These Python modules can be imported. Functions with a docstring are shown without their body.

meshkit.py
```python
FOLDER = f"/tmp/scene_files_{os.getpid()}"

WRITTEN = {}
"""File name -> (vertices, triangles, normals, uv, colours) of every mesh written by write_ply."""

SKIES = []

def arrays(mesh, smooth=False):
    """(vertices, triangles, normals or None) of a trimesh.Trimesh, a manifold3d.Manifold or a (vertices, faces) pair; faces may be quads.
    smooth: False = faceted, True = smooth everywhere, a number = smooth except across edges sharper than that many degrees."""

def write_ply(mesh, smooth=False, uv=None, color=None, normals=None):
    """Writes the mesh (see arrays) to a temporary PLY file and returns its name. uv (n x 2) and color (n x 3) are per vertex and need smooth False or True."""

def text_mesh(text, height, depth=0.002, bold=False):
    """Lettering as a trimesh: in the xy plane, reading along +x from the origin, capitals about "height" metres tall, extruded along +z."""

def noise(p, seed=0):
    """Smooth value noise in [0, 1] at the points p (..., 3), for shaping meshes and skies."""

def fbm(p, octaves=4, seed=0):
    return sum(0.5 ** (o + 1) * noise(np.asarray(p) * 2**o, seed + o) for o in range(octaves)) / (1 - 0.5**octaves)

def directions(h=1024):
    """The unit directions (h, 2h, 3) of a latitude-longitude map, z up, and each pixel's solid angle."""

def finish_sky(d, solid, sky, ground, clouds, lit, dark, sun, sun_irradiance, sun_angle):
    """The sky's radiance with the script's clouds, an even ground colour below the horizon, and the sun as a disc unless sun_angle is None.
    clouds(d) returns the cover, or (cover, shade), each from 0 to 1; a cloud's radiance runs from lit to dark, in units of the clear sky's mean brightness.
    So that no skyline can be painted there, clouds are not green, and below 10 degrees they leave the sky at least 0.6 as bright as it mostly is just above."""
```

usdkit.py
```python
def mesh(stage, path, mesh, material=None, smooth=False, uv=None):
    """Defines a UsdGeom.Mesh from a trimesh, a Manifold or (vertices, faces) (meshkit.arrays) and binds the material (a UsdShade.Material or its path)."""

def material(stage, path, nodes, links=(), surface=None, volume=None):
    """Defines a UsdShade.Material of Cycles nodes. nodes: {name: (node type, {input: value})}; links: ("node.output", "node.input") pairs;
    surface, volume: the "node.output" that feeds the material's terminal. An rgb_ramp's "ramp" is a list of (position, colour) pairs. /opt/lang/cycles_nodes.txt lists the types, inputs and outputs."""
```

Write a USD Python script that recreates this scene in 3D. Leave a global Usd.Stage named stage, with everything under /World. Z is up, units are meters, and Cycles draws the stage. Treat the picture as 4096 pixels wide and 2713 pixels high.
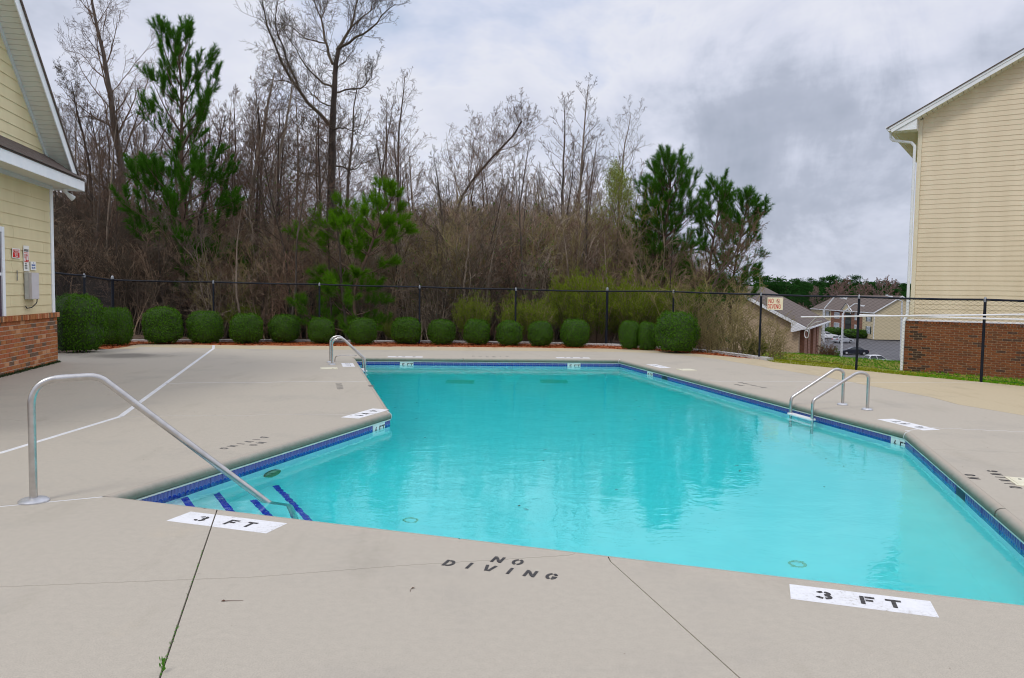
import math
import numpy as np
import trimesh
import shapely
import shapely.affinity
from shapely.geometry import Polygon, LineString, Point, box as sbox
from shapely.ops import unary_union
import manifold3d as m3
import meshkit
import usdkit
from collections import defaultdict
from pxr import Usd, UsdGeom, UsdLux, UsdShade, Gf, Sdf, Vt

stage = Usd.Stage.CreateInMemory()
UsdGeom.SetStageUpAxis(stage, "Z")
UsdGeom.SetStageMetersPerUnit(stage, 1.0)
stage.SetDefaultPrim(UsdGeom.Xform.Define(stage, "/World").GetPrim())
UsdGeom.Scope.Define(stage, "/World/Looks")

# ------------------------------------------------------------------ camera, sky, sun, exposure
EYE = np.array([0.0, 0.0, 1.55])
FOCAL, PITCH, ROLL = 3124.0, math.radians(3.5), math.radians(0.89)
FW = np.array([0, math.cos(PITCH), -math.sin(PITCH)])
RT0 = np.array([1.0, 0, 0])
UP0 = np.cross(RT0, FW)
RT = math.cos(ROLL) * RT0 + math.sin(ROLL) * UP0
UP = -math.sin(ROLL) * RT0 + math.cos(ROLL) * UP0
cam = UsdGeom.Camera.Define(stage, "/World/camera")
cam.CreateHorizontalApertureAttr(36.0)
cam.CreateVerticalApertureAttr(36.0 * 678 / 1024)
cam.CreateFocalLengthAttr(36.0 * FOCAL / 4096)
cam.CreateExposureAttr(0.0)
cam.CreateClippingRangeAttr(Gf.Vec2f(0.05, 5000))
cam.AddTransformOp().Set(Gf.Matrix4d(*RT, 0, *UP, 0, *(-FW), 0, *EYE, 1))

SUN_EL, SUN_AZ = math.radians(52), math.radians(215)          # behind the camera, a little to its left
to_sun = np.array([math.sin(SUN_AZ) * math.cos(SUN_EL), math.cos(SUN_AZ) * math.cos(SUN_EL), math.sin(SUN_EL)])
sun = UsdLux.DistantLight.Define(stage, "/World/sun")
sun.CreateIntensityAttr(0.28)
sun.CreateAngleAttr(14.0)
sun.CreateNormalizeAttr(True)
sun.CreateColorAttr(Gf.Vec3f(1.0, 0.96, 0.9))
zx = to_sun
xx = np.cross([0, 0, 1.0], zx); xx /= np.linalg.norm(xx)
yx = np.cross(zx, xx)
sun.AddTransformOp().Set(Gf.Matrix4d(*xx, 0, *yx, 0, *zx, 0, 0, 0, 30, 1))


def ray(px, py):
    d = FW * FOCAL + RT * (px - 2048.0) - UP * (py - 1356.5)
    return d / np.linalg.norm(d)


def at(px, py, z=0.0):
    """The point at height z that stands at this place of the survey photograph (4096 x 2713)."""
    d = ray(px, py)
    return EYE + d * ((z - EYE[2]) / d[2])


def at_depth(px, py, y):
    d = ray(px, py)
    return EYE + d * (y / d[1])


def on_plane(px, py, p, n):
    d = ray(px, py)
    return EYE + d * (np.dot(np.asarray(p) - EYE, n) / np.dot(d, n))


CLOUD_C = ray(3240, 480)
sky_nodes = {
    "tc": ("texture_coordinate", {}),
    "sky": ("sky_texture", {"sky_type": "single_scattering", "sun_disc": False, "sun_elevation": SUN_EL, "sun_rotation": SUN_AZ, "altitude": 100.0}),
    "sep": ("separate_xyz", {}),
    "zc": ("math", {"math_type": "maximum", "value2": 0.0}),
    "za": ("math", {"math_type": "add", "value2": 0.16}),
    "px": ("math", {"math_type": "divide"}),
    "py": ("math", {"math_type": "divide"}),
    "pl": ("combine_xyz", {"z": 0.0}),
    "map": ("mapping", {"scale": (1.0, 0.75, 1.0), "location": (3.1, 1.7, 0.0)}),
    "mapd": ("mapping", {"scale": (1.0, 1.0, 2.1), "location": (0.37, 0.11, 0.2)}),
    "n1": ("noise_texture", {"scale": 3.4, "detail": 11.0, "roughness": 0.56, "distortion": 0.25}),
    "n2": ("noise_texture", {"scale": 0.42, "detail": 5.0, "roughness": 0.5, "distortion": 0.2}),
    "m12": ("math", {"math_type": "multiply_add", "value2": 0.72}),
    "n2s": ("math", {"math_type": "multiply_add", "value2": 0.45, "value3": -0.085}),
    "dist": ("vector_math", {"math_type": "distance", "vector2": tuple(CLOUD_C)}),
    "nd": ("noise_texture", {"scale": 4.0, "detail": 8.0, "roughness": 0.6, "distortion": 0.6}),
    "dj": ("math", {"math_type": "multiply_add", "value2": 0.75}),
    "blob": ("map_range", {"range_type": "smoothstep", "from_min": 0.64, "from_max": 0.34, "to_min": 0.0, "to_max": 1.0, "clamp": True}),
    "bl2": ("math", {"math_type": "multiply_add", "value2": 0.24}),
    "ramp": ("rgb_ramp", {"ramp": [(0.28, (5.4, 6.3, 8.1)), (0.36, (6.6, 7.1, 8.6)), (0.42, (7.9, 8.1, 9.0)), (0.50, (7.0, 7.3, 8.5)), (0.56, (6.0, 6.4, 7.6)), (0.63, (4.7, 5.1, 6.2)), (0.80, (3.5, 3.95, 4.9))]}),
    "cover": ("map_range", {"from_min": 0.22, "from_max": 0.36, "to_min": 0.72, "to_max": 0.97, "clamp": True}),
    "mix": ("mix_color", {}),
    "lift": ("map_range", {"range_type": "smoothstep", "from_min": 0.35, "from_max": 0.95, "to_min": 1.0, "to_max": 1.5, "clamp": True}),
    "liftc": ("combine_xyz", {}),
    "mul": ("vector_math", {"math_type": "multiply"}),
    "bg": ("background_shader", {"strength": 0.1}),
}
sky_links = [
    ("tc.generated", "sep.vector"), ("sep.z", "zc.value1"), ("zc.value", "za.value1"),
    ("sep.x", "px.value1"), ("za.value", "px.value2"), ("sep.y", "py.value1"), ("za.value", "py.value2"),
    ("px.value", "pl.x"), ("py.value", "pl.y"), ("pl.vector", "map.vector"),
    ("tc.generated", "mapd.vector"), ("mapd.vector", "n1.vector"), ("map.vector", "n2.vector"),
    ("n2.fac", "n2s.value1"), ("n1.fac", "m12.value1"), ("n2s.value", "m12.value3"),
    ("tc.generated", "dist.vector1"), ("tc.generated", "nd.vector"),
    ("nd.fac", "dj.value1"), ("dist.value", "dj.value3"), ("dj.value", "blob.value"),
    ("blob.result", "bl2.value1"), ("m12.value", "bl2.value3"), ("bl2.value", "ramp.fac"),
    ("m12.value", "cover.value"), ("cover.result", "mix.fac"), ("sky.color", "mix.a"), ("ramp.color", "mix.b"),
    ("sep.z", "lift.value"), ("lift.result", "liftc.x"), ("lift.result", "liftc.y"), ("lift.result", "liftc.z"),
    ("mix.result", "mul.vector1"), ("liftc.vector", "mul.vector2"), ("mul.vector", "bg.color"),
]
sky_mat = usdkit.material(stage, "/World/Looks/sky_overcast", sky_nodes, sky_links, surface="bg.background")
dome = UsdLux.DomeLight.Define(stage, "/World/sky")
UsdShade.MaterialBindingAPI.Apply(dome.GetPrim()).Bind(sky_mat)
dome.GetPrim().SetCustomDataByKey("kind", "structure")

# ------------------------------------------------------------------ helpers
used_names = defaultdict(int)


def numbered(parent, name):
    key = f"{parent}/{name}"
    k = used_names[key]
    used_names[key] += 1
    return key if k == 0 else f"{key}_{k:03d}"


def ppath(parent):
    return "/World" if parent is None else str(parent.GetPath())


def tag(prim, label=None, cat=None, group=None, kind=None):
    for k, v in (("label", label), ("category", cat), ("group", group), ("kind", kind)):
        if v:
            prim.SetCustomDataByKey(k, v)
    return prim


def obj(name, mesh, mat, parent=None, smooth=False, label=None, cat=None, group=None, kind=None, uv=None):
    m = usdkit.mesh(stage, numbered(ppath(parent), name), mesh, mat, smooth=smooth, uv=uv)
    return tag(m.GetPrim(), label, cat, group, kind)


def thing(name, label, cat, loc=(0, 0, 0), rz=0.0, group=None, kind=None, scale=None):
    x = UsdGeom.Xform.Define(stage, numbered("/World", name))
    x.AddTransformOp().Set(xf(loc, rz, scale))
    return tag(x.GetPrim(), label, cat, group, kind)


def xf(loc=(0, 0, 0), rz=0.0, scale=None):
    s = (1, 1, 1) if scale is None else ((scale,) * 3 if np.ndim(scale) == 0 else scale)
    c, n = math.cos(rz), math.sin(rz)
    return Gf.Matrix4d(c * s[0], n * s[0], 0, 0, -n * s[1], c * s[1], 0, 0, 0, 0, s[2], 0, float(loc[0]), float(loc[1]), float(loc[2]), 1)


def dup(root, loc, rz=0.0, scale=None, label=None, group=None, cat=None, name=None):
    was = root.GetCustomData()
    base = name or root.GetName().rstrip("0123456789").rstrip("_")
    x = UsdGeom.Xform.Define(stage, numbered("/World", base))
    p = x.GetPrim()
    p.GetReferences().AddInternalReference(root.GetPath())
    p.SetInstanceable(True)
    x.GetPrim().GetAttribute("xformOp:transform").Set(xf(loc, rz, scale))
    return tag(p, label or was.get("label"), cat or was.get("category"), group or was.get("group"))


def move(prim, loc, rz=0.0, scale=None):
    prim.GetAttribute("xformOp:transform").Set(xf(loc, rz, scale))


def cat_(ms):
    """Joins (vertices, faces) pairs, trimeshes and manifolds."""
    V, F, n = [], [], 0
    for m in ms:
        v, f, _ = meshkit.arrays(m)
        V.append(v); F.append(f + n); n += len(v)
    return np.vstack(V), np.vstack(F)


BOXF = np.array([[0, 2, 1], [0, 3, 2], [4, 5, 6], [4, 6, 7], [0, 1, 5], [0, 5, 4], [1, 2, 6], [1, 6, 5], [2, 3, 7], [2, 7, 6], [3, 0, 4], [3, 4, 7]])


def bx(x0, x1, y0, y1, z0, z1):
    v = np.array([[x0, y0, z0], [x1, y0, z0], [x1, y1, z0], [x0, y1, z0], [x0, y0, z1], [x1, y0, z1], [x1, y1, z1], [x0, y1, z1]], float)
    return v, BOXF.copy()


def bev(x0, x1, y0, y1, z0, z1, r=0.006):
    """A box with chamfered edges."""
    pts = []
    for sx in (0, 1):
        for sy in (0, 1):
            for sz in (0, 1):
                c = np.array([(x0, x1)[sx], (y0, y1)[sy], (z0, z1)[sz]], float)
                s = np.array([1 - 2 * sx, 1 - 2 * sy, 1 - 2 * sz]) * r
                for k in range(3):
                    q = s.copy(); q[k] = 0
                    pts.append(c + q)
    return m3.Manifold.hull_points(np.array(pts))


def frame_pts(v, O, ax, ay, az=(0, 0, 1)):
    """Local to world: O + x*ax + y*ay + z*az."""
    v = np.asarray(v, float)
    return np.asarray(O) + v[:, :1] * np.asarray(ax, float) + v[:, 1:2] * np.asarray(ay, float) + v[:, 2:3] * np.asarray(az, float)


def placed(mesh, O, ax, ay, az=(0, 0, 1)):
    v, f, _ = meshkit.arrays(mesh)
    v = frame_pts(v, O, ax, ay, az)
    if np.linalg.det(np.array([ax, ay, az], float)) < 0:
        f = f[:, ::-1]
    return v, f


def prism(poly, z0, z1):
    t = trimesh.creation.extrude_polygon(poly, z1 - z0, engine="earcut")
    t.apply_translation([0, 0, z0])
    return np.array(t.vertices), np.array(t.faces)


class Tubes:
    """Many tapered tubes, built in a few array operations."""

    def __init__(self):
        self.items = defaultdict(list)

    def add(self, pts, radii, sides=6):
        pts = np.asarray(pts, float)
        self.items[(len(pts), sides)].append((pts, np.broadcast_to(np.asarray(radii, float), (len(pts),))))

    def mesh(self, cap=True):
        V, F, n0 = [], [], 0
        for (n, s), lst in self.items.items():
            P = np.stack([a for a, _ in lst]); R = np.stack([b for _, b in lst])
            T = np.gradient(P, axis=1)
            T /= np.maximum(np.linalg.norm(T, axis=2, keepdims=True), 1e-12)
            ref = np.eye(3)[np.argmin(np.abs(T).max(axis=1), axis=1)][:, None, :]
            A = np.cross(T, np.broadcast_to(ref, T.shape))
            A /= np.maximum(np.linalg.norm(A, axis=2, keepdims=True), 1e-12)
            B = np.cross(T, A)
            th = np.arange(s) * 2 * math.pi / s
            ring = P[:, :, None] + R[:, :, None, None] * (np.cos(th)[None, None, :, None] * A[:, :, None] + np.sin(th)[None, None, :, None] * B[:, :, None])
            m = len(lst)
            V.append(ring.reshape(-1, 3))
            idx = np.arange(m * n * s).reshape(m, n, s) + n0
            a = idx[:, :-1, :]; b = np.roll(a, -1, axis=2); c = idx[:, 1:, :]; d = np.roll(c, -1, axis=2)
            F.append(np.stack([a, c, b], -1).reshape(-1, 3)); F.append(np.stack([b, c, d], -1).reshape(-1, 3))
            if cap and s >= 5:
                for k in range(1, s - 1):
                    F.append(np.stack([idx[:, 0, 0], idx[:, 0, k], idx[:, 0, k + 1]], -1))
                    F.append(np.stack([idx[:, -1, 0], idx[:, -1, k + 1], idx[:, -1, k]], -1))
            n0 += m * n * s
        return np.vstack(V), np.vstack(F)


def tube(pts, r, sides=8):
    t = Tubes(); t.add(pts, r, sides)
    return t.mesh()


def fillet(pts, r, n=7):
    """Rounds the corners of a polyline; r may be one radius for each inner corner."""
    pts = [np.asarray(p, float) for p in pts]
    rs = [r] * len(pts) if np.ndim(r) == 0 else [0, *r, 0]
    out = [pts[0]]
    for i in range(1, len(pts) - 1):
        a, b, c = pts[i - 1], pts[i], pts[i + 1]
        u = (a - b) / np.linalg.norm(a - b); w = (c - b) / np.linalg.norm(c - b)
        ang = math.acos(np.clip(np.dot(u, w), -1, 1))
        d = min(rs[i] / math.tan(ang / 2), 0.48 * np.linalg.norm(a - b), 0.48 * np.linalg.norm(c - b))
        p0, p1 = b + u * d, b + w * d
        for k in range(n + 1):
            t = k / n
            out.append((1 - t) ** 2 * p0 + 2 * t * (1 - t) * b + t * t * p1)
    out.append(pts[-1])
    return np.array(out)


# ------------------------------------------------------------------ materials
def M(name, c1, c2=None, scale=4.0, rough=0.6, bump=0.0, bscale=None, metallic=0.0, spec=0.5, detail=6.0, coord="pos", extra=None, aniso=None, lo=0.35, hi=0.65, translucent=0.0):
    c2 = c2 or c1
    n = {"g": ("geometry", {}), "tc": ("texture_coordinate", {}), "map": ("mapping", {"scale": aniso or (1, 1, 1)}),
         "n": ("noise_texture", {"scale": scale, "detail": detail, "roughness": 0.6}),
         "r": ("rgb_ramp", {"ramp": [(lo, c1), (hi, c2)]}),
         "p": ("principled_bsdf", {"roughness": rough, "metallic": metallic, "specular_ior_level": spec})}
    l = [("g.position" if coord == "pos" else "tc.object", "map.vector"), ("map.vector", "n.vector"), ("n.fac", "r.fac"), ("r.color", "p.base_color")]
    if bump:
        n["nb"] = ("noise_texture", {"scale": bscale or scale * 8, "detail": 4.0})
        n["b"] = ("bump", {"strength": bump, "distance": 0.01})
        l += [("map.vector", "nb.vector"), ("nb.fac", "b.height"), ("b.normal", "p.normal")]
    surf = "p.BSDF"
    if translucent:
        n["tr"] = ("translucent_bsdf", {}); n["mx"] = ("mix_closure", {"fac": translucent})
        l += [("r.color", "tr.color"), ("p.BSDF", "mx.closure1"), ("tr.BSDF", "mx.closure2")]
        surf = "mx.closure"
    return usdkit.material(stage, f"/World/Looks/{name}", n, l, surface=surf)


def leafmat(name, stops, rough=0.45, transl=0.25, spec=0.4):
    """A foliage colour that differs from leaf to leaf."""
    n = {"g": ("geometry", {}), "o": ("object_info", {}), "r": ("rgb_ramp", {"ramp": stops}),
         "p": ("principled_bsdf", {"roughness": rough, "specular_ior_level": spec}), "tr": ("translucent_bsdf", {}), "mx": ("mix_closure", {"fac": transl})}
    l = [("g.random_per_island", "r.fac"), ("r.color", "p.base_color"), ("r.color", "tr.color"), ("p.BSDF", "mx.closure1"), ("tr.BSDF", "mx.closure2")]
    return usdkit.material(stage, f"/World/Looks/{name}", n, l, surface="mx.closure")


DARK_PATCH = at(500, 1424)          # centre of a darker patch in the concrete by the largest shrub


def concrete(name, base, dark, warm, stain):
    n = {"g": ("geometry", {}),
         "n1": ("noise_texture", {"scale": 0.75, "detail": 7.0, "roughness": 0.66}),
         "r1": ("rgb_ramp", {"ramp": [(0.30, dark), (0.47, base), (0.62, base), (0.75, warm)]}),
         "n2": ("noise_texture", {"scale": 150.0, "detail": 4.0, "roughness": 0.8}),
         "r2": ("rgb_ramp", {"ramp": [(0.28, (0.70, 0.70, 0.70)), (0.52, (1, 1, 1)), (0.72, (1.16, 1.15, 1.12))]}),
         "mul": ("mix_color", {"blend_type": "multiply", "fac": 1.0, "use_clamp_result": False}),
         "mp": ("mapping", {"scale": (1.6, 0.5, 1.0), "rotation": (0, 0, 0.4)}),
         "n3": ("noise_texture", {"scale": 1.1, "detail": 7.0, "roughness": 0.68, "distortion": 0.1}),
         "r3": ("rgb_ramp", {"ramp": [(0.56, (1, 1, 1)), (0.72, stain)]}),
         "mul2": ("mix_color", {"blend_type": "multiply", "fac": 1.0}),
         "n4": ("noise_texture", {"scale": 22.0, "detail": 6.0, "roughness": 0.7}),
         "r4": ("rgb_ramp", {"ramp": [(0.25, (0.92, 0.92, 0.92)), (0.75, (1.06, 1.06, 1.06))]}),
         "mul3": ("mix_color", {"blend_type": "multiply", "fac": 1.0, "use_clamp_result": False}),
         "b": ("bump", {"strength": 0.06, "distance": 0.003}),
         "ds": ("vector_math", {"math_type": "distance", "vector2": tuple(DARK_PATCH)}), "dm": ("mapping", {"scale": (1, 1.5, 1), "location": (0, -0.5 * DARK_PATCH[1], 0)}),
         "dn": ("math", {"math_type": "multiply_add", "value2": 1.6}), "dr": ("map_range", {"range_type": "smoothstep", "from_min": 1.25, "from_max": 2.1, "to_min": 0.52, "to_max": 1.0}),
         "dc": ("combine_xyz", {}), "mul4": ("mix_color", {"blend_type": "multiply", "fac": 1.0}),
         "p": ("principled_bsdf", {"roughness": 0.82, "specular_ior_level": 0.3})}
    l = [("g.position", "n1.vector"), ("g.position", "n2.vector"), ("g.position", "mp.vector"), ("mp.vector", "n3.vector"), ("g.position", "n4.vector"),
         ("n1.fac", "r1.fac"), ("n2.fac", "r2.fac"), ("n3.fac", "r3.fac"), ("n4.fac", "r4.fac"),
         ("r1.color", "mul.a"), ("r2.color", "mul.b"), ("mul.result", "mul2.a"), ("r3.color", "mul2.b"), ("mul2.result", "mul3.a"), ("r4.color", "mul3.b"),
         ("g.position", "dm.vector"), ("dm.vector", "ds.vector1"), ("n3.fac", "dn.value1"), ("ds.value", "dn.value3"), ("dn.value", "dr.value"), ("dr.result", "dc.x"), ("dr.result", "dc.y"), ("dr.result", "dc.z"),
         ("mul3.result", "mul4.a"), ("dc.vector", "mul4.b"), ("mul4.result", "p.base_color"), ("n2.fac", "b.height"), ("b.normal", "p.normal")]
    return usdkit.material(stage, f"/World/Looks/{name}", n, l, surface="p.BSDF")


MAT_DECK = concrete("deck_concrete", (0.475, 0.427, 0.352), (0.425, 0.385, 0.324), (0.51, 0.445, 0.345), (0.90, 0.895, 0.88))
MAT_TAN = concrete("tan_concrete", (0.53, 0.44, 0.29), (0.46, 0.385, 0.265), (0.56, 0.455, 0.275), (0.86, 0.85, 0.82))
MAT_CAULK = M("white_caulk", (0.66, 0.66, 0.66), (0.78, 0.78, 0.79), 6, 0.6)
MAT_DIRT = M("joint_dirt", (0.02, 0.018, 0.012), (0.05, 0.05, 0.025), 9, 0.9)
MAT_WHITEPAINT = usdkit.material(stage, "/World/Looks/worn_white_paint", {
    "g": ("geometry", {}), "n": ("noise_texture", {"scale": 38.0, "detail": 8.0, "roughness": 0.75}), "m": ("noise_texture", {"scale": 5.0, "detail": 3.0}),
    "a": ("math", {"math_type": "multiply_add", "value2": 0.45}),
    "r": ("rgb_ramp", {"ramp": [(0.53, (0.44, 0.40, 0.345)), (0.60, (0.66, 0.65, 0.64)), (0.70, (0.76, 0.76, 0.77)), (0.90, (0.82, 0.82, 0.83))]}),
    "p": ("principled_bsdf", {"roughness": 0.75, "specular_ior_level": 0.3})},
    [("g.position", "n.vector"), ("g.position", "m.vector"), ("m.fac", "a.value1"), ("n.fac", "a.value3"), ("a.value", "r.fac"), ("r.color", "p.base_color")], surface="p.BSDF")
MAT_BLACKPAINT = M("stencil_black_paint", (0.022, 0.02, 0.022), (0.07, 0.065, 0.06), 40, 0.7)
MAT_FADEDPAINT = M("faded_stencil_paint", (0.10, 0.095, 0.09), (0.26, 0.24, 0.215), 35, 0.8)
MAT_PLASTER = M("pool_plaster", (0.82, 0.91, 0.91), (0.90, 0.95, 0.945), 2.2, 0.7)
MAT_GROUT = M("pool_grout", (0.62, 0.66, 0.62), (0.74, 0.76, 0.70), 12, 0.6)
MAT_STEEL = M("stainless_steel", (0.50, 0.48, 0.46), (0.60, 0.58, 0.56), 14, 0.27, metallic=1.0, bump=0.03, bscale=160)
MAT_STEELDULL = M("dull_steel_flange", (0.50, 0.51, 0.53), (0.62, 0.62, 0.64), 20, 0.45, metallic=0.8)
MAT_WHITEPLASTIC = M("white_plastic", (0.74, 0.74, 0.75), (0.8, 0.8, 0.8), 5, 0.4)
MAT_CREAM = M("cream_plastic", (0.72, 0.68, 0.50), (0.78, 0.74, 0.58), 8, 0.5)
MAT_VINYLBLACK = M("black_vinyl_coating", (0.005, 0.007, 0.013), (0.009, 0.012, 0.021), 9, 0.5, spec=0.25)
MAT_GALV = M("galvanised_cap", (0.16, 0.17, 0.19), (0.34, 0.36, 0.38), 12, 0.45, metallic=0.6)
MAT_LAPYELLOW = M("cream_lap_siding", (0.62, 0.528, 0.31), (0.68, 0.585, 0.355), 1.5, 0.6, bump=0.04, bscale=70, aniso=(1.5, 1.5, 0.3))
MAT_VINYL = M("cream_vinyl_siding", (0.675, 0.562, 0.392), (0.735, 0.62, 0.445), 1.6, 0.5, aniso=(1.6, 1.6, 0.22))
MAT_TRIMWHITE = M("white_trim_paint", (0.74, 0.76, 0.78), (0.80, 0.81, 0.82), 4, 0.5)
MAT_TRIMGREY = M("pale_grey_trim", (0.56, 0.59, 0.60), (0.62, 0.64, 0.65), 3, 0.5)
MAT_SOFFIT = M("ivory_soffit", (0.66, 0.64, 0.55), (0.70, 0.68, 0.60), 3, 0.6)
MAT_VTRIM = M("cream_vinyl_trim", (0.70, 0.62, 0.46), (0.73, 0.65, 0.49), 3, 0.5)
MAT_MORTAR = M("brick_mortar", (0.40, 0.31, 0.235), (0.52, 0.42, 0.33), 20, 0.9)
MAT_MORTARDARK = M("brown_mortar", (0.34, 0.24, 0.15), (0.46, 0.34, 0.22), 14, 0.9)


def brickmat(name, c, d):
    return M(name, c, d, 28, 0.85, bump=0.35, bscale=120, spec=0.25)


BRICKS_L = [brickmat("orange_brick", (0.29, 0.108, 0.034), (0.38, 0.145, 0.046)), brickmat("red_orange_brick", (0.30, 0.088, 0.032), (0.37, 0.115, 0.043)),
            brickmat("rust_brick", (0.25, 0.083, 0.028), (0.32, 0.108, 0.036)), brickmat("tan_orange_brick", (0.42, 0.20, 0.09), (0.48, 0.24, 0.12)),
            brickmat("dark_brown_brick", (0.10, 0.062, 0.038), (0.17, 0.095, 0.055))]
BRICKS_R = [brickmat("brown_red_brick", (0.155, 0.050, 0.019), (0.215, 0.070, 0.026)), brickmat("rust_brown_brick", (0.19, 0.065, 0.023), (0.245, 0.085, 0.03)),
            brickmat("dull_brown_brick", (0.125, 0.048, 0.021), (0.175, 0.066, 0.028)), brickmat("charred_brick", (0.065, 0.035, 0.025), (0.11, 0.055, 0.035)),
            brickmat("stained_brick", (0.035, 0.022, 0.015), (0.09, 0.045, 0.024))]
MAT_SHINGLE = M("brown_roof_shingle", (0.085, 0.062, 0.05), (0.16, 0.125, 0.105), 26, 0.95, bump=0.4, bscale=90)
MAT_SHINGLEFAR = M("far_brown_shingle", (0.115, 0.088, 0.075), (0.16, 0.125, 0.107), 3, 0.95)
MAT_MOSS = leafmat("moss_and_weeds", [(0, (0.03, 0.05, 0.01)), (0.6, (0.07, 0.10, 0.02)), (1, (0.14, 0.13, 0.03))])
MAT_BARK = M("grey_brown_bark", (0.055, 0.042, 0.033), (0.14, 0.11, 0.09), 7, 0.95, bump=0.8, bscale=22, aniso=(1, 1, 0.25))
MAT_DARKBARK = M("dark_wet_bark", (0.026, 0.018, 0.014), (0.075, 0.054, 0.042), 6, 0.95, bump=0.9, bscale=18, aniso=(1, 1, 0.25))
MAT_PALEBARK = M("pale_tan_bark", (0.13, 0.098, 0.072), (0.26, 0.205, 0.155), 5, 0.95, bump=0.6, bscale=22, aniso=(1, 1, 0.3))
MAT_PINEBARK = M("pine_bark", (0.06, 0.036, 0.024), (0.15, 0.095, 0.065), 8, 0.95, bump=0.8, bscale=20, aniso=(1, 1, 0.4))
MAT_TWIG = M("brown_twigs", (0.19, 0.128, 0.082), (0.33, 0.23, 0.15), 0.7, 0.9)
MAT_TWIGGREY = M("grey_twigs", (0.21, 0.16, 0.115), (0.34, 0.265, 0.20), 0.7, 0.9)
MAT_TWIGRED = M("reddish_brown_twigs", (0.20, 0.115, 0.075), (0.32, 0.195, 0.13), 0.5, 0.9)
MAT_TWIGDARK = M("dark_brown_twigs", (0.050, 0.036, 0.022), (0.10, 0.072, 0.046), 0.6, 0.9)
MAT_NEEDLE = leafmat("dark_pine_needles", [(0, (0.045, 0.14, 0.008)), (0.5, (0.09, 0.24, 0.014)), (1, (0.19, 0.38, 0.028))], rough=0.75, transl=0.4, spec=0.08)
MAT_NEEDLELIGHT = leafmat("light_pine_needles", [(0, (0.09, 0.22, 0.006)), (0.5, (0.16, 0.34, 0.012)), (1, (0.28, 0.46, 0.02))], rough=0.75, transl=0.45, spec=0.08)
MAT_BUSH = leafmat("clipped_holly_leaves", [(0, (0.05, 0.13, 0.004)), (0.4, (0.12, 0.24, 0.008)), (0.72, (0.27, 0.42, 0.016)), (1, (0.58, 0.62, 0.05))], rough=0.55, transl=0.2, spec=0.15)
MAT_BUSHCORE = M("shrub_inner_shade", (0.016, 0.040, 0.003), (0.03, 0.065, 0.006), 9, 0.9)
MAT_BTWIG = M("fine_brown_branches", (0.088, 0.052, 0.030), (0.165, 0.102, 0.062), 0.7, 0.9)
MAT_BTWIGGREY = M("fine_grey_branches", (0.088, 0.065, 0.047), (0.155, 0.118, 0.087), 0.7, 0.9)
MAT_BTWIGRED = M("fine_reddish_branches", (0.092, 0.052, 0.035), (0.155, 0.092, 0.063), 0.5, 0.9)
MAT_TWIGOLIVE = M("olive_brown_twigs", (0.17, 0.135, 0.05), (0.29, 0.235, 0.095), 0.7, 0.9)
MAT_OLIVE = leafmat("olive_broom_shoots", [(0, (0.15, 0.20, 0.014)), (0.5, (0.25, 0.31, 0.025)), (1, (0.38, 0.43, 0.045))], rough=0.8, transl=0.25, spec=0.05)
MAT_BUD = leafmat("yellow_green_buds", [(0, (0.20, 0.25, 0.012)), (0.5, (0.33, 0.40, 0.018)), (1, (0.46, 0.50, 0.035))], rough=0.7, transl=0.35)
MAT_DEADLEAF = leafmat("withered_tan_leaves", [(0, (0.12, 0.06, 0.025)), (0.5, (0.24, 0.13, 0.05)), (1, (0.34, 0.19, 0.08))], rough=0.7, transl=0.2)
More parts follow.
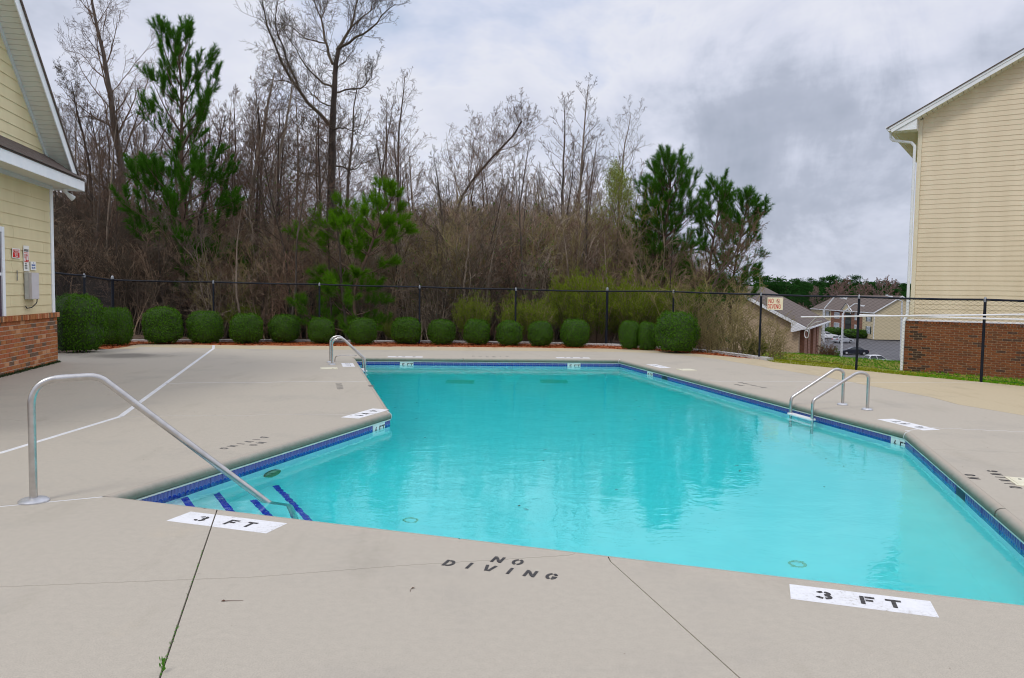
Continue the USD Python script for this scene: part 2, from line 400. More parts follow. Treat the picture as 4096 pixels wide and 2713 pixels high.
MAT_LITTER = M("leaf_litter", (0.055, 0.034, 0.02), (0.14, 0.085, 0.05), 3.0, 0.95, bump=0.8, bscale=26)
MAT_MULCH = M("orange_pine_mulch_bed", (0.32, 0.085, 0.024), (0.48, 0.14, 0.042), 9, 0.95, bump=0.7, bscale=60)
MAT_CHIP = leafmat("mulch_chips", [(0, (0.26, 0.065, 0.018)), (0.6, (0.52, 0.15, 0.04)), (1, (0.62, 0.30, 0.14))], rough=0.9, transl=0.0, spec=0.1)
MAT_LAWN = M("lawn_soil_green", (0.20, 0.21, 0.016), (0.31, 0.29, 0.03), 2.5, 0.95, bump=0.6, bscale=60)
MAT_GRASS = leafmat("grass_blades", [(0, (0.22, 0.25, 0.014)), (0.5, (0.36, 0.36, 0.025)), (0.8, (0.45, 0.41, 0.04)), (1, (0.52, 0.42, 0.10))], rough=0.8, transl=0.3, spec=0.05)
MAT_GRASSRICH = leafmat("rich_grass_blades", [(0, (0.10, 0.28, 0.008)), (0.6, (0.17, 0.38, 0.014)), (1, (0.30, 0.42, 0.03))], rough=0.8, transl=0.3, spec=0.05)
MAT_ASPHALT = M("parking_asphalt", (0.085, 0.083, 0.09), (0.12, 0.117, 0.125), 0.2, 0.9)
MAT_CURB = M("pale_concrete_curb", (0.42, 0.40, 0.37), (0.58, 0.56, 0.53), 5, 0.9, bump=0.4, bscale=80)
MAT_OLDWALL = M("weathered_concrete", (0.09, 0.085, 0.06), (0.33, 0.30, 0.25), 3, 0.95, bump=0.5)
MAT_GLASSDARK = M("dark_window_glass", (0.02, 0.025, 0.03), (0.03, 0.035, 0.04), 2, 0.08, spec=0.7)
MAT_RED = M("sign_red", (0.50, 0.012, 0.012), (0.56, 0.02, 0.016), 10, 0.5)
MAT_SIGNCREAM = M("sign_cream", (0.78, 0.70, 0.48), (0.82, 0.75, 0.54), 8, 0.5)
MAT_SIGNWHITE = M("sign_white", (0.74, 0.72, 0.66), (0.80, 0.78, 0.72), 8, 0.5)
MAT_BLUEINK = M("sign_blue", (0.05, 0.12, 0.38), (0.07, 0.15, 0.42), 10, 0.5)
MAT_INKDARK = M("sign_dark_ink", (0.03, 0.035, 0.03), (0.05, 0.05, 0.045), 10, 0.5)
MAT_BOXGREY = M("grey_box_enamel", (0.50, 0.47, 0.47), (0.54, 0.51, 0.51), 3, 0.5)
MAT_BOXSIDE = M("worn_box_metal", (0.44, 0.46, 0.44), (0.52, 0.53, 0.51), 9, 0.55)
MAT_CABLE = M("black_rubber_cable", (0.015, 0.015, 0.018), (0.025, 0.025, 0.028), 6, 0.6)
MAT_DOOR = M("dark_plum_glass", (0.020, 0.007, 0.018), (0.03, 0.011, 0.026), 3, 0.12, spec=0.6)
# ------------------------------------------------------------------ site plan
POOL = np.array([at(265 * 1.7305, 1145 * 1.7305)[:2], at(905 * 1.7305, 953 * 1.7305)[:2], at(820 * 1.7305, 826 * 1.7305)[:2],
                 at(1430 * 1.7305, 831 * 1.7305)[:2], at(2090 * 1.7305, 998 * 1.7305)[:2], (3.06, 3.78)])   # A B C D E H, clockwise
NE = len(POOL)
ZW = -0.168                     # water level
PC = POOL.mean(0)


def offset_ring(d):
    """The pool's outline moved outwards by d, corners mitred."""
    out = []
    for i in range(NE):
        a, b, c = POOL[i - 1], POOL[i], POOL[(i + 1) % NE]
        u = (b - a) / np.linalg.norm(b - a); w = (c - b) / np.linalg.norm(c - b)
        nu = np.array([-u[1], u[0]]); nw = np.array([-w[1], w[0]])      # clockwise outline: left side is outside
        bis = nu + nw
        out.append(b + bis * (d / (1 + np.dot(nu, nw))))
    return np.array(out)


def edge(i):
    a, b = POOL[i], POOL[(i + 1) % NE]
    u = (b - a) / np.linalg.norm(b - a)
    return a, b, u, np.array([u[1], -u[0]])                              # inward normal


assert np.dot(edge(0)[3], PC - POOL[0]) > 0

PL0 = at(232, 1448)
PL1 = at(0, 1507)
UL = (PL1 - PL0); UL[2] = 0; UL /= np.linalg.norm(UL)                     # along the left building's wall, towards the camera
NL = np.array([-UL[1], UL[0], 0.0])                                       # out of that wall


def P2(px, py):
    return tuple(at(px, py)[:2])


EDGE_BACK = [(-9.75, 18.9), P2(560, 1377), P2(1024, 1382), P2(1536, 1386), P2(2048, 1390), P2(2424, 1395), P2(2610, 1402), P2(2779, 1415), P2(3042, 1438),
             P2(3100, 1450), P2(3420, 1480), P2(3620, 1501), P2(3930, 1529), P2(4096, 1546), (10.4, 11.2), (12.2, 6.5), (13.4, 1.0), (13.8, -4.0)]
TAN_LINE = [(-11.5, 18.0), (-9.3, 19.0), P2(560, 1388), P2(1024, 1397), P2(2048, 1404), P2(2480, 1408), P2(2640, 1413), P2(2800, 1428), P2(2867, 1436), P2(3072, 1471), P2(3310, 1510), P2(3483, 1544),
            P2(3721, 1588), P2(3833, 1618), P2(4096, 1662), (7.6, 7.5), (8.3, 3.0), (8.6, -5.0)]
wl = lambda t: tuple((PL0 + UL * t)[:2])
DECK = Polygon([wl(20.0), wl(-0.02), (-10.3, 16.6), (-10.2, 17.8)] + EDGE_BACK + [(13.8, -4.0), (-4.9, -4.0)]).buffer(0)
HOLE = Polygon(offset_ring(0.06))
WHITE_THICK = [LineString([(-7.6, 4.1), P2(0, 1812), P2(481, 1666), P2(853, 1395), (-8.6, 22.5)])]
WHITE_THIN = [LineString([P2(481, 1666), P2(1500, 1655), tuple(POOL[1] + (0.1, -0.03))]),
              LineString([P2(663, 1533), P2(1490, 1524), tuple(POOL[1] * 0.44 + POOL[2] * 0.56 + (0.2, 0))]),
              LineString([(-9.0, 4.0), P2(0, 2026), P2(433, 1985), tuple(POOL[0] + (0.12, 0.02))]),
              LineString([tuple(POOL[4] - (0.1, 0)), P2(3734, 1711), P2(4096, 1727), P2(4700, 1752), (15.5, 8.6)]),
              LineString([P2(2840, 1524), P2(3072, 1527), P2(3930, 1532), (10.2, 14.2)])]
WTHIN = [0.010, 0.021, 0.0135, 0.014, 0.020]
DARK = [LineString([P2(872, 2030), P2(866, 2046), P2(636, 2720), (-1.15, 1.0), (-0.9, -4.5)]),
        LineString([P2(2430, 2220), P2(2442, 2246), P2(2960, 2713), (1.35, 1.0), (1.6, -4.5)]),
        LineString([(-8.5, 3.9), P2(0, 2348), P2(1024, 2308), P2(1602, 2263), P2(2272, 2222), P2(2300, 2215)]),
        LineString([P2(2103, 1410), P2(2226, 1438)]), LineString([P2(2632, 1460), P2(2862, 1467)]), LineString([P2(0, 1679), P2(393, 1690)]),
        LineString([P2(240, 1444), P2(500, 1450)]),
        LineString([P2(3560, 1790), P2(4200, 1815)])]
TANL = LineString(TAN_LINE)
gaps = unary_union([l.buffer(0.034, cap_style="flat", join_style="mitre") for l in WHITE_THICK] + [l.buffer(w_, cap_style="flat") for l, w_ in zip(WHITE_THIN, WTHIN)]
                   + [DARK[0].buffer(0.0045), DARK[1].buffer(0.0035)] + [l.buffer(0.0022) for l in DARK[2:]] + [TANL.buffer(0.006)])
slab_area = DECK.difference(HOLE).difference(gaps)
tan_side = Polygon(TAN_LINE + [(30, -5.5), (30, 40), (-30, 40), (-30, 18.0)])
deck = UsdGeom.Xform.Define(stage, "/World/pool_deck").GetPrim()
tag(deck, kind="structure")
for g in sorted(getattr(slab_area, "geoms", [slab_area]), key=lambda g: -g.area):
    if g.area < 0.004:
        continue
    tan = tan_side.contains(g.representative_point())
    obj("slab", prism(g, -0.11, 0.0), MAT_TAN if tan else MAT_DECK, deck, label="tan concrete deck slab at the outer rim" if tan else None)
inside = DECK.difference(HOLE)


def strip(lines, w, z0, z1, mat, name):
    for l in lines:
        g = l.buffer(w, cap_style="flat", join_style="mitre").intersection(inside)
        for q in getattr(g, "geoms", [g]):
            if q.area > 1e-5 and q.geom_type == "Polygon":
                obj(name, prism(q, z0, z1), mat, deck)


strip(WHITE_THICK, 0.0336, -0.10, -0.002, MAT_CAULK, "white_joint_strip")
for l_, w_ in zip(WHITE_THIN, WTHIN):
    strip([l_], w_ - 0.0004, -0.10, -0.002, MAT_CAULK, "white_joint_seal")
strip(DARK + [TANL], 0.0030, -0.10, -0.016, MAT_DIRT, "joint_dirt")

# ------------------------------------------------------------------ pool: coping, tile band, shell
pool = thing("swimming_pool", "turquoise swimming pool with blue waterline tiles in the concrete deck", "pool")


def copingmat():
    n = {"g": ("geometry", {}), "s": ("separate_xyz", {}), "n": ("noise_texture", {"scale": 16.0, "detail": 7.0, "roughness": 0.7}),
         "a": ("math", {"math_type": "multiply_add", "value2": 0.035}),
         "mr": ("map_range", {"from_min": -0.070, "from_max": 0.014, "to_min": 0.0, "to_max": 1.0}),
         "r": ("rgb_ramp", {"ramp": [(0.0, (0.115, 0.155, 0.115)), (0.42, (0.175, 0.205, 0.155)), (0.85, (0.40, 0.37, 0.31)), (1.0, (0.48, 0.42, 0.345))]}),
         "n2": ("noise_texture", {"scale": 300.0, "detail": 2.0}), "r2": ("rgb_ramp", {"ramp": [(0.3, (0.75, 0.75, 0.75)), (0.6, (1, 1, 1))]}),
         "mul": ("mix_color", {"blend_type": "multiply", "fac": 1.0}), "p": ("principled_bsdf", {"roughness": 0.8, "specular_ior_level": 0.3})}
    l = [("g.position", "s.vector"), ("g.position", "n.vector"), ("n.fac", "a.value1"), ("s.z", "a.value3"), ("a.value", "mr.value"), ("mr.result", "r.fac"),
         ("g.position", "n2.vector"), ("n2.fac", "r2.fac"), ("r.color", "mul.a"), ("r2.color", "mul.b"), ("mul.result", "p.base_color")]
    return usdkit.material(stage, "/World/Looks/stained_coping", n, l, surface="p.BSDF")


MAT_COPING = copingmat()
prof = [(0.0585, -0.0002)] + [(0.057 - 0.057 * math.sin(t), -0.052 + 0.052 * math.cos(t)) for t in np.linspace(0, math.pi / 2, 9)] + [(0.000, -0.070), (0.003, -0.080), (0.010, -0.085), (0.05, -0.086)]
rings = [offset_ring(d) for d, _ in prof]
for i in range(NE):
    j = (i + 1) % NE
    L = np.linalg.norm(POOL[j] - POOL[i])
    cuts = {2: [0.405, ], 1: [0.57], 3: [0.44], 4: [0.62], 5: [0.56, 0.86]}.get(i, [])
    ts = [0.0] + cuts + [1.0]
    for a, b in zip(ts, ts[1:]):
        e0, e1 = a + 0.0022 / L * 3, b - 0.0022 / L * 3
        n = len(prof)
        V = np.array([[*(rings[k][i] * (1 - t) + rings[k][j] * t), prof[k][1]] for t in (e0, e1) for k in range(n)])
        F = [[k, k + 1, n + k] for k in range(n - 1)] + [[k + 1, n + k + 1, n + k] for k in range(n - 1)]
        V, F = V, np.array(F)
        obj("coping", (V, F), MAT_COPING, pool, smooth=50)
    # the sealant in the corner joint
for i in (1, 3, 4):
    k = [np.array([*(rings[q][i]), prof[q][1]]) for q in range(len(prof) - 1)]
    obj("joint_sealant", tube(np.array(k) + (0, 0, 0.0005), 0.0045, 5), MAT_CAULK, pool)


def tilemat():
    n = {"uv": ("texture_coordinate", {}), "s": ("separate_xyz", {}), "u3": ("math", {"math_type": "multiply", "value2": 3.0 * math.pi}),
         "sn": ("math", {"math_type": "sine"}), "ab": ("math", {"math_type": "absolute"}), "sc": ("math", {"math_type": "multiply_add", "value2": 0.11, "value3": 0.60}),
         "gt": ("math", {"math_type": "subtract"}), "mr": ("map_range", {"from_min": -0.012, "from_max": 0.012}),
         "ur": ("math", {"math_type": "multiply", "value2": 20.0 * math.pi}), "us": ("math", {"math_type": "sine"}), "um": ("map_range", {"from_min": -0.4, "from_max": 0.5}),
         "rib": ("mix_color", {"a": (0.022, 0.045, 0.20), "b": (0.075, 0.135, 0.38)}), "g": ("geometry", {}), "nz": ("noise_texture", {"scale": 30.0, "detail": 4.0}),
         "low": ("mix_color", {"a": (0.006, 0.026, 0.26), "b": (0.012, 0.058, 0.40)}),
         "mx": ("mix_color", {}),
         "ln": ("math", {"math_type": "absolute"}), "lm": ("map_range", {"from_min": 0.0, "from_max": 0.022, "to_min": 1.0, "to_max": 0.0}),
         "mx2": ("mix_color", {"b": (0.11, 0.17, 0.40)}), "b": ("bump", {"strength": 0.5, "distance": 0.003}),
         "p": ("principled_bsdf", {"roughness": 0.16, "specular_ior_level": 0.6})}
    l = [("uv.UV", "s.vector"), ("s.x", "u3.value1"), ("u3.value", "sn.value1"), ("sn.value", "ab.value1"), ("ab.value", "sc.value1"),
         ("s.y", "gt.value1"), ("sc.value", "gt.value2"), ("gt.value", "mr.value"), ("s.x", "ur.value1"), ("ur.value", "us.value1"), ("us.value", "um.value"), ("um.result", "rib.fac"),
         ("g.position", "nz.vector"), ("nz.fac", "low.fac"), ("mr.result", "mx.fac"), ("low.result", "mx.a"), ("rib.result", "mx.b"),
         ("gt.value", "ln.value1"), ("ln.value", "lm.value"), ("lm.result", "mx2.fac"), ("mx.result", "mx2.a"), ("mx2.result", "p.base_color"),
         ("lm.result", "b.height"), ("b.normal", "p.normal")]
    return usdkit.material(stage, "/World/Looks/blue_wave_tile", n, l, surface="p.BSDF")


MAT_TILE = tilemat()
MAT_WTILE = M("white_depth_tile", (0.62, 0.70, 0.68), (0.72, 0.78, 0.75), 14, 0.25)
MAT_DARKHOLE = M("skimmer_dark_mouth", (0.006, 0.012, 0.03), (0.01, 0.02, 0.05), 4, 0.5)
TW, TZ1, TZ0 = 0.1524, -0.100, -0.252
WALL = 0.022


def edge_param(i, p):
    a, b, u, _ = edge(i)
    return float(np.dot(np.asarray(p)[:2] - a, u))


def on_edge(i, s, z, out):
    a, b, u, n = edge(i)
    return np.array([*(a + u * s - n * out), z])


# where the depth tiles and the skimmer mouths break the band: edge -> list of (start, end, kind)
def edge_hit(i, px, py, z):
    a, b, u, n = edge(i)
    return edge_param(i, on_plane(px, py, (*(a - n * WALL), z), np.array([n[0], n[1], 0.0])))


S_CD1, S_CD2 = edge_hit(2, 1627, 1456, -0.13), edge_hit(2, 2296, 1459, -0.13)
S_AB = edge_hit(0, 1514, 1708, -0.13)
S_DE, S_DEk = edge_hit(3, 2601, 1487, -0.13), edge_hit(3, 2659, 1502, -0.13)
S_DE4 = edge_hit(3, 3602, 1744, -0.13)
S_EHk = edge_hit(4, 3845, 1960, -0.13)
breaks = {0: [(S_AB, "4")], 2: [(S_CD1, "5"), (S_CD2, "5")], 3: [(S_DE, "5"), (S_DEk, None), (S_DE4, "4")], 4: [(S_EHk, None)]}


def glyph(ch, h, depth=0.0016, wide=1.0, bold=True, cut=None):
    t = meshkit.text_mesh(ch, h, depth, bold=bold)
    v = np.array(t.vertices); v[:, 0] -= v[:, 0].min(); v[:, 0] *= wide
    m = m3.Manifold(m3.Mesh(v.astype(np.float32), np.array(t.faces).astype(np.uint32)))
    if cut and m.status() == m3.Error.NoError:
        w = v[:, 0].max()
        for x0, x1, y0, y1 in cut:
            m = m - m3.Manifold.cube([(x1 - x0) * w, (y1 - y0) * h, 1], False).translate([x0 * w, y0 * h, -0.5])
        return meshkit.arrays(m)[:2]
    return v, np.array(t.faces)


for i in range(NE):
    a, b, u, n = edge(i)
    ra, rb = offset_ring(WALL)[i], offset_ring(WALL)[(i + 1) % NE]
    L = np.linalg.norm(rb - ra)
    uu = (rb - ra) / L
    O = np.array([*ra, 0.0])
    ax, ay = np.array([*uu, 0]), np.array([*(-n), 0.0])           # y: outwards, into the wall
    s0a = float(np.dot(ra - a, u))
    spans = []
    for s, ch in breaks.get(i, []):
        w = TW if ch is None else TW
        spans.append((s - s0a - w, s - s0a + w, ch))
    # white grout line under the coping and the shell's wall behind the tiles
    obj("grout_line", placed(bx(-0.003, L + 0.003, -0.012, 0.03, -0.0995, -0.0865), O, ax, ay), MAT_GROUT, pool)
    obj("tile_backing", placed(bx(-0.003, L + 0.003, 0.0, 0.012, TZ0 - 0.01, -0.100), O, ax, ay), MAT_GROUT, pool)
    if i == 1:
        pass
    s = 0.004
    k = 0
    while s < L - 0.02:
        e = min(s + TW, L - 0.003)
        hit = [q for q in spans if q[0] < e - 0.01 and q[1] > s + 0.01]
        if hit:
            q = hit[0]
            if q[0] - s > 0.02:
                e = q[0] - 0.002
            else:
                if q[2] is None:
                    obj("skimmer_mouth", placed(bx(q[0] + 0.004, q[1] - 0.004, -0.002, 0.006, TZ0 + 0.02, TZ1 - 0.004), O, ax, ay), MAT_DARKHOLE, pool, label="dark skimmer mouth in the tile band")
                else:
                    for kk, txt in ((0, q[2]), (1, "FT")):
                        x0 = q[0] + kk * TW
                        dt = obj("depth_tile", placed(bev(x0 + 0.002, x0 + TW - 0.002, -0.008, 0.005, TZ0, TZ1, 0.002), O, ax, ay), MAT_WTILE, pool, label=f"white depth tile reading {txt}")
                        gl = [glyph(c, 0.088, 0.0018, 0.95) for c in txt]
                        wsum = sum(g[0][:, 0].max() for g in gl) + 0.012 * (len(gl) - 1)
                        # the lettering reads left to right for someone in the water, who faces outwards
                        xx = 0.0
                        parts = []
                        for gv, gf in gl:
                            gv = gv.copy(); gv[:, 0] += xx; xx += gv[:, 0].max() - xx + 0.012
                            parts.append((gv, gf))
                        V, F = cat_(parts)
                        V[:, 0] -= wsum / 2; V[:, 1] -= 0.044
                        C0 = O + ax * (x0 + TW / 2) + ay * (-0.0085) + np.array([0, 0, (TZ0 + TZ1) / 2])
                        obj("lettering", placed((V, F), C0, ax, (0, 0, 1), -ay), MAT_BLACKPAINT, dt)
                s = q[1] + 0.002
                continue
        v, f, _ = meshkit.arrays(bev(s, e - 0.003, -0.006 - 0.0007 * ((k * 7) % 3), 0.002, TZ0, TZ1, 0.0018))
        uv = np.stack([(v[:, 0] - s) / TW, (v[:, 2] - TZ0) / (TZ1 - TZ0)], 1)
        W_, F_ = placed((v, f), O, ax, ay)
        obj("waterline_tile", (W_, F_), MAT_TILE, pool, uv=uv)
        s = e; k += 1

# shell: walls below the tiles, coved into a floor that falls from 0.95 m of water to 1.55 m
def floor_z(x, y):
    q = np.asarray(y, float)
    return ZW - (0.92 + 0.70 * np.clip((q - 3.5) / 13.5, 0, 1) ** 1.15 + 0 * np.asarray(x, float))


fine = []
R0 = offset_ring(WALL + 0.004)
for i in range(NE):
    a, b = R0[i], R0[(i + 1) % NE]
    m = int(np.linalg.norm(b - a) / 0.5) + 1
    fine += [a + (b - a) * t for t in np.linspace(0, 1, m, endpoint=False)]
fine = np.array(fine)
rows = []
for d, up in ((0, None), (0.0, 0.30), (0.02, 0.17), (0.07, 0.08), (0.15, 0.025), (0.27, 0.0)):
    q = fine + (PC - fine) / np.linalg.norm(PC - fine, axis=1, keepdims=True) * d
    z = np.full(len(q), TZ0 + 0.004) if up is None else floor_z(q[:, 0], q[:, 1]) + up
    rows.append(np.column_stack([q, z]))
n = len(fine)
V = np.vstack(rows)
F = []
for k in range(len(rows) - 1):
    for i in range(n):
        j = (i + 1) % n
        F += [[k * n + i, (k + 1) * n + i, k * n + j], [k * n + j, (k + 1) * n + i, (k + 1) * n + j]]
obj("wall", (V, np.array(F)), MAT_PLASTER, pool, smooth=40)
tri = trimesh.creation.triangulate_polygon(Polygon(rows[-1][:, :2]), engine="earcut")
tm = trimesh.Trimesh(np.column_stack([tri[0], np.zeros(len(tri[0]))]), np.array(tri[1]))
tm = trimesh.Trimesh(*trimesh.remesh.subdivide_to_size(tm.vertices, tm.faces, 0.45))
tm.merge_vertices()
fv = np.array(tm.vertices)
fv[:, 2] = floor_z(fv[:, 0], fv[:, 1])
ff_ = np.array(tm.faces)
if np.cross(fv[ff_[0, 1]] - fv[ff_[0, 0]], fv[ff_[0, 2]] - fv[ff_[0, 0]])[2] < 0:
    ff_ = ff_[:, ::-1]
obj("floor", (fv, ff_), MAT_PLASTER, pool, smooth=True)

# steps in the near left corner, each with a line of dark blue nosing tiles
MAT_NOSE = M("cobalt_step_tile", (0.016, 0.022, 0.42), (0.024, 0.036, 0.58), 12, 0.3)


def under(px, py, z):
    """The point at depth z that the photograph shows through the water's surface."""
    d = ray(px, py); p = EYE + d * ((ZW - EYE[2]) / d[2])
    e = 1 / 1.333; ci = -d[2]; r = e * d + np.array([0, 0, e * ci - math.sqrt(1 - e * e * (1 - ci * ci))])
    return p + r * ((z - ZW) / r[2])


K = 1.7305
stripes = [(ZW - 0.14, (428, 1142), (450, 1173), 0.75), (ZW - 0.36, (505, 1137), (545, 1187), 0.85), (ZW - 0.58, (592, 1155), (635, 1198), 0.9), (ZW - 0.78, (643, 1122), (725, 1208), 1.55)]
Aq = POOL[0]
uAB, nAB = edge(0)[2], edge(0)[3]
uAH = (POOL[5] - POOL[0]) / np.linalg.norm(POOL[5] - POOL[0])
for k, (z, p, q, ln) in enumerate(stripes):
    a, b = under(p[0] * K, p[1] * K, z), under(q[0] * K, q[1] * K, z)
    u = (b - a)[:2]; u /= np.linalg.norm(u)
    w = np.array([-u[1], u[0]])
    if np.dot(w, Aq - a[:2]) < 0:
        w = -w                                                            # towards the corner
    # the tread reaches from this nosing back to the corner walls
    far = a[:2] - u * 0.02
    A3 = offset_ring(WALL)[0]
    s_ab = np.dot(far - Aq, uAB)
    foot = Aq + uAB * max(np.dot(a[:2] - Aq, uAB), 0.2)
    end = a[:2] + u * ln
    front = far, end
    depth = 0.30 if k < 3 else 0.42
    poly = Polygon([a[:2] - u * 0.02, a[:2] + u * (ln + 0.5), a[:2] + u * (ln + 0.5) + w * 1.6, a[:2] - u * 0.02 + w * 1.6]).intersection(Polygon(offset_ring(WALL + 0.001)))
    if poly.geom_type == "Polygon" and poly.area > 0.01:
        obj("step", prism(poly, float(floor_z(0, 5.5)) - 0.02, z), MAT_PLASTER, pool)
    m = int(ln / 0.078)
    for t in range(m):
        v, f = bx(t * 0.078 + 0.002, t * 0.078 + 0.074, -0.004, 0.055, -0.02, 0.004)
        obj("nosing_tile", placed((v, f), a - np.array([*w, 0]) * 0.0, (*u, 0), (*w, 0)), MAT_NOSE, pool)

# main drains, a return and two floor inlets
MAT_DRAIN = M("green_drain_grate", (0.42, 0.72, 0.58), (0.48, 0.78, 0.64), 30, 0.5)
for px, py in ((1063, 883), (1280, 882)):
    p = under(px * K, py * K, ZW - 1.6)
    g = obj("drain_grate", bev(p[0] - 0.30, p[0] + 0.30, p[1] - 0.30, p[1] + 0.30, floor_z(*p[:2]) - 0.02, floor_z(*p[:2]) + 0.025, 0.008), MAT_DRAIN, pool)
    for k in range(6):
        obj("grate_bar", bx(p[0] - 0.27, p[0] + 0.27, p[1] - 0.25 + k * 0.09, p[1] - 0.21 + k * 0.09, floor_z(*p[:2]) + 0.0255, floor_z(*p[:2]) + 0.034), MAT_DRAIN, g)
MAT_RINGP = M("aged_inlet_ring", (0.45, 0.5, 0.3), (0.6, 0.62, 0.42), 10, 0.5)
MAT_RETURN = M("olive_light_lens", (0.10, 0.15, 0.03), (0.2, 0.25, 0.06), 12, 0.4)
for px, py in ((950, 1203), (1843, 1310)):
    z = float(floor_z(0, 6.8)); p = under(px * K, py * K, z); z = float(floor_z(p[0], p[1]))
    th = np.linspace(0, 2 * math.pi, 25)
    obj("floor_inlet", tube(np.column_stack([p[0] + 0.055 * np.cos(th), p[1] + 0.055 * np.sin(th), np.full(25, z + 0.006)]), 0.012, 6), MAT_RINGP, pool)
p = on_edge(0, edge_hit(0, 625 * K, 1110 * K, -0.5), -0.5, 0)
a, b, u, nn = edge(0)
disc = trimesh.creation.cylinder(radius=0.12, height=0.03, sections=24)
obj("pool_light_lens", placed((np.array(disc.vertices), np.array(disc.faces)), on_edge(0, edge_hit(0, 1020, 1880, -0.45) + 0.25, -0.52, WALL - 0.01), (*u, 0), (0, 0, 1), (*nn, 0)), MAT_RETURN, pool, smooth=30)

# ------------------------------------------------------------------ water
def watermat():
    n = {"g": ("geometry", {}), "mp": ("mapping", {"scale": (1.0, 1.35, 1.0)}),
         "n1": ("noise_texture", {"scale": 1.9, "detail": 3.0, "roughness": 0.6, "distortion": 0.7}),
         "n2": ("noise_texture", {"scale": 11.0, "detail": 2.0, "roughness": 0.5, "distortion": 0.4}),
         "a": ("math", {"math_type": "multiply_add", "value2": 0.22}),
         "b": ("bump", {"strength": 0.20, "distance": 0.02}),
         "p": ("principled_bsdf", {"base_color": (1, 1, 1), "roughness": 0.0, "ior": 1.333, "transmission_weight": 1.0}),
         "v": ("absorption_volume", {"color": (0.0, 0.976, 0.980), "density": 0.84})}
    l = [("g.position", "mp.vector"), ("mp.vector", "n1.vector"), ("mp.vector", "n2.vector"), ("n2.fac", "a.value1"), ("n1.fac", "a.value3"), ("a.value", "b.height"), ("b.normal", "p.normal")]
    return usdkit.material(stage, "/World/Looks/pool_water", n, l, surface="p.BSDF", volume="v.volume")


obj("pool_water", prism(Polygon(offset_ring(WALL + 0.0095)), -2.1, ZW), watermat(), kind="structure")
# ------------------------------------------------------------------ painted markings on the deck
def pool_up(i):
    return np.array([*edge(i)[3], 0.0])


def arc(cx, cy, rx, ry, a0, a1, n=18):
    t = np.radians(np.linspace(a0, a1, n))
    return [(cx + rx * math.cos(q), cy + ry * math.sin(q)) for q in t]


# stencil letters on a unit box: strokes with the bridges of a cut stencil
STROKES = {"I": [[(0.11, 0), (0.11, 1)]], "T": [[(0, 0.9), (0.7, 0.9)], [(0.35, 0), (0.35, 0.77)]], "F": [[(0.1, 0), (0.1, 1)], [(0.24, 0.9), (0.68, 0.9)], [(0.24, 0.5), (0.58, 0.5)]],
           "N": [[(0.1, 0), (0.1, 1)], [(0.64, 0), (0.64, 1)], [(0.2, 0.84), (0.54, 0.16)]], "V": [[(0.08, 1), (0.29, 0.06)], [(0.66, 1), (0.45, 0.06)]],
           "O": [arc(0.36, 0.5, 0.27, 0.40, 100, 260), arc(0.36, 0.5, 0.27, 0.40, -80, 80)], "D": [[(0.1, 0), (0.1, 1)], [(0.24, 0.9)] + arc(0.30, 0.5, 0.30, 0.40, 80, -80) + [(0.24, 0.1)]],
           "G": [arc(0.36, 0.5, 0.27, 0.40, 100, 262), arc(0.36, 0.5, 0.27, 0.40, 78, 25), arc(0.36, 0.5, 0.27, 0.40, -78, -35) + [(0.60, 0.40), (0.40, 0.40)]],
           "3": [arc(0.28, 0.72, 0.25, 0.19, 165, 100), arc(0.28, 0.72, 0.25, 0.19, 78, -80), arc(0.28, 0.29, 0.29, 0.20, 80, -78), arc(0.28, 0.29, 0.29, 0.20, -100, -170)],
           "4": [[(0.44, 0), (0.44, 1)], [(0.34, 0.92), (0.05, 0.34)], [(0.0, 0.27), (0.32, 0.27)], [(0.55, 0.27), (0.68, 0.27)]],
           "5": [[(0.12, 0.9), (0.62, 0.9)], [(0.12, 0.8), (0.12, 0.52)], [(0.14, 0.55)] + arc(0.32, 0.32, 0.28, 0.24, 95, -80), arc(0.32, 0.32, 0.28, 0.24, -100, -165)]}


def stencil_glyph(ch, h, depth=0.0012, s=0.2):
    g = unary_union([LineString(p).buffer(s / 2, cap_style="flat", join_style="mitre") for p in STROKES[ch]])
    g = shapely.affinity.scale(g, h, h, origin=(0, 0))
    return cat_([prism(q, 0, depth) for q in getattr(g, "geoms", [g])])


def stencil_word(word, h, pitch, wide, z=0.0):
    """Letters spaced by pitch, centred on the origin, reading along x."""
    ms, x = [], 0.0
    for c in word:
        v, f = stencil_glyph(c, h)
        v = v.copy(); v[:, 0] *= wide; w = v[:, 0].max()
        v[:, 0] += x - w / 2; v[:, 2] += z
        ms.append((v, f)); x += pitch
    V, F = cat_(ms)
    V[:, 0] -= pitch * (len(word) - 1) / 2
    V[:, 1] -= h / 2
    return V, F


def words_on_deck(label, i, px, py, h, pitch, wide, mat, gap, turn=0.0):
    up = pool_up(i)
    c, s = math.cos(turn), math.sin(turn)
    up = np.array([c * up[0] - s * up[1], s * up[0] + c * up[1], 0])
    rt = np.array([up[1], -up[0], 0.0])
    C0 = at(px, py)
    t = thing("no_diving_stencil", label, "marking", C0)
    for w, dy in (("NO", gap / 2), ("DIVING", -gap / 2)):
        v, f = stencil_word(w, h, pitch, wide)
        obj("word", placed((v, f), (0, 0, 0.0012) + up * dy, rt, up), mat, t)


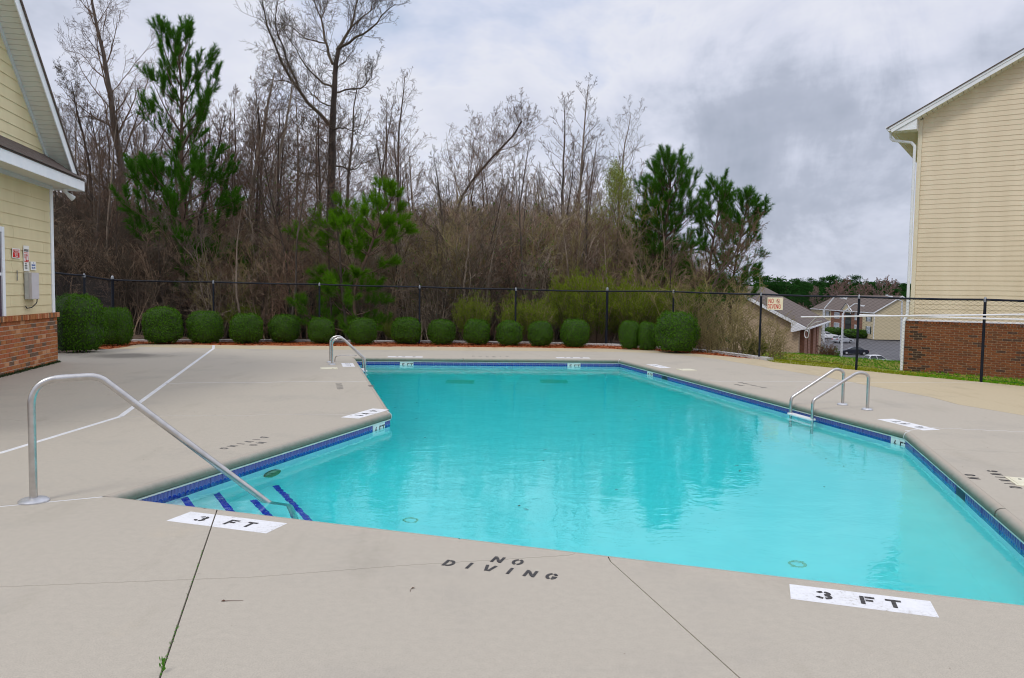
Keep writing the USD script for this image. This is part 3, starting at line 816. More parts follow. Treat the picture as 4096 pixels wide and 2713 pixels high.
words_on_deck("bold black NO DIVING stencil on the near deck before the front pool edge", 5, 2015, 2262, 0.094, 0.120, 0.95, MAT_BLACKPAINT, 0.150)
words_on_deck("faded NO DIVING stencil behind the near handrail, reading away from the camera", 0, 1004, 1774, 0.088, 0.122, 0.95, MAT_FADEDPAINT, 0.15)
words_on_deck("faded NO DIVING stencil on the left deck near the ladder and the white lines", 1, 1422, 1545, 0.10, 0.13, 0.95, MAT_FADEDPAINT, 0.5)
words_on_deck("pale worn NO DIVING stencil on the deck at the far end of the pool", 2, 1962, 1427, 0.10, 0.16, 0.95, MAT_FADEDPAINT, 0.2)
words_on_deck("worn NO DIVING stencil on the right deck beside the white joint line", 3, 2981, 1541, 0.10, 0.15, 0.95, MAT_FADEDPAINT, 0.24)
words_on_deck("dark NO DIVING stencil by the cream lid on the near right deck", 4, 3950, 1912, 0.088, 0.122, 0.95, MAT_BLACKPAINT, 0.24)


def depth_sign(label, i, px, py, ln, wd, text, mat=MAT_BLACKPAINT, letter=0.1, turn=0.0):
    up = pool_up(i)
    c, s = math.cos(turn), math.sin(turn)
    up = np.array([c * up[0] - s * up[1], s * up[0] + c * up[1], 0])
    rt = np.array([up[1], -up[0], 0.0])
    t = thing("depth_marking", label, "marking", at(px, py))
    # a painted panel; where a joint crosses it the paint breaks
    P = Polygon([(-ln / 2, -wd / 2), (ln / 2, -wd / 2), (ln / 2, wd / 2), (-ln / 2, wd / 2)])
    C0 = at(px, py)
    gl = []
    for g in (gaps,):
        loc = shapely.affinity.affine_transform(g.intersection(Point(C0[:2]).buffer(1.2)), [rt[0], rt[1], up[0], up[1], -np.dot(C0[:2], rt[:2]), -np.dot(C0[:2], up[:2])])
        P = P.difference(loc)
    for q in getattr(P, "geoms", [P]):
        if q.area > 0.001:
            obj("white_panel", placed(prism(q, 0.0004, 0.0012), (0, 0, 0), rt, up), MAT_WHITEPAINT, t)
    for ch, x in zip(text, (-0.25, 0.05, 0.23)):
        v, f = stencil_glyph(ch, letter)
        v = v.copy(); v[:, 0] += x * ln - v[:, 0].max() / 2; v[:, 1] -= letter / 2
        obj("letter", placed((v, f), (0, 0, 0.0024), rt, up), mat, t)


depth_sign("white 3 FT panel with a joint across it, by the near handrail and pool steps", 5, 907, 2089, 0.77, 0.23, "3FT")
depth_sign("white 3 FT panel at the lower right, on the front pool edge", 5, 3442, 2401, 0.68, 0.215, "3FT", letter=0.105)
depth_sign("white 4 FT panel at the pointed left corner of the pool", 0, 1464, 1654, 0.78, 0.24, "4FT")
depth_sign("white 4 FT panel at the right corner of the pool near the right ladder", 3, 3630, 1698, 0.80, 0.24, "4FT")
depth_sign("white 5 FT panel on the left deck beside the far ladder", 1, 1392, 1460, 0.80, 0.24, "5FT", MAT_FADEDPAINT)
depth_sign("white 5 FT panel on the far pool edge, the one nearer the left ladder", 2, 1621, 1428, 0.80, 0.24, "5FT", MAT_FADEDPAINT)
depth_sign("white 5 FT panel on the far pool edge, the one nearer the far right corner", 2, 2292, 1432, 0.80, 0.24, "5FT", MAT_FADEDPAINT)
depth_sign("white 5 FT panel on the right deck beside a square cream lid", 3, 2633, 1465, 0.80, 0.24, "5FT", MAT_FADEDPAINT)

for px, py, i, lab in ((1316, 1474, 1, "square cream skimmer lid on the deck before the far left ladder"), (2746, 1480, 3, "square cream skimmer lid on the far right deck"),
                       (4128, 1932, 4, "square cream skimmer lid at the right edge beside a NO DIVING stencil")):
    up = pool_up(i); rt = np.array([up[1], -up[0], 0.0])
    C0 = at(px, py)
    t = thing("skimmer_lid", lab, "lid", C0)
    obj("frame", placed(cat_([bx(-0.16, 0.16, -0.16, -0.14, 0.0005, 0.007), bx(-0.16, 0.16, 0.14, 0.16, 0.0005, 0.007), bx(-0.16, -0.14, -0.14, 0.14, 0.0005, 0.007), bx(0.14, 0.16, -0.14, 0.14, 0.0005, 0.007)]), (0, 0, 0), rt, up), MAT_CREAM, t)
    obj("lid", placed(bev(-0.137, 0.137, -0.137, 0.137, 0.0005, 0.010, 0.003), (0, 0, 0), rt, up), MAT_CREAM, t)
    obj("finger_hole", placed(trimesh.creation.cylinder(radius=0.014, height=0.002, sections=12).apply_translation([0.07, 0.07, 0.0112]), (0, 0, 0), rt, up), MAT_INKDARK, t)

# ------------------------------------------------------------------ handrail and ladders
def flange(c, parent, r=0.085):
    prof = np.array([[0.0, 0.0], [r, 0.0], [r, 0.008], [r * 0.85, 0.02], [r * 0.45, 0.028], [0.0, 0.028]])
    m = trimesh.creation.revolve(prof, sections=28)
    m.apply_translation(c)
    obj("flange", m, MAT_STEELDULL, parent, smooth=30)


B0 = at(135, 2006)
E0 = at(1066, 2008, ZW)
hn = np.cross(E0 - B0, [0, 0, 1.0]); hn[2] = 0; hn /= np.linalg.norm(hn)
T1 = on_plane(113, 1520, B0, hn)
T2 = on_plane(395, 1505, B0, hn)
top_z = 0.5 * (T1[2] + T2[2]) + 0.005
Q1 = np.array([B0[0], B0[1], T1[2]])
dirE = E0 - T2
E1 = E0 + dirE / np.linalg.norm(dirE) * 0.24
E2 = E1 + (E1 - E0) * np.array([0.35, 0.35, 0]) + np.array([0, 0, -0.55])
hr = thing("handrail", "long steel handrail sloping from the near left deck down into the pool", "handrail", B0)
path = fillet([B0, Q1, T2, E1, E2], [0.19, 0.17, 0.10], 10)
obj("rail", tube(path - B0, 0.0265, 18), MAT_STEEL, hr, smooth=40)
flange((0, 0, 0.001), hr, 0.1)


def ladder(label, ei, bases, tops, waters, r, tread=None, brace=None, rung_n=3, wz=ZW):
    b0 = at(*bases[0])
    t = thing("pool_ladder", label, "ladder", b0)
    feet = []
    for (bp, tp, wp) in zip(bases, tops, waters):
        B = at(*bp); Wp = at(*wp, ZW)
        a_, _, _, n_ = edge(ei)
        gap_ = np.dot(Wp[:2] - a_, n_)
        Wp[:2] += n_ * max(0.085 - gap_, 0.0)
        n = np.cross(Wp - B, [0, 0, 1.0]); n[2] = 0; n /= np.linalg.norm(n)
        pts = [B] + [on_plane(x, y, B, n) for x, y in tp] + [Wp, Wp + np.array([0, 0, -0.85])]
        pts[1] = np.array([B[0], B[1], pts[1][2]])
        pts[-3] = np.array([Wp[0], Wp[1], pts[-3][2]])
        path = fillet(pts, [0.17] + [0.2] * (len(tp) - 2) + [0.10, 0.03] if len(tp) >= 2 else 0.15, 9)
        obj("rail", tube(path - b0, r, 14), MAT_STEEL, t, smooth=40)
        flange(B - b0 + (0, 0, 0.001), t, 0.075)
        feet.append(Wp)
    for k in range(rung_n):
        z = 0.035 - 0.27 * k
        a, b = feet[0] + (0, 0, z), feet[1] + (0, 0, z)
        u = (b - a); L = np.linalg.norm(u); u /= L
        w = np.array([-u[1], u[0], 0])
        obj("tread", placed(bev(-0.02, L + 0.02, -0.045, 0.045, -0.014, 0.014, 0.006), a - b0, u, w), MAT_WHITEPLASTIC, t)
    return t, b0


ladder("steel pool ladder with a white tread on the right side of the pool", 3, [(3469, 1640), (3370, 1620)],
       [[(3479, 1497), (3432, 1489), (3325, 1602)], [(3383, 1486), (3345, 1474), (3222, 1592)]], [(3300, 1688), (3207, 1664)], 0.0215)
lt, lb = ladder("steel pool ladder with two looped rails at the far left pool edge", 1, [(1328, 1459), (1321, 1450)],
       [[(1328, 1362), (1366, 1348), (1446, 1436)], [(1321, 1354), (1358, 1341), (1440, 1434)]], [(1461, 1492), (1452, 1482)], 0.0215)
p0, p1, p2 = at(1339, 1447), None, None
n = np.array([0.0, 1.0, 0.0])
obj("brace", tube(fillet([p0, on_plane(1342, 1425, p0, n), on_plane(1362, 1422, p0, n), on_plane(1427, 1422, p0, n)], 0.09, 6) - lb, 0.012, 8), MAT_STEEL, lt, smooth=40, label="thin bent side bar")

# ------------------------------------------------------------------ mulch, edging strip and the terrain
BACK = LineString(EDGE_BACK[:10])
curb_line = LineString([(-11.5, 20.6), (-11.15, 22.1), P2(500, 1366), P2(1024, 1367), P2(1536, 1369), P2(2048, 1374), (2.95, 22.95), (4.7, 21.55), P2(2850, 1410), P2(3030, 1434), P2(3080, 1440)])
curbs = curb_line.buffer(0.11, cap_style="flat", join_style="mitre")
FENCE = [((-9.85, 16.6), 1.82), ((-10.35, 18.9), 1.78), ((-11.1, 21.7), 1.70), ((-8.40, 21.95), 1.69), ((-5.46, 22.1), 1.67), ((-2.66, 22.35), 1.645), ((0.09, 22.6), 1.62), ((2.78, 23.0), 1.60),
         ((4.46, 21.7), 1.62), ((6.02, 18.95), 1.58), ((7.53, 17.0), 1.555), ((8.79, 14.55), 1.54), ((9.95, 12.0), 1.53), ((11.0, 9.0), 1.52)]
edge_total = LineString(EDGE_BACK)
mulch_poly = Polygon([(-9.75, 18.9)] + EDGE_BACK[1:9] + [tuple(p) for p in list(curb_line.coords)[::-1]]).buffer(0).difference(curbs).difference(DECK)


def pnoise(x, y, s, seed=0):
    return meshkit.fbm(np.stack([x * s, y * s, np.zeros_like(x) + seed * 7.3], -1), 4, seed)


def grid_sheet(poly, step, zf):
    x0, y0, x1, y1 = poly.bounds
    xs, ys = np.arange(x0, x1 + step, step), np.arange(y0, y1 + step, step)
    X, Y = np.meshgrid(xs, ys)
    ok = shapely.contains_xy(poly, X, Y)
    cell = ok[:-1, :-1] | ok[1:, :-1] | ok[:-1, 1:] | ok[1:, 1:]
    idx = np.arange(X.size).reshape(X.shape)
    a, b, c, d = idx[:-1, :-1][cell], idx[:-1, 1:][cell], idx[1:, 1:][cell], idx[1:, :-1][cell]
    F = np.vstack([np.column_stack([a, b, c]), np.column_stack([a, c, d])])
    Z = zf(X, Y)
    V = np.column_stack([X.ravel(), Y.ravel(), Z.ravel()])
    keep = np.unique(F); re = np.full(len(V), -1); re[keep] = np.arange(len(keep))
    return V[keep], re[F]


mz = lambda X, Y: -0.035 + 0.06 * pnoise(X, Y, 3.0, 1)
mp = mulch_poly.buffer(0.02)
obj("mulch_bed", grid_sheet(mp, 0.12, mz), MAT_MULCH, smooth=True, kind="structure")
rng = np.random.default_rng(5)


def scatter(poly, n, rng):
    x0, y0, x1, y1 = poly.bounds
    out = np.zeros((0, 2))
    while len(out) < n:
        q = rng.uniform((x0, y0), (x1, y1), (n * 6, 2))
        out = np.vstack([out, q[shapely.contains_xy(poly, q[:, 0], q[:, 1])]])
    return out[:n]


def leaf_quads(C, D, N, ln, wd, bend=0.0):
    """Diamond leaves: centre, long direction, normal; two triangles each."""
    S = np.cross(N, D)
    S /= np.maximum(np.linalg.norm(S, axis=1, keepdims=True), 1e-9)
    ln = np.broadcast_to(ln, (len(C),))[:, None]; wd = np.broadcast_to(wd, (len(C),))[:, None]
    V = np.stack([C - D * ln / 2, C + S * wd / 2 + N * bend * wd, C + D * ln / 2, C - S * wd / 2 + N * bend * wd], 1).reshape(-1, 3)
    b = np.arange(len(C))[:, None] * 4
    F = np.vstack([b + np.array([[0, 2, 1]]), b + np.array([[0, 3, 2]])])
    return V, F


def unit(v):
    return v / np.maximum(np.linalg.norm(v, axis=-1, keepdims=True), 1e-9)


pts = scatter(mulch_poly, 5200, rng)
C = np.column_stack([pts, mz(pts[:, 0], pts[:, 1]) + 0.012])
D = unit(np.column_stack([rng.normal(size=(len(pts), 2)), rng.normal(0, 0.25, len(pts))]))
N = unit(np.column_stack([rng.normal(0, 0.35, (len(pts), 2)), np.ones(len(pts))]))
obj("mulch_chips", leaf_quads(C, D, N, rng.uniform(0.05, 0.13, len(pts)), rng.uniform(0.015, 0.04, len(pts))), MAT_CHIP, label="loose orange mulch chips strewn in the bed under the fence", cat="mulch", kind="stuff")
# the pale edging strip, laid as short kerb stones
L = curb_line.length
k = 0
s = 0.0
edging = thing("edging_kerb", "low pale concrete edging strip running under the black fence", "kerb", (0, 0, 0), kind="structure")
while s < L - 0.05:
    e = min(s + 1.2, L)
    seg = shapely.ops.substring(curb_line, s + 0.004, e - 0.004)
    q = seg.buffer(0.11, cap_style="flat", join_style="mitre")
    if q.geom_type == "Polygon":
        obj("kerb_stone", prism(q, -0.15, 0.055), MAT_CURB, edging)
    s = e

OUT = LineString(EDGE_BACK[9:])
OUTP = np.array(EDGE_BACK)


def dist_out(x, y):
    p = np.stack([x, y], -1)
    best = np.full(x.shape, 1e9)
    for a, b in zip(OUTP[6:-1], OUTP[7:]):
        d = b - a
        t = np.clip(((p - a) @ d) / (d @ d), 0, 1)
        best = np.minimum(best, np.linalg.norm(p - a - t[..., None] * d, axis=-1))
    return best


def smooth01(x, a, b):
    t = np.clip((x - a) / (b - a), 0, 1)
    return t * t * (3 - 2 * t)


def lot_z(y):
    return -9.9 + 0.033 * (np.minimum(y, 235) - 125)


def terrain(x, y):
    x, y = np.asarray(x, float), np.asarray(y, float)
    r = x / np.maximum(y, 1.0)
    s = dist_out(x, y)
    zr = np.interp(s, [0, 3.5, 8, 28, 66], [-0.03, -0.32, -0.46, -2.35, -11.6])
    zr = np.where(y > 60, np.maximum(zr, np.where(y > 78, lot_z(y) - 0.05, -99)), zr)
    zr = np.where(y > 95, lot_z(y) - 0.05, zr)
    hill = smooth01(y, 235, 330) * 5.5 + smooth01(y, 330, 700) * 3.5
    zr = zr + np.where(y > 200, hill, 0)
    zl = -0.06 - np.clip(y - 23, 0, 40) * 0.018 + 0.12 * smooth01(-x, 9.5, 12) * (1 - smooth01(y, 24, 32)) - np.clip(y - 63, 0, 400) * 0.004
    w = smooth01(r, 0.20, 0.315)
    w = np.where(y < 14, 1.0, w)
    z = zl * (1 - w) + zr * w
    z = np.where(y < 4, -0.08, z)
    z = z + 0.04 * (pnoise(x, y, 0.7, 3) - 0.5) * np.clip((y - 20) / 6, 0, 1)
    return z


def axis(lo, hi, fine_lo, fine_hi, step, far):
    a = np.arange(fine_lo, fine_hi + step, step)
    lft = fine_lo - np.cumsum(np.geomspace(step, far, 26)); rgt = fine_hi + step + np.cumsum(np.geomspace(step, far, 26))
    q = np.concatenate([lft[::-1], a, rgt])
    return q[(q > lo) & (q < hi)]


gx, gy = axis(-900, 900, -32, 34, 0.6, 120), axis(-120, 1400, 2, 60, 0.6, 130)
X, Y = np.meshgrid(gx, gy)
Z = terrain(X, Y)
idx = np.arange(X.size).reshape(X.shape)
a, b, c, d = idx[:-1, :-1].ravel(), idx[:-1, 1:].ravel(), idx[1:, 1:].ravel(), idx[1:, :-1].ravel()
F = np.vstack([np.column_stack([a, b, c]), np.column_stack([a, c, d])])
V = np.column_stack([X.ravel(), Y.ravel(), Z.ravel()])
cen = V[F].mean(1)
core = DECK.buffer(-0.75)
F = F[~shapely.contains_xy(core, cen[:, 0], cen[:, 1])]
obj("ground", (V, F), MAT_LITTER, smooth=True, kind="structure")

# lawn beyond the fence on the right: a sheet over the ground and blades
lawn_poly = Polygon([P2(3020, 1437), P2(3100, 1452)] + EDGE_BACK[10:15] + [(14.5, 8), (22, 12), (26, 24), (22, 42), (13.5, 42), (9.2, 30), (6.9, 23.0), (6.0, 20.4)]).buffer(0)
lz = lambda x, y: terrain(x, y) + 0.018 + 0.0 * x
obj("lawn", grid_sheet(lawn_poly.buffer(-0.02), 0.3, lz), MAT_LAWN, smooth=True, kind="structure")
pts = scatter(lawn_poly.difference(DECK.buffer(0.02)), 26000, rng)
keep = (pts[:, 1] < 31)
pts = pts[keep]
nb = 3
base = np.repeat(pts, nb, 0) + rng.normal(0, 0.02, (len(pts) * nb, 2))
C = np.column_stack([base, lz(base[:, 0], base[:, 1]) - 0.01])
h = rng.uniform(0.035, 0.085, len(C)) * (0.8 + 0.5 * pnoise(C[:, 0], C[:, 1], 0.8, 9))
lean = rng.normal(0, 0.45, (len(C), 2))
tip = C + np.column_stack([lean * h[:, None], h])
az = rng.uniform(0, 2 * math.pi, len(C))
sd = np.column_stack([np.cos(az), np.sin(az), np.zeros(len(C))]) * rng.uniform(0.006, 0.012, len(C))[:, None]
V = np.stack([C - sd, C + sd, tip], 1).reshape(-1, 3)
F = np.arange(len(V)).reshape(-1, 3)
rich = (pnoise(C[:, 0], C[:, 1], 0.6, 11) + smooth01(C[:, 0], 8.6, 10.5) * 0.35 > 0.62)
obj("grass", (V, F[~rich]), MAT_GRASS, label="short yellowish grass on the bank beyond the fence", cat="grass", kind="stuff")
obj("rich_grass", (V, F[rich]), MAT_GRASSRICH, label="greener grass patches along the brick wall of the right building", cat="grass", kind="stuff")

# ------------------------------------------------------------------ chain-link fence with posts, rails and wire panels
fence = thing("chain_link_fence", "black chain link fence with posts round the back of the pool deck", "fence")
post_r = lambda i: 0.036 if i in (2, 7) else 0.026
for i, ((x, y), h) in enumerate(FENCE):
    r = post_r(i)
    extra = 0.07 if i in (2, 7) else 0.0
    z0 = 0.0
    p = obj("post", tube([(x, y, -0.1), (x, y, 0.6), (x, y, h - 0.05 + extra)], r, 10), MAT_VINYLBLACK, fence, smooth=40)
    prof = np.array([[0, 0], [r + 0.006, 0], [r + 0.006, 0.045], [r * 0.7, 0.085], [0, 0.10]])
    m = trimesh.creation.revolve(prof, sections=10); m.apply_translation([x, y, h - 0.055 + extra])
    obj("post_cap", m, MAT_GALV, p, smooth=40)
for i in range(len(FENCE) - 1):
    (x0, y0), h0 = FENCE[i]; (x1, y1), h1 = FENCE[i + 1]
    a, b = np.array([x0, y0, h0 - 0.01]), np.array([x1, y1, h1 - 0.01])
    mid = (a + b) / 2 - (0, 0, 0.012)
    if i == 7:
        mid = (a + b) / 2 + (0, 0, 0.01)
    obj("top_rail", tube([a, (a + mid) / 2 - (0, 0, 0.003), mid, (mid + b) / 2 - (0, 0, 0.003), b], 0.0205, 9), MAT_VINYLBLACK, fence, smooth=40)
    # woven wire: zigzag strands, neighbours hooked into each other
    L = math.hypot(x1 - x0, y1 - y0)
    u = np.array([x1 - x0, y1 - y0, 0]) / L
    w = np.array([-u[1], u[0], 0])
    p = 0.0345                                                # half a diamond
    m = int(L / (2 * p))
    T = Tubes()
    zb = 0.04
    for k in range(m):
        s0 = (k + 0.5) * 2 * p
        hh = h0 + (h1 - h0) * s0 / L - 0.035
        nz = int((hh - zb) / p)
        j = np.arange(nz + 1)
        ss = s0 + np.where((j + k) % 2 == 0, p, -p)
        zz = zb + (hh - zb) * j / nz
        off = np.where((j + k) % 2 == 0, 0.002, -0.002)
        P = a * (1, 1, 0) + ss[:, None] * u + off[:, None] * w + zz[:, None] * np.array([0, 0, 1.0])
        T.add(P, 0.0030, 3)
    obj("wire_panel", T.mesh(), MAT_VINYLBLACK, fence)
    obj("tension_wire", tube([a * (1, 1, 0) + (0, 0, 0.05), b * (1, 1, 0) + (0, 0, 0.05)], 0.0025, 4), MAT_VINYLBLACK, fence)

# NO DIVING sign wired to the fence
fa, fb = np.array([*FENCE[9][0], 0]), np.array([*FENCE[10][0], 0])
fu = (fb - fa) / np.linalg.norm(fb - fa); fn = np.array([fu[1], -fu[0], 0.0])
if np.dot(fn, EYE - fa) < 0:
    fn = -fn
pl = fa + fn * 0.035
c00, c10, c01 = on_plane(3069, 1239, pl, fn), on_plane(3131, 1241, pl, fn), on_plane(3070, 1190, pl, fn)
sw, sh = np.linalg.norm((c10 - c00)[:2]), abs(c01[2] - c00[2])
O = (c00 + c10) / 2; O[2] = min(c00[2], c10[2])
sg = thing("fence_sign", "cream NO DIVING sign in red letters hung on the black fence", "sign", O)
ax = fu if np.dot(fu, RT) > 0 else -fu
obj("board", placed(bev(-sw / 2, sw / 2, -0.003, 0.003, 0, sh, 0.001), (0, 0, 0), ax, -fn), MAT_SIGNCREAM, sg)


def sign_text(txt, h, cx, cz, mat, parent, width=None, O=np.zeros(3), ax=ax, fn=fn, off=0.0035, bold=True):
    t = meshkit.text_mesh(txt, h, 0.001, bold=bold)
    v = np.array(t.vertices); v[:, 0] -= v[:, 0].min(); w = v[:, 0].max()
    if width:
        v[:, 0] *= width / w; w = width
    v[:, 0] += cx - w / 2; v[:, 1] += cz
    return obj("lettering", placed((v, np.array(t.faces)), O + np.asarray(fn) * off, ax, (0, 0, 1), fn), mat, parent)


sign_text("NO", sh * 0.34, -sw * 0.26, sh * 0.55, MAT_RED, sg, sw * 0.34)
sign_text("DIVING", sh * 0.34, -sw * 0.05, sh * 0.11, MAT_RED, sg, sw * 0.84)
th = np.linspace(0, 2 * math.pi, 29)
rc = sh * 0.17
ring = np.column_stack([sw * 0.2 + rc * 0.8 * np.cos(th), np.zeros(29), sh * 0.72 + rc * np.sin(th)])
sym = cat_([tube(ring, 0.0045, 5), tube([(sw * 0.2 - rc * 0.55, 0, sh * 0.72 + rc * 0.7), (sw * 0.2, 0, sh * 0.72), (sw * 0.2 + rc * 0.55, 0, sh * 0.72 - rc * 0.7)], 0.0045, 5)])
obj("barred_circle", placed(sym, fn * 0.004, ax, -fn), MAT_RED, sg)
dv = cat_([tube([(sw * 0.2 - 0.02, 0, sh * 0.70), (sw * 0.2 - 0.005, 0, sh * 0.715), (sw * 0.2 + 0.004, 0, sh * 0.66), (sw * 0.2 + 0.006, 0, sh * 0.60)], [0.004, 0.007, 0.006, 0.003], 5), meshkit.arrays(trimesh.creation.icosphere(1, 0.008).apply_translation([sw * 0.2 - 0.02, 0, sh * 0.755]))[:2]])
obj("diver_symbol", placed(dv, fn * 0.005, ax, -fn), MAT_INKDARK, sg)

# the long white poles and the rescue hook that hang on the fence
def fence_pt(px, py, out=0.05):
    best = None
    d = ray(px, py)
    for (p, _), (q, _) in zip(FENCE[8:], FENCE[9:]):
        a, b = np.array([*p, 0.0]), np.array([*q, 0.0])
        u = (b - a) / np.linalg.norm(b - a); n = np.array([u[1], -u[0], 0.0])
        if np.dot(n, EYE - a) < 0:
            n = -n
        h = on_plane(px, py, a + n * out, n)
        t = np.dot(h - a, u)
        if -0.3 <= t <= np.linalg.norm(b - a) + 0.3:
            best = h
    return best


A1, B1 = fence_pt(3205, 1268, 0.06), fence_pt(4060, 1259, 0.06)
A2, B2 = fence_pt(3440, 1260, 0.10), fence_pt(4060, 1278, 0.10)


def pole_path(a, b, bow):
    t = np.linspace(0, 1, 9)[:, None]
    n = np.array([-(b - a)[1], (b - a)[0], 0]); n /= np.linalg.norm(n)
    if np.dot(n, EYE - a) < 0:
        n = -n
    return a + (b - a) * t + n * (bow * 4 * t * (1 - t)) * 1.0


def crosses(a, b):
    """How far a straight line a-b would pass behind the fence's posts."""
    u = (b - a)[:2] / np.linalg.norm((b - a)[:2]); n = np.array([-u[1], u[0]])
    if np.dot(n, EYE[:2] - a[:2]) < 0:
        n = -n
    return max([np.dot(np.array(p) - a[:2], n) for p, _ in FENCE[9:13] if 0 < np.dot(np.array(p) - a[:2], u) < np.linalg.norm((b - a)[:2])] + [0.0])


B1x = A1 + (B1 - A1) * 1.12
hk = thing("rescue_hook_pole", "long white pole with a bent body hook hanging on the right fence", "pole", A1)
pp = pole_path(A1, B1x, crosses(A1, B1x) + 0.07)
obj("pole", tube(pp - A1, 0.017, 10), MAT_WHITEPLASTIC, hk, smooth=40)
hp = [fence_pt(x, y, 0.10) for x, y in ((3285, 1266), (3262, 1272), (3232, 1302), (3216, 1335), (3222, 1352), (3232, 1352), (3236, 1330), (3240, 1304), (3262, 1290), (3287, 1284))]
obj("hook", tube(fillet(np.array(hp) - A1, 0.15, 3), 0.011, 7), MAT_STEELDULL, hk, smooth=40)
sk = thing("pool_brush_pole", "second white telescopic pole slung below the hook pole on the fence", "pole", A2)
pp = pole_path(A2, A2 + (B2 - A2) * 1.12, crosses(A2, A2 + (B2 - A2) * 1.12) + 0.10)
obj("pole", tube(pp - A2, 0.017, 10), MAT_WHITEPLASTIC, sk, smooth=40)
obj("collar", tube([pp[0] - A2, pp[0] - A2 + (pp[1] - pp[0]) * 0.25], 0.022, 10), MAT_WHITEPLASTIC, sk, smooth=40)
# ------------------------------------------------------------------ left building: brick base, lap siding, skirt roof, gable
def LB(v):
    """Left building: x = from the far corner towards the camera, y = out of the wall, z = up."""
    return v


lb = thing("pool_house", "cream lap sided pool house with brick base and white trim at the left", "building", PL0)
AX, AY = UL, NL
put = lambda m: placed(m, (0, 0, 0), AX, AY)
WX = 9.5
obj("wall", put(bx(0.03, WX, -7.5, -0.05, 0.9, 4.2)), MAT_LAPYELLOW, lb)
gpts = np.array([(0.05, 3.7), (WX, 3.7), (WX, 3.9), (5.0, 8.25)])
g = Polygon([(0.02, 3.7), (9.98, 3.7), (5.0, 8.2)])
gm = prism(g, 0, 0.1)
gv = gm[0][:, [0, 2, 1]]; gv[:, 1] = -0.15 + gm[0][:, 2]
obj("gable_wall", put((gv, gm[1][:, ::-1])), MAT_LAPYELLOW, lb)


def lap(z0, z1, x0, x1, y, t=0.014):
    """One siding board: its lower edge stands proud."""
    v = np.array([[x0, y, z0], [x1, y, z0], [x1, y, z1 + 0.02], [x0, y, z1 + 0.02], [x0, y + t, z0], [x1, y + t, z0], [x1, y + 0.002, z1 + 0.02], [x0, y + 0.002, z1 + 0.02]], float)
    return v, BOXF


for k in range(13):
    z0 = 1.0 + 0.2 * k - 0.05
    z0 = max(z0, 0.99)
    z1 = 1.0 + 0.2 * (k + 1) - 0.05
    if z1 > 3.42:
        z1 = 3.40
    if z1 - z0 > 0.03:
        cut = 0.16 + (0.55 + 1.37 * k) % 2.1
        spans_ = ((0.16, cut - 0.002), (cut + 0.002, 2.335), (3.642, WX)) if z0 < 2.45 else ((0.16, cut - 0.002), (cut + 0.002, WX))
        for xa_, xb_ in spans_:
            obj("siding_board", put(lap(z0, z1, xa_, xb_, -0.05)), MAT_LAPYELLOW, lb)
slope = 0.915
for k in range(11):
    z0 = 3.9 + 0.2 * k
    x0 = 0.12 + (z0 - 3.9) / slope
    b = lap(z0, z0 + 0.2, x0 - 0.0, 8.0, -0.05)
    v = b[0].copy()
    v[[2 + 1, 7], 0] += 0.22 / slope
    obj("gable_board", put((v, b[1])), MAT_LAPYELLOW, lb)
obj("corner_trim", put(bev(0.045, 0.158, -0.10, -0.022, 0.985, 3.40, 0.003)), MAT_TRIMWHITE, lb)
obj("corner_trim", put(bev(0.02, 0.045, -0.16, -0.022, 0.985, 3.40, 0.003)), MAT_TRIMWHITE, lb)
obj("frieze_board", put(bev(0.03, WX, -0.05, -0.020, 3.395, 3.475, 0.002)), MAT_TRIMGREY, lb)
# dark window that stands on the brick base
dr = obj("window", put(bx(2.455, 3.52, -0.047, -0.035, 0.995, 2.405)), MAT_DOOR, lb)
for a_, b_, c_, d_ in ((2.34, 2.452, 0.995, 2.50), (3.525, 3.637, 0.995, 2.50), (2.454, 3.523, 2.41, 2.50)):
    obj("trim", put(bev(a_, b_, -0.05, -0.012, c_, d_, 0.003)), MAT_TRIMWHITE, dr)
obj("meeting_rail", put(bev(2.456, 3.52, -0.034, -0.026, 1.68, 1.73, 0.002)), MAT_TRIMWHITE, dr)
# skirt roof with its fascia and soffit
FO = 0.42
obj("soffit", put(bx(-0.40, WX, -0.05, FO - 0.022, 3.476, 3.492)), MAT_SOFFIT, lb)
obj("fascia_board", put(bev(-0.42, WX, FO - 0.02, FO, 3.44, 3.635, 0.003)), MAT_TRIMWHITE, lb)
obj("fascia_board", put(bev(-0.42, -0.40, -3.0, FO - 0.022, 3.44, 3.635, 0.003)), MAT_TRIMWHITE, lb)
obj("soffit", put(bx(-0.40, 0.03, -7.5, -0.052, 3.476, 3.492)), MAT_SOFFIT, lb)
# shingle courses of the skirt roof: thin overlapping strips
nrow = 4
for k in range(nrow):
    y1 = FO + 0.03 - k * 0.125
    y0 = y1 - 0.14
    zz = lambda y: 3.66 + (FO + 0.03 - y) * 0.72
    x = -0.45
    rngs = np.random.default_rng(30 + k)
    while x < 6:
        w = 0.30
        lift = rngs.uniform(0, 0.004)
        v = np.array([[x + 0.002, y0, zz(y0)], [x + w - 0.002, y0, zz(y0)], [x + w - 0.002, y1, zz(y1)], [x + 0.002, y1, zz(y1)]])
        vv = np.vstack([v, v + (0, 0, 0.010 + lift)])
        vv[6:8, 2] += 0.006
        obj("shingle", put((vv, BOXF)), MAT_SHINGLE, lb)
        x += w
obj("roof_deck", put((np.array([[-0.44, FO + 0.01, 3.637], [WX, FO + 0.01, 3.637], [WX, -0.15, 4.05], [-0.44, -0.15, 4.05], [-0.44, FO + 0.01, 3.655], [WX, FO + 0.01, 3.655], [WX, -0.15, 4.068], [-0.44, -0.15, 4.068]]), BOXF)), MAT_SHINGLE, lb)
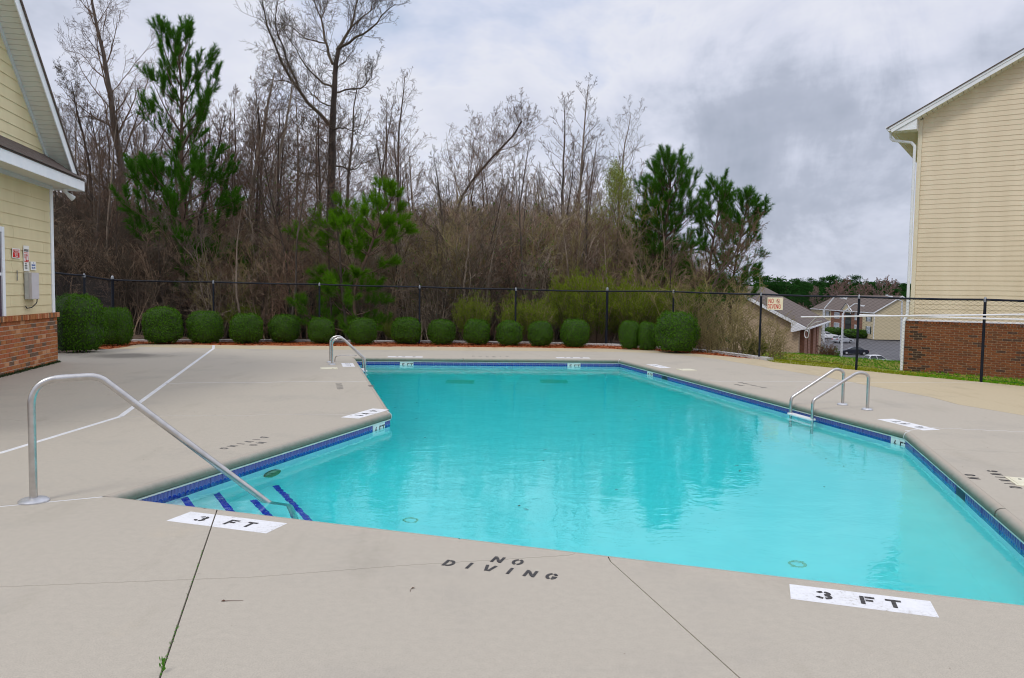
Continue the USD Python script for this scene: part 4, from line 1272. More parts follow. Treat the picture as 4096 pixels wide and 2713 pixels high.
# gable rake: soffit panels, rake board, roof edge
RO = 0.335
ru = np.array([1.0, 0, slope]); ru /= np.linalg.norm(ru)
rn = np.array([-ru[2], 0, ru[0]])                             # up and out, off the roof
R0p = np.array([0.16, 0.0, 3.935])


def rk(x0, x1, y0, y1, n0, n1):
    """A box along the rake: x along the slope, y out of the wall, n off the roof."""
    v, f = bx(x0, x1, y0, y1, n0, n1)
    w = R0p + v[:, :1] * ru + v[:, 1:2] * np.array([0, 1.0, 0]) + v[:, 2:3] * rn
    return put((w, f))


RL = 6.6
x = -0.36
while x < 4.2:
    obj("soffit_panel", rk(x + 0.003, x + 0.099, -0.05, RO - 0.02, 0.0, 0.012), MAT_SOFFIT, lb)
    x += 0.102
obj("rake_frieze", rk(-0.02, RL, -0.05, -0.018, -0.085, -0.002), MAT_TRIMGREY, lb)
obj("rake_board", rk(-0.42, RL, RO - 0.02, RO, -0.03, 0.145), MAT_TRIMWHITE, lb)
obj("roof", rk(-0.52, RL + 0.1, -7.5, RO + 0.03, 0.147, 0.18), MAT_SHINGLE, lb)
# the other slope of the main roof, out of sight of the camera
ru2 = np.array([-1.0, 0, slope]); ru2 /= np.linalg.norm(ru2)
v, f = bx(-0.52, RL + 0.1, -7.5, RO + 0.03, 0.147, 0.18)
rn2 = np.array([ru2[2], 0, -ru2[0]])
rn2 = np.array([slope, 0, 1.0]) / math.hypot(slope, 1)
R1p = np.array([9.84, 0.0, 3.935])
obj("roof", put((R1p + v[:, :1] * ru2 + v[:, 1:2] * np.array([0, 1.0, 0]) + v[:, 2:3] * rn2, f[:, ::-1])), MAT_SHINGLE, lb)
# downspout round the far corner
obj("downspout", put(tube(fillet([(-0.34, -0.20, 3.46), (-0.34, -0.20, 3.33), (-0.07, -0.17, 2.98), (-0.07, -0.17, 0.2)], 0.09, 5), 0.034, 8)), MAT_TRIMWHITE, lb, smooth=40)
fl = obj("flood_light", put(cat_([tube([(-0.33, 0.08, 3.47), (-0.33, 0.08, 3.40)], 0.045, 10)])), MAT_TRIMWHITE, lb, smooth=40)
obj("lamp_head", put(tube([(-0.33, 0.09, 3.40), (-0.38, 0.14, 3.35), (-0.44, 0.20, 3.29)], [0.02, 0.045, 0.06], 10)), MAT_TRIMWHITE, fl, smooth=40)
# brick base
obj("brick_backing", put(bx(0.0, WX, -0.10, -0.005, -0.05, 0.9)), MAT_MORTAR, lb)
obj("brick_backing", put(bx(0.008, 0.10, -7.5, -0.10, -0.05, 0.9)), MAT_MORTAR, lb)
rngb = np.random.default_rng(11)
CH, BL = 0.0765, 0.200
count = 0
for r in range(12):
    z0 = 0.893 - (r + 1) * CH + 0.013
    x = -0.0 - (0.1 if r % 2 else 0.0)
    while x < 4.6:
        xa, xb = max(x + 0.006, 0.0), x + BL - 0.006
        if xb - xa > 0.02:
            q = rngb.random()
            mat = BRICKS_L[4] if q < (0.10 + 0.03 * max(r - 7, 0)) else BRICKS_L[int(rngb.integers(0, 3))] if q < 0.93 else BRICKS_L[3]
            obj("brick", put(bx(xa, xb, -0.09, 0.0 + rngb.uniform(-0.002, 0.002), z0, z0 + CH - 0.013)), mat, lb)
        x += BL
x = -0.055
while x < 4.0:
    q = rngb.random()
    obj("cap_brick", put(bev(x + 0.004, x + 0.066, -0.10, 0.032 + rngb.uniform(-0.003, 0.003), 0.898, 0.992, 0.004)), BRICKS_L[4] if q < 0.06 else BRICKS_L[int(rngb.integers(0, 4))], lb)
    x += 0.070
ms_ = [[] for _ in BRICKS_L]
for r in range(12):
    z0 = 0.893 - (r + 1) * CH + 0.013
    x = 4.6 + (0.1 if r % 2 else 0.0)
    while x < WX - 0.2:
        ms_[int(rngb.choice([0, 1, 2, 2, 1, 0, 4]))].append(put(bx(x + 0.006, x + BL - 0.006, -0.09, 0.0, z0, z0 + CH - 0.013)))
        x += BL
x = 4.02
while x < WX - 0.07:
    ms_[int(rngb.integers(0, 3))].append(put(bx(x + 0.004, x + 0.066, -0.10, 0.032, 0.898, 0.992)))
    x += 0.070
for m_, q_ in zip(ms_, BRICKS_L):
    if m_:
        obj("further_bricks", cat_(m_), q_, lb, kind="stuff")
# weeds and moss along the foot of the wall
nm = 2600
xs_ = rngb.uniform(-0.02, 4.2, nm); ys_ = np.abs(rngb.normal(0, 0.035, nm)) + 0.003
hh = rngb.uniform(0.01, 0.055, nm) * np.exp(-ys_ * 14)
C = np.column_stack([xs_, ys_, np.full(nm, 0.001)])
tip = C + np.column_stack([rngb.normal(0, 0.02, nm), rngb.normal(0.004, 0.012, nm), hh])
sd = np.column_stack([rngb.uniform(0.006, 0.016, nm), rngb.normal(0, 0.006, nm), np.zeros(nm)])
v, f = np.stack([C - sd, C + sd, tip], 1).reshape(-1, 3), np.arange(nm * 3).reshape(-1, 3)
obj("moss", (frame_pts(v, PL0, AX, AY), f), MAT_MOSS, label="green moss and weeds along the foot of the left brick wall", cat="moss", kind="stuff")

# signs and the emergency telephone box on the left wall
SY = -0.028


def wall_thing(name, label, cat, x, z):
    return thing(name, label, cat, PL0 + UL * x + NL * SY + (0, 0, z))


def wt(cx, cz, txt, h, mat, parent, width):
    return sign_text(txt, h, cx, cz, mat, parent, width, O=np.zeros(3), ax=-UL, fn=NL, off=0.0085)


s1 = wall_thing("wall_sign", "small red EMERGENCY 911 sign beside the dark window on the left wall", "sign", 1.85, 1.99)
obj("board", put(bev(-0.165, 0.165, 0.001, 0.006, 0, 0.175, 0.001)), MAT_SIGNWHITE, s1)
obj("red_panel", put(bx(-0.14, 0.14, 0.0062, 0.0075, 0.015, 0.155)), MAT_RED, s1)
obj("white_band", put(bx(-0.13, 0.13, 0.0076, 0.0082, 0.103, 0.146)), MAT_SIGNWHITE, s1)
wt(0, 0.108, "EMERGENCY", 0.032, MAT_RED, s1, 0.25)
wt(0, 0.03, "911", 0.058, MAT_SIGNWHITE, s1, 0.13)
s2 = wall_thing("emergency_notice", "tall cream EMERGENCY 911 notice above the grey telephone box", "sign", 1.405, 1.775)
obj("board", put(bev(-0.125, 0.125, 0.001, 0.006, 0, 0.46, 0.001)), MAT_SIGNWHITE, s2)
wt(0, 0.355, "EMERGENCY", 0.04, MAT_INKDARK, s2, 0.20)
obj("red_bar", put(bx(-0.10, 0.10, 0.0062, 0.0075, 0.325, 0.337)), MAT_RED, s2)
wt(0, 0.185, "911", 0.125, MAT_RED, s2, 0.19)
obj("red_bar", put(bx(-0.10, 0.10, 0.0062, 0.0075, 0.165, 0.178)), MAT_RED, s2)
for zz, tx, w in ((0.125, "DIAL", 0.07), (0.085, "DIRECT", 0.11), (0.045, "PHONE", 0.11)):
    wt(-0.03, zz, tx, 0.024, MAT_INKDARK, s2, w)
s3 = wall_thing("phone_notice", "small tilted cream notice in blue print right of the tall notice", "sign", 1.09, 1.80)
obj("board", put(bev(-0.13, 0.13, 0.001, 0.006, 0, 0.16, 0.001)), MAT_SIGNWHITE, s3)
wt(0, 0.125, "IN", 0.018, MAT_BLUEINK, s3, 0.03)
wt(0, 0.08, "EMERGENCY", 0.028, MAT_BLUEINK, s3, 0.17)
wt(0, 0.03, "DIAL 911", 0.03, MAT_BLUEINK, s3, 0.16)
pb = wall_thing("telephone_box", "grey metal emergency telephone box with a dangling black cable on the left wall", "box", 1.27, 1.27)
obj("cabinet", put(bev(-0.205, 0.245, 0.0, 0.080, 0, 0.485, 0.006)), MAT_BOXSIDE, pb)
obj("cover", put(bev(-0.085, 0.250, 0.081, 0.128, 0.004, 0.481, 0.004)), MAT_BOXGREY, pb)
obj("latch", put(bx(-0.215, -0.205, 0.03, 0.06, 0.2, 0.25)), MAT_GALV, pb)
obj("cable", put(tube(fillet([(-0.17, 0.06, 0.0), (-0.15, 0.06, -0.07), (0.02, 0.04, -0.15), (0.20, 0.015, -0.165), (0.235, 0.01, -0.12)], 0.12, 6), 0.009, 7)), MAT_CABLE, pb, smooth=40)
cl = wall_thing("wall_conduit_clip", "thin grey metal strip fixed on the siding left of the telephone box", "strip", 1.83, 1.6)
obj("strip", put(bx(-0.008, 0.006, 0.001, 0.012, 0.0, 0.18)), MAT_GALV, cl)

# ------------------------------------------------------------------ right building: brick base and vinyl siding under a gable
Q0 = at_depth(3612, 1490, 20.0)
ab = math.radians(-56)
UR = np.array([-math.sin(ab), -math.cos(ab), 0.0]); NR = np.array([UR[1], -UR[0], 0.0])
if np.dot(NR, EYE - Q0) < 0:
    NR = -NR
Q0z = np.array([Q0[0], Q0[1], 0.0])
rb = thing("vinyl_sided_building", "tall cream vinyl sided building with a brown brick base at the right", "building", Q0z)
putr = lambda m: placed(m, (0, 0, 0), UR, NR)
RW = 11.0
BT = 0.947
obj("wall", putr(bx(0.10, RW, -9.0, -0.09, BT - 0.02, 6.0)), MAT_VINYL, rb)
g = Polygon([(0.12, 5.95), (RW, 5.95), (RW, 6.05), (5.6, 8.98)])
gm = prism(g, 0, 0.1)
gv = gm[0][:, [0, 2, 1]].copy(); gv[:, 1] = -0.19 + gm[0][:, 2]
obj("gable_wall", putr((gv, gm[1][:, ::-1])), MAT_VINYL, rb)
PITCHV = 0.1197
z = 5.217 - PITCHV * 35
k = 0
while z < 8.6:
    if z > BT + 0.03:
        x0 = 0.185 + max(0.0, (z - 6.075) / 0.542)
        top = min(z + PITCHV, 9.0)
        cut = 0.9 + (k // 2 * 1.47) % 2.6
        k += 1
        if cut > x0 + 0.2:
            obj("siding_board", putr(lap(z, top - 0.004, x0, cut, -0.09, 0.012)), MAT_VINYL, rb)
            obj("siding_board", putr(lap(z, top - 0.004, cut + 0.0008, 6.5, -0.09, 0.0132)), MAT_VINYL, rb)
        else:
            obj("siding_board", putr(lap(z, top - 0.004, x0, 6.5, -0.09, 0.012)), MAT_VINYL, rb)
    z += PITCHV
obj("starter_trim", putr(bev(0.02, RW, -0.09, -0.045, BT + 0.004, BT + 0.045, 0.003)), MAT_TRIMWHITE, rb)
obj("corner_trim", putr(bev(0.085, 0.182, -0.14, -0.052, BT + 0.045, 6.02, 0.004)), MAT_VTRIM, rb)
obj("brick_backing", putr(bx(0.0, RW, -0.10, -0.005, -1.2, BT - 0.06)), MAT_MORTARDARK, rb)
obj("brick_backing", putr(bx(0.008, 0.10, -9.0, -0.1, -1.5, BT - 0.06)), MAT_MORTARDARK, rb)
rngr = np.random.default_rng(21)
CR, BR = 0.0578, 0.2015
late = []
nbk = 0
for r in range(26):
    z0 = BT - 0.068 - (r + 1) * CR
    x = -(0.5 * BR if r % 2 else 0.0) + rngr.uniform(-0.006, 0.006)
    while x < 4.3:
        xa, xb = max(x + 0.0045, 0.0), x + BR - 0.0045
        if xb - xa > 0.02:
            q = rngr.random()
            st = x < 0.30 - 0.1 * math.sin(r * 0.9) and 0.06 < x or (9 < r < 11 and x < 0.9)
            mat = BRICKS_R[4] if st and q < 0.55 else BRICKS_R[3] if q < 0.09 else BRICKS_R[int(rngr.choice([0, 0, 1, 1, 2]))]
            m = putr(bx(xa, xb, -0.09, rngr.uniform(-0.002, 0.002), z0 + 0.0045, z0 + CR - 0.0045))
            if x < 2.75 and nbk < 296 and z0 > -0.42:
                obj("brick", m, mat, rb); nbk += 1
            else:
                late.append((m, mat))
        x += BR
for mi, mm in enumerate(BRICKS_R):
    ms = [m for m, a in late if a is mm]
    if ms:
        obj("further_bricks", cat_(ms), mm, rb, kind="stuff")
x = -0.045
while x < 4.0:
    q = rngr.random()
    obj("cap_brick", putr(bev(x + 0.004, x + 0.063, -0.11, 0.012 + rngr.uniform(-0.002, 0.002), BT - 0.064, BT, 0.003)), BRICKS_R[3] if q < 0.06 else BRICKS_R[int(rngr.integers(0, 3))], rb)
    x += 0.068
# roof edge: rake board, soffit pieces, eave box, gutter and downspout
sl = 0.542
ru = np.array([1.0, 0, sl]); ru /= np.linalg.norm(ru); rn = np.array([-ru[2], 0, ru[0]])
R0r = np.array([0.10, 0.0, 6.035])


def rkr(x0, x1, y0, y1, n0, n1):
    v, f = bx(x0, x1, y0, y1, n0, n1)
    return putr((R0r + v[:, :1] * ru + v[:, 1:2] * np.array([0, 1.0, 0]) + v[:, 2:3] * rn, f))


RO2 = 0.30
x = -0.05
while x < 4.0:
    obj("soffit_panel", rkr(x + 0.004, x + 0.121, -0.09, RO2 - 0.022, -0.012, 0.0), MAT_SOFFIT, rb)
    x += 0.125
obj("rake_board", rkr(-0.66, 6.6, RO2 - 0.02, RO2, -0.02, 0.115), MAT_TRIMWHITE, rb)
obj("rake_moulding", rkr(-0.66, 6.6, RO2 + 0.0005, RO2 + 0.016, 0.07, 0.115), MAT_TRIMWHITE, rb)
obj("roof", rkr(-0.72, 6.7, -9.3, RO2 + 0.035, 0.117, 0.14), MAT_SHINGLE, rb)
# other slope
v, f = bx(-0.72, 6.7, -9.3, RO2 + 0.035, 0.117, 0.14)
ru2 = np.array([-1.0, 0, sl]); ru2 /= np.linalg.norm(ru2); rn2 = np.array([sl, 0, 1.0]) / math.hypot(sl, 1)
obj("roof", putr((np.array([11.1, 0, 6.035]) + v[:, :1] * ru2 + v[:, 1:2] * np.array([0, 1.0, 0]) + v[:, 2:3] * rn2, f[:, ::-1])), MAT_SHINGLE, rb)
ep = Polygon([(-0.485, 5.735), (0.085, 5.735), (0.085, 6.005), (-0.46, 5.74)])
em = prism(ep, 0, 0.34)
ev = em[0][:, [0, 2, 1]].copy(); ev[:, 1] = RO2 - 0.03 - em[0][:, 2]
obj("eave_box", putr((ev, em[1][:, ::-1])), MAT_TRIMWHITE, rb)
obj("eave_soffit", putr(bx(-0.45, 0.10, -9.0, -0.071, 5.74, 5.755)), MAT_SOFFIT, rb)
obj("eave_fascia", putr(bx(-0.485, -0.452, -9.0, -0.075, 5.735, 5.86)), MAT_TRIMWHITE, rb)
gp = np.array([(-0.487, 5.86), (-0.487, 5.745), (-0.55, 5.745), (-0.61, 5.80), (-0.62, 5.86)])
gt = prism(Polygon(gp), 0, 9.2)
gv = gt[0][:, [0, 2, 1]].copy(); gv[:, 1] = RO2 - 0.0 - gt[0][:, 2]
obj("gutter", putr((gv, gt[1][:, ::-1])), MAT_TRIMWHITE, rb)
obj("downspout", putr(tube(fillet([(-0.54, -0.03, 5.75), (-0.54, -0.03, 5.62), (-0.47, 0.0, 5.55), (-0.05, 0.0, 5.46), (0.03, 0.0, 5.36), (0.035, 0.0, 1.12), (-0.03, 0.06, 0.93), (-0.035, 0.06, -0.42)], [0.08, 0.05, 0.05, 0.06, 0.05, 0.05], 5), 0.036, 8)), MAT_TRIMWHITE, rb, smooth=40)
# ------------------------------------------------------------------ clipped round shrubs
def bush_mesh(seed, squash=1.0, boxy=1.0, n=5200):
    """Unit shrub: about 1 m wide and 1 m tall, standing on the origin."""
    rng = np.random.default_rng(seed)
    d = unit(rng.normal(size=(n, 3)))
    d = d[d[:, 2] > -0.82]

    def radius(d):
        k = 2.0 + boxy
        s = (np.abs(d[:, 0]) ** k + np.abs(d[:, 1]) ** k + np.abs(d[:, 2]) ** k) ** (-1 / k)
        s = np.minimum(s, 1.16)
        return 0.5 * s * (0.85 + 0.22 * meshkit.fbm(d * 2.4 + seed, 3, seed) + 0.07 * meshkit.noise(d * 8 + seed, seed))

    r = radius(d) * np.where(rng.random(len(d)) < 0.03, rng.uniform(1.03, 1.10, len(d)), rng.uniform(0.90, 1.035, len(d)))
    C = d * r[:, None] + (0, 0, 0.5)
    C[:, 2] *= squash
    nrm = unit(d * 0.9 + rng.normal(0, 0.55, d.shape))
    D = unit(np.cross(nrm, rng.normal(size=d.shape)) + (0, 0, 0.35))
    V, F = leaf_quads(C, D, nrm, rng.uniform(0.038, 0.062, len(C)), rng.uniform(0.022, 0.034, len(C)), 0.12)
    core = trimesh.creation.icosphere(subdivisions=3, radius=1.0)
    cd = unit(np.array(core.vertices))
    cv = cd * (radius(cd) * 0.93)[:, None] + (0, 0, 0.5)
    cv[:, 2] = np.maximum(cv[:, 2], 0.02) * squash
    return (V, F), (cv, np.array(core.faces))


def make_bush(seed, loc, w, h, label, boxy=1.0, rz=0.0):
    t = thing("clipped_shrub", label, "shrub", loc, rz, "clipped round shrubs along the fence", scale=(w, w, h))
    lv, core = bush_mesh(seed, 1.0, boxy)
    obj("foliage", lv, MAT_BUSH, t)
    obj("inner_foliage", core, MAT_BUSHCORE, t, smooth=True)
    tt = Tubes()
    rng = np.random.default_rng(seed)
    for k in range(4):
        a = rng.uniform(0, 6.28)
        tt.add([(0.03 * math.cos(a), 0.03 * math.sin(a), -0.03), (0.06 * math.cos(a), 0.06 * math.sin(a), 0.12), (0.2 * math.cos(a), 0.2 * math.sin(a), 0.3)], [0.02, 0.016, 0.008], 5)
    obj("stem", tt.mesh(), MAT_BARK, t)
    return t


# (centre x, base y, width, top y) in the photograph's 2367-wide coordinates
bush_px = [(181, 816, 112, 683, "largest round shrub, half hidden behind the corner of the left brick wall", 1.2, -0.55), (247, 800, 62, 713, "narrow dark shrub squeezed between the largest left shrub and its neighbour", 0.9, -0.05),
           (274, 799, 60, 712, "round shrub right of the narrow one, third from the left pool house", 0.9, 0), (377, 796, 87, 710, "big round shrub standing alone left of the pine trunk behind the fence", 0.9, 0), (475, 795, 76, 720, "round shrub before the second fence post from the left corner", 0.9, 0),
           (570, 795, 76, 726, "round shrub sixth from the left, left of the pale tree trunk", 1.0, 0), (657, 793, 67, 728, "smaller round shrub just right of the pale tree trunk", 0.9, 0), (743, 795, 62, 736, "round shrub directly behind the left pool ladder, below a fence post", 0.8, 0),
           (838, 797, 63, 736, "round shrub just right of the left pool ladder, below the light green pine", 0.9, 0), (939, 796, 70, 734, "wider round shrub left of the fence post right of the light green pine", 1.1, 0), (1021, 797, 61, 739, "round shrub in the middle of the row, just right of a fence post", 1.0, 0),
           (1102, 798, 61, 739, "round shrub before the first olive broom bush in the middle", 1.1, 0), (1177, 800, 57, 742, "narrow flat topped shrub below a fence post, before the right olive brush", 1.2, 0), (1249, 801, 56, 743, "smallest flat topped shrub, second left of the big fence corner post", 1.2, 0),
           (1328, 803, 64, 739, "boxy shrub immediately left of the big fence corner post", 1.4, 0), (1455, 808, 48, 742, "narrow shrub immediately right of the big fence corner post", 1.3, 0), (1497, 810, 48, 745, "middle shrub of the three clumped right of the fence corner post", 1.3, 0),
           (1563, 817, 96, 722, "tall boxy shrub, biggest of the three right of the fence corner post", 1.6, 0)]
for k, (x, yb, w, yt, lab, boxy, dy) in enumerate(bush_px):
    P = at(x * K, yb * K)
    d = np.linalg.norm(P[:2]) * 1.0
    scale = P[1] / FOCAL * K
    W_ = w * scale * 0.90
    P = P + np.array([P[0], P[1], 0]) / d * W_ * 0.30
    hgt = (yb - yt) * P[1] / FOCAL * K * 0.985
    make_bush(40 + k, (P[0], P[1], 0.0), W_ / 0.94, hgt * 1.0, lab, boxy, 0.7 * k)

# ------------------------------------------------------------------ bare trees
def wander(rng, start, d, L, n, jitter, up, curve=None):
    pts = [np.asarray(start, float)]
    d = unit(np.asarray(d, float))
    st = L / n
    for k in range(n):
        d = d + rng.normal(0, jitter, 3) + (0, 0, up)
        d = d / np.linalg.norm(d)
        pts.append(pts[-1] + d * st)
    return np.array(pts)


def along(pts, t):
    x = t * (len(pts) - 1)
    i = min(int(x), len(pts) - 2)
    f = x - i
    return pts[i] * (1 - f) + pts[i + 1] * f, unit(pts[i + 1] - pts[i])


def side_dir(rng, d, ang, az=None):
    a = unit(np.cross(d, (0.31, 0.74, 0.59) if abs(d[2]) > 0.8 else (0, 0, 1.0)))
    b = np.cross(d, a)
    az = rng.uniform(0, 2 * math.pi) if az is None else az
    return d * math.cos(ang) + (a * math.cos(az) + b * math.sin(az)) * math.sin(ang)


def branches(rng, T, start, d, L, r, level, cfg, ends=None):
    """A limb with its side shoots, into the tube collector T."""
    n = (7, 5, 3, 2)[min(level, 3)]
    pts = wander(rng, start, d, L, n, cfg["jit"][min(level, len(cfg["jit"]) - 1)], cfg["up"][min(level, len(cfg["up"]) - 1)])
    rt = np.linspace(r, max(r * 0.22, cfg["rmin"]), n + 1)
    T.add(pts, rt, (6, 5, 3, 3)[min(level, 3)])
    if ends is not None and level >= cfg["depth"] - 1:
        ends.append((pts[-1], pts[-1] - pts[-2])); ends.append((pts[len(pts) // 2], pts[-1] - pts[-2]))
    if level + 1 >= cfg["depth"]:
        return
    m = cfg["kids"][level]
    m = max(1, int(m * rng.uniform(0.75, 1.25)))
    for k in range(m):
        t = cfg.get("t0", 0.22) + (1 - cfg.get("t0", 0.22)) * (k + rng.uniform(0.1, 0.9)) / m
        p, dd = along(pts, min(t, 0.99))
        ang = math.radians(rng.uniform(*cfg["ang"]))
        nd = side_dir(rng, dd, ang)
        ll = L * rng.uniform(*cfg["ratio"]) * (1.1 - 0.55 * t)
        branches(rng, T, p, nd, ll, max(np.interp(t, [0, 1], [r, r * 0.3]) * 0.55, cfg["rmin"]), level + 1, cfg, ends)


def bare_tree(seed, trunk, r0, limbs, cfg, r1=None, ends=None, first=0.3, last=1.0, rmul=1.0, lenf=None):
    """trunk: polyline. limbs: how many. Returns (trunk mesh, crown mesh)."""
    rng = np.random.default_rng(seed)
    trunk = np.asarray(trunk, float)
    TT, TC = Tubes(), Tubes()
    s = np.linspace(0, 1, len(trunk))
    rr = r0 * (1 - s) ** 0.85 + (r1 or r0 * 0.12) * s
    rr[0] *= 1.25
    TT.add(trunk, rr, 9)
    H = np.linalg.norm(trunk[-1] - trunk[0])
    ga = rng.uniform(0, 6.28)
    for k in range(limbs):
        t = first + (last - first) * (k + rng.uniform(0, 0.8)) / limbs
        p, d = along(trunk, min(t, 0.995))
        ang = math.radians(np.interp(t, [0.2, 1.0], [rng.uniform(52, 78), rng.uniform(22, 40)]))
        ga += 2.4 + rng.uniform(-0.5, 0.5)
        nd = side_dir(rng, d, ang, ga)
        L = (lenf(t) if lenf else H * np.interp(t, [0.2, 0.5, 1.0], [0.26, 0.30, 0.10])) * rng.uniform(0.7, 1.2)
        rl = max(np.interp(t, s, rr) * rng.uniform(0.2, 0.38), cfg["rmin"] * 1.6)
        branches(rng, TC, p, nd, L, rl, 0, cfg, ends)
    return TT.mesh(), TC.mesh()


CFG = dict(depth=4, kids=(6, 5, 4), jit=(0.10, 0.14, 0.2, 0.25), up=(0.06, 0.05, 0.04, 0.02), ang=(28, 58), ratio=(0.34, 0.58), rmin=0.0034)


def add_tree(name, label, loc, trunk_mesh, crown_mesh, bark, twig, group=None, rz=0.0, scale=None, cat="tree"):
    t = thing(name, label, cat, loc, rz, group, scale=scale)
    obj("trunk", trunk_mesh, bark, t, smooth=True)
    obj("crown", crown_mesh, twig, t)
    return t


def trunk_from_px(pts, y):
    """A trunk polyline at depth y through places of the photograph (2367-wide coordinates), and its foot."""
    q = np.array([at_depth(px * K, py * K, y) for px, py in pts])
    foot = q[0].copy()
    foot[2] = float(terrain(np.array([q[0][0]]), np.array([y]))[0]) - 0.1
    q = np.vstack([foot, q])
    q[0, :2] = q[1, :2]
    return q


def smooth_line(pts, n):
    from scipy.interpolate import CubicSpline, PchipInterpolator
    d = np.concatenate([[0], np.cumsum(np.linalg.norm(np.diff(pts, axis=0), axis=1))])
    return PchipInterpolator(d, pts)(np.linspace(0, d[-1], n))


# the great bare tree
def big_tree():
    y = 30.0
    tr = smooth_line(trunk_from_px([(764, 640), (764, 520), (766, 420), (768, 340), (769, 280), (773, 210), (776, 150), (784, 110)], y), 20)
    rng = np.random.default_rng(71)
    foot = tr[0].copy()
    TT, TC = Tubes(), Tubes()
    s = np.linspace(0, 1, 20)
    rr = np.interp(s, [0, 0.35, 0.75, 1], [0.22, 0.18, 0.12, 0.08])
    TT.add(tr - foot, rr, 12)
    cfg = dict(CFG, kids=(9, 7, 5), up=(0.02, 0.05, 0.04, 0.02), rmin=0.0042, ratio=(0.30, 0.52), t0=0.2)
    # the limbs that the photograph shows, as polylines with depth offsets
    limbs = [([(784, 110), (795, 90), (812, 62), (818, 40), (826, 0), (832, -40)], 0.09, 0.3), ([(778, 115), (800, 102), (830, 84), (858, 66), (890, 30), (912, 8)], 0.085, -0.6), ([(812, 62), (840, 40), (862, 12), (880, -20)], 0.05, 0.8),
             ([(769, 148), (758, 120), (748, 80), (742, 40), (732, 10), (720, -40)], 0.085, 0.9), ([(751, 100), (728, 94), (705, 88), (680, 70), (655, 48)], 0.045, 0.4), ([(742, 40), (752, 20), (762, -20)], 0.04, 1.2),
             ([(765, 292), (745, 270), (715, 240), (690, 210), (668, 175), (645, 130), (625, 80), (610, 30), (602, -20)], 0.11, -0.9), ([(690, 210), (676, 165), (655, 115), (640, 70), (640, 20), (650, -20)], 0.06, -1.6), ([(694, 206), (670, 190), (640, 186), (612, 186)], 0.045, -0.5),
             ([(765, 245), (742, 236), (712, 208), (690, 190)], 0.05, 1.2), ([(769, 200), (744, 186), (712, 160), (690, 125), (668, 90), (650, 60)], 0.06, 0.7), ([(771, 214), (795, 210), (828, 206), (850, 190), (872, 150)], 0.055, 0.6),
             ([(769, 300), (790, 296), (815, 302), (840, 312)], 0.05, -0.8), ([(768, 380), (790, 384), (810, 390), (840, 378), (870, 360)], 0.06, 0.9), ([(764, 392), (740, 384), (705, 368), (675, 352)], 0.05, 1.4), ([(768, 332), (745, 326), (712, 308), (690, 280)], 0.045, -1.2),
             ([(766, 420), (735, 405), (700, 400), (660, 380)], 0.045, 0.5), ([(768, 170), (790, 150), (806, 130), (820, 110)], 0.04, 1.0)]
    for pl_, r, dz in limbs:
        q = np.array([at_depth(px * K, py * K, y + dz * k / (len(pl_) - 1) * 2.2) for k, (px, py) in enumerate(pl_)]) - foot
        q = smooth_line(q, 10)
        q[1:] += rng.normal(0, 0.03, q[1:].shape)
        r = r * 0.68
        TC.add(q, np.linspace(r, max(r * 0.2, 0.008), 10), 7)
        L = np.linalg.norm(np.diff(q, axis=0), axis=1).sum()
        m = int(8 + L * 3.8)
        for k in range(m):
            t = 0.12 + 0.88 * (k + rng.uniform(0.1, 0.9)) / m
            p, d = along(q, min(t, 0.99))
            nd = unit(side_dir(rng, d, math.radians(rng.uniform(25, 60))) + (0, 0, 0.25))
            branches(rng, TC, p, nd, (0.5 + L * 0.30 * rng.uniform(0.5, 1.0)) * (1.1 - 0.5 * t), max(0.009, r * 0.22 * (1.1 - t)), 1, cfg)
    # clinging twigs on the trunk
    for k in range(120):
        t = rng.uniform(0.25, 1.0)
        p, d = along(tr - foot, t * 0.99)
        branches(rng, TC, p, side_dir(rng, d, 1.2), rng.uniform(0.3, 0.9), 0.006, 2, cfg)
    return foot, TT.mesh(), TC.mesh()


foot, a, b = big_tree()
add_tree("bare_tree", "tallest dark bare tree with heavy spreading limbs, centre left, reaching out of the frame", foot, a, b, MAT_DARKBARK, MAT_TWIGDARK)


def px_tree(name, label, pts, y, r0, limbs, seed, bark, twig, cfg=CFG, first=0.35, lenf=None, r1=0.012):
    tr = smooth_line(trunk_from_px(pts, y), 16)
    foot = tr[0].copy()
    tr = tr - foot
    tr[2:-1] += np.random.default_rng(seed).normal(0, 0.02, tr[2:-1].shape)
    a, b = bare_tree(seed, tr, r0, limbs, cfg, r1=r1, first=first, lenf=lenf)
    return add_tree(name, label, foot, a, b, bark, twig)


FINE = dict(CFG, kids=(8, 7, 5), rmin=0.0036)
px_tree("bare_tree", "bare tree with pale forked upper trunk beside the left gable roof", [(286, 520), (283, 420), (272, 330), (262, 270), (252, 200), (240, 130), (230, 85), (216, 30), (205, -40)], 30.0, 0.19, 26, 81, MAT_BARK, MAT_BTWIG, FINE, first=0.36, lenf=lambda t: np.interp(t, [0.3, 0.6, 1], [3.6, 2.9, 1.2]), r1=0.03)
px_tree("bare_tree", "dark leaning bare tree close beside the left gable, before the forked one", [(205, 640), (215, 520), (210, 420), (196, 330), (176, 250), (165, 190)], 29.0, 0.10, 24, 82, MAT_DARKBARK, MAT_TWIGDARK, FINE, first=0.25, lenf=lambda t: np.interp(t, [0.2, 0.6, 1], [2.2, 2.4, 0.8]))
px_tree("bare_tree", "tallest slender bare tree right of the middle, with steep feathery branches", [(1332, 640), (1336, 520), (1342, 420), (1348, 330), (1354, 250), (1360, 195)], 36.0, 0.10, 30, 83, MAT_PALEBARK, MAT_BTWIGGREY, dict(CFG, ang=(22, 42)), first=0.30, lenf=lambda t: np.interp(t, [0.2, 0.55, 1], [2.7, 2.3, 0.5]))
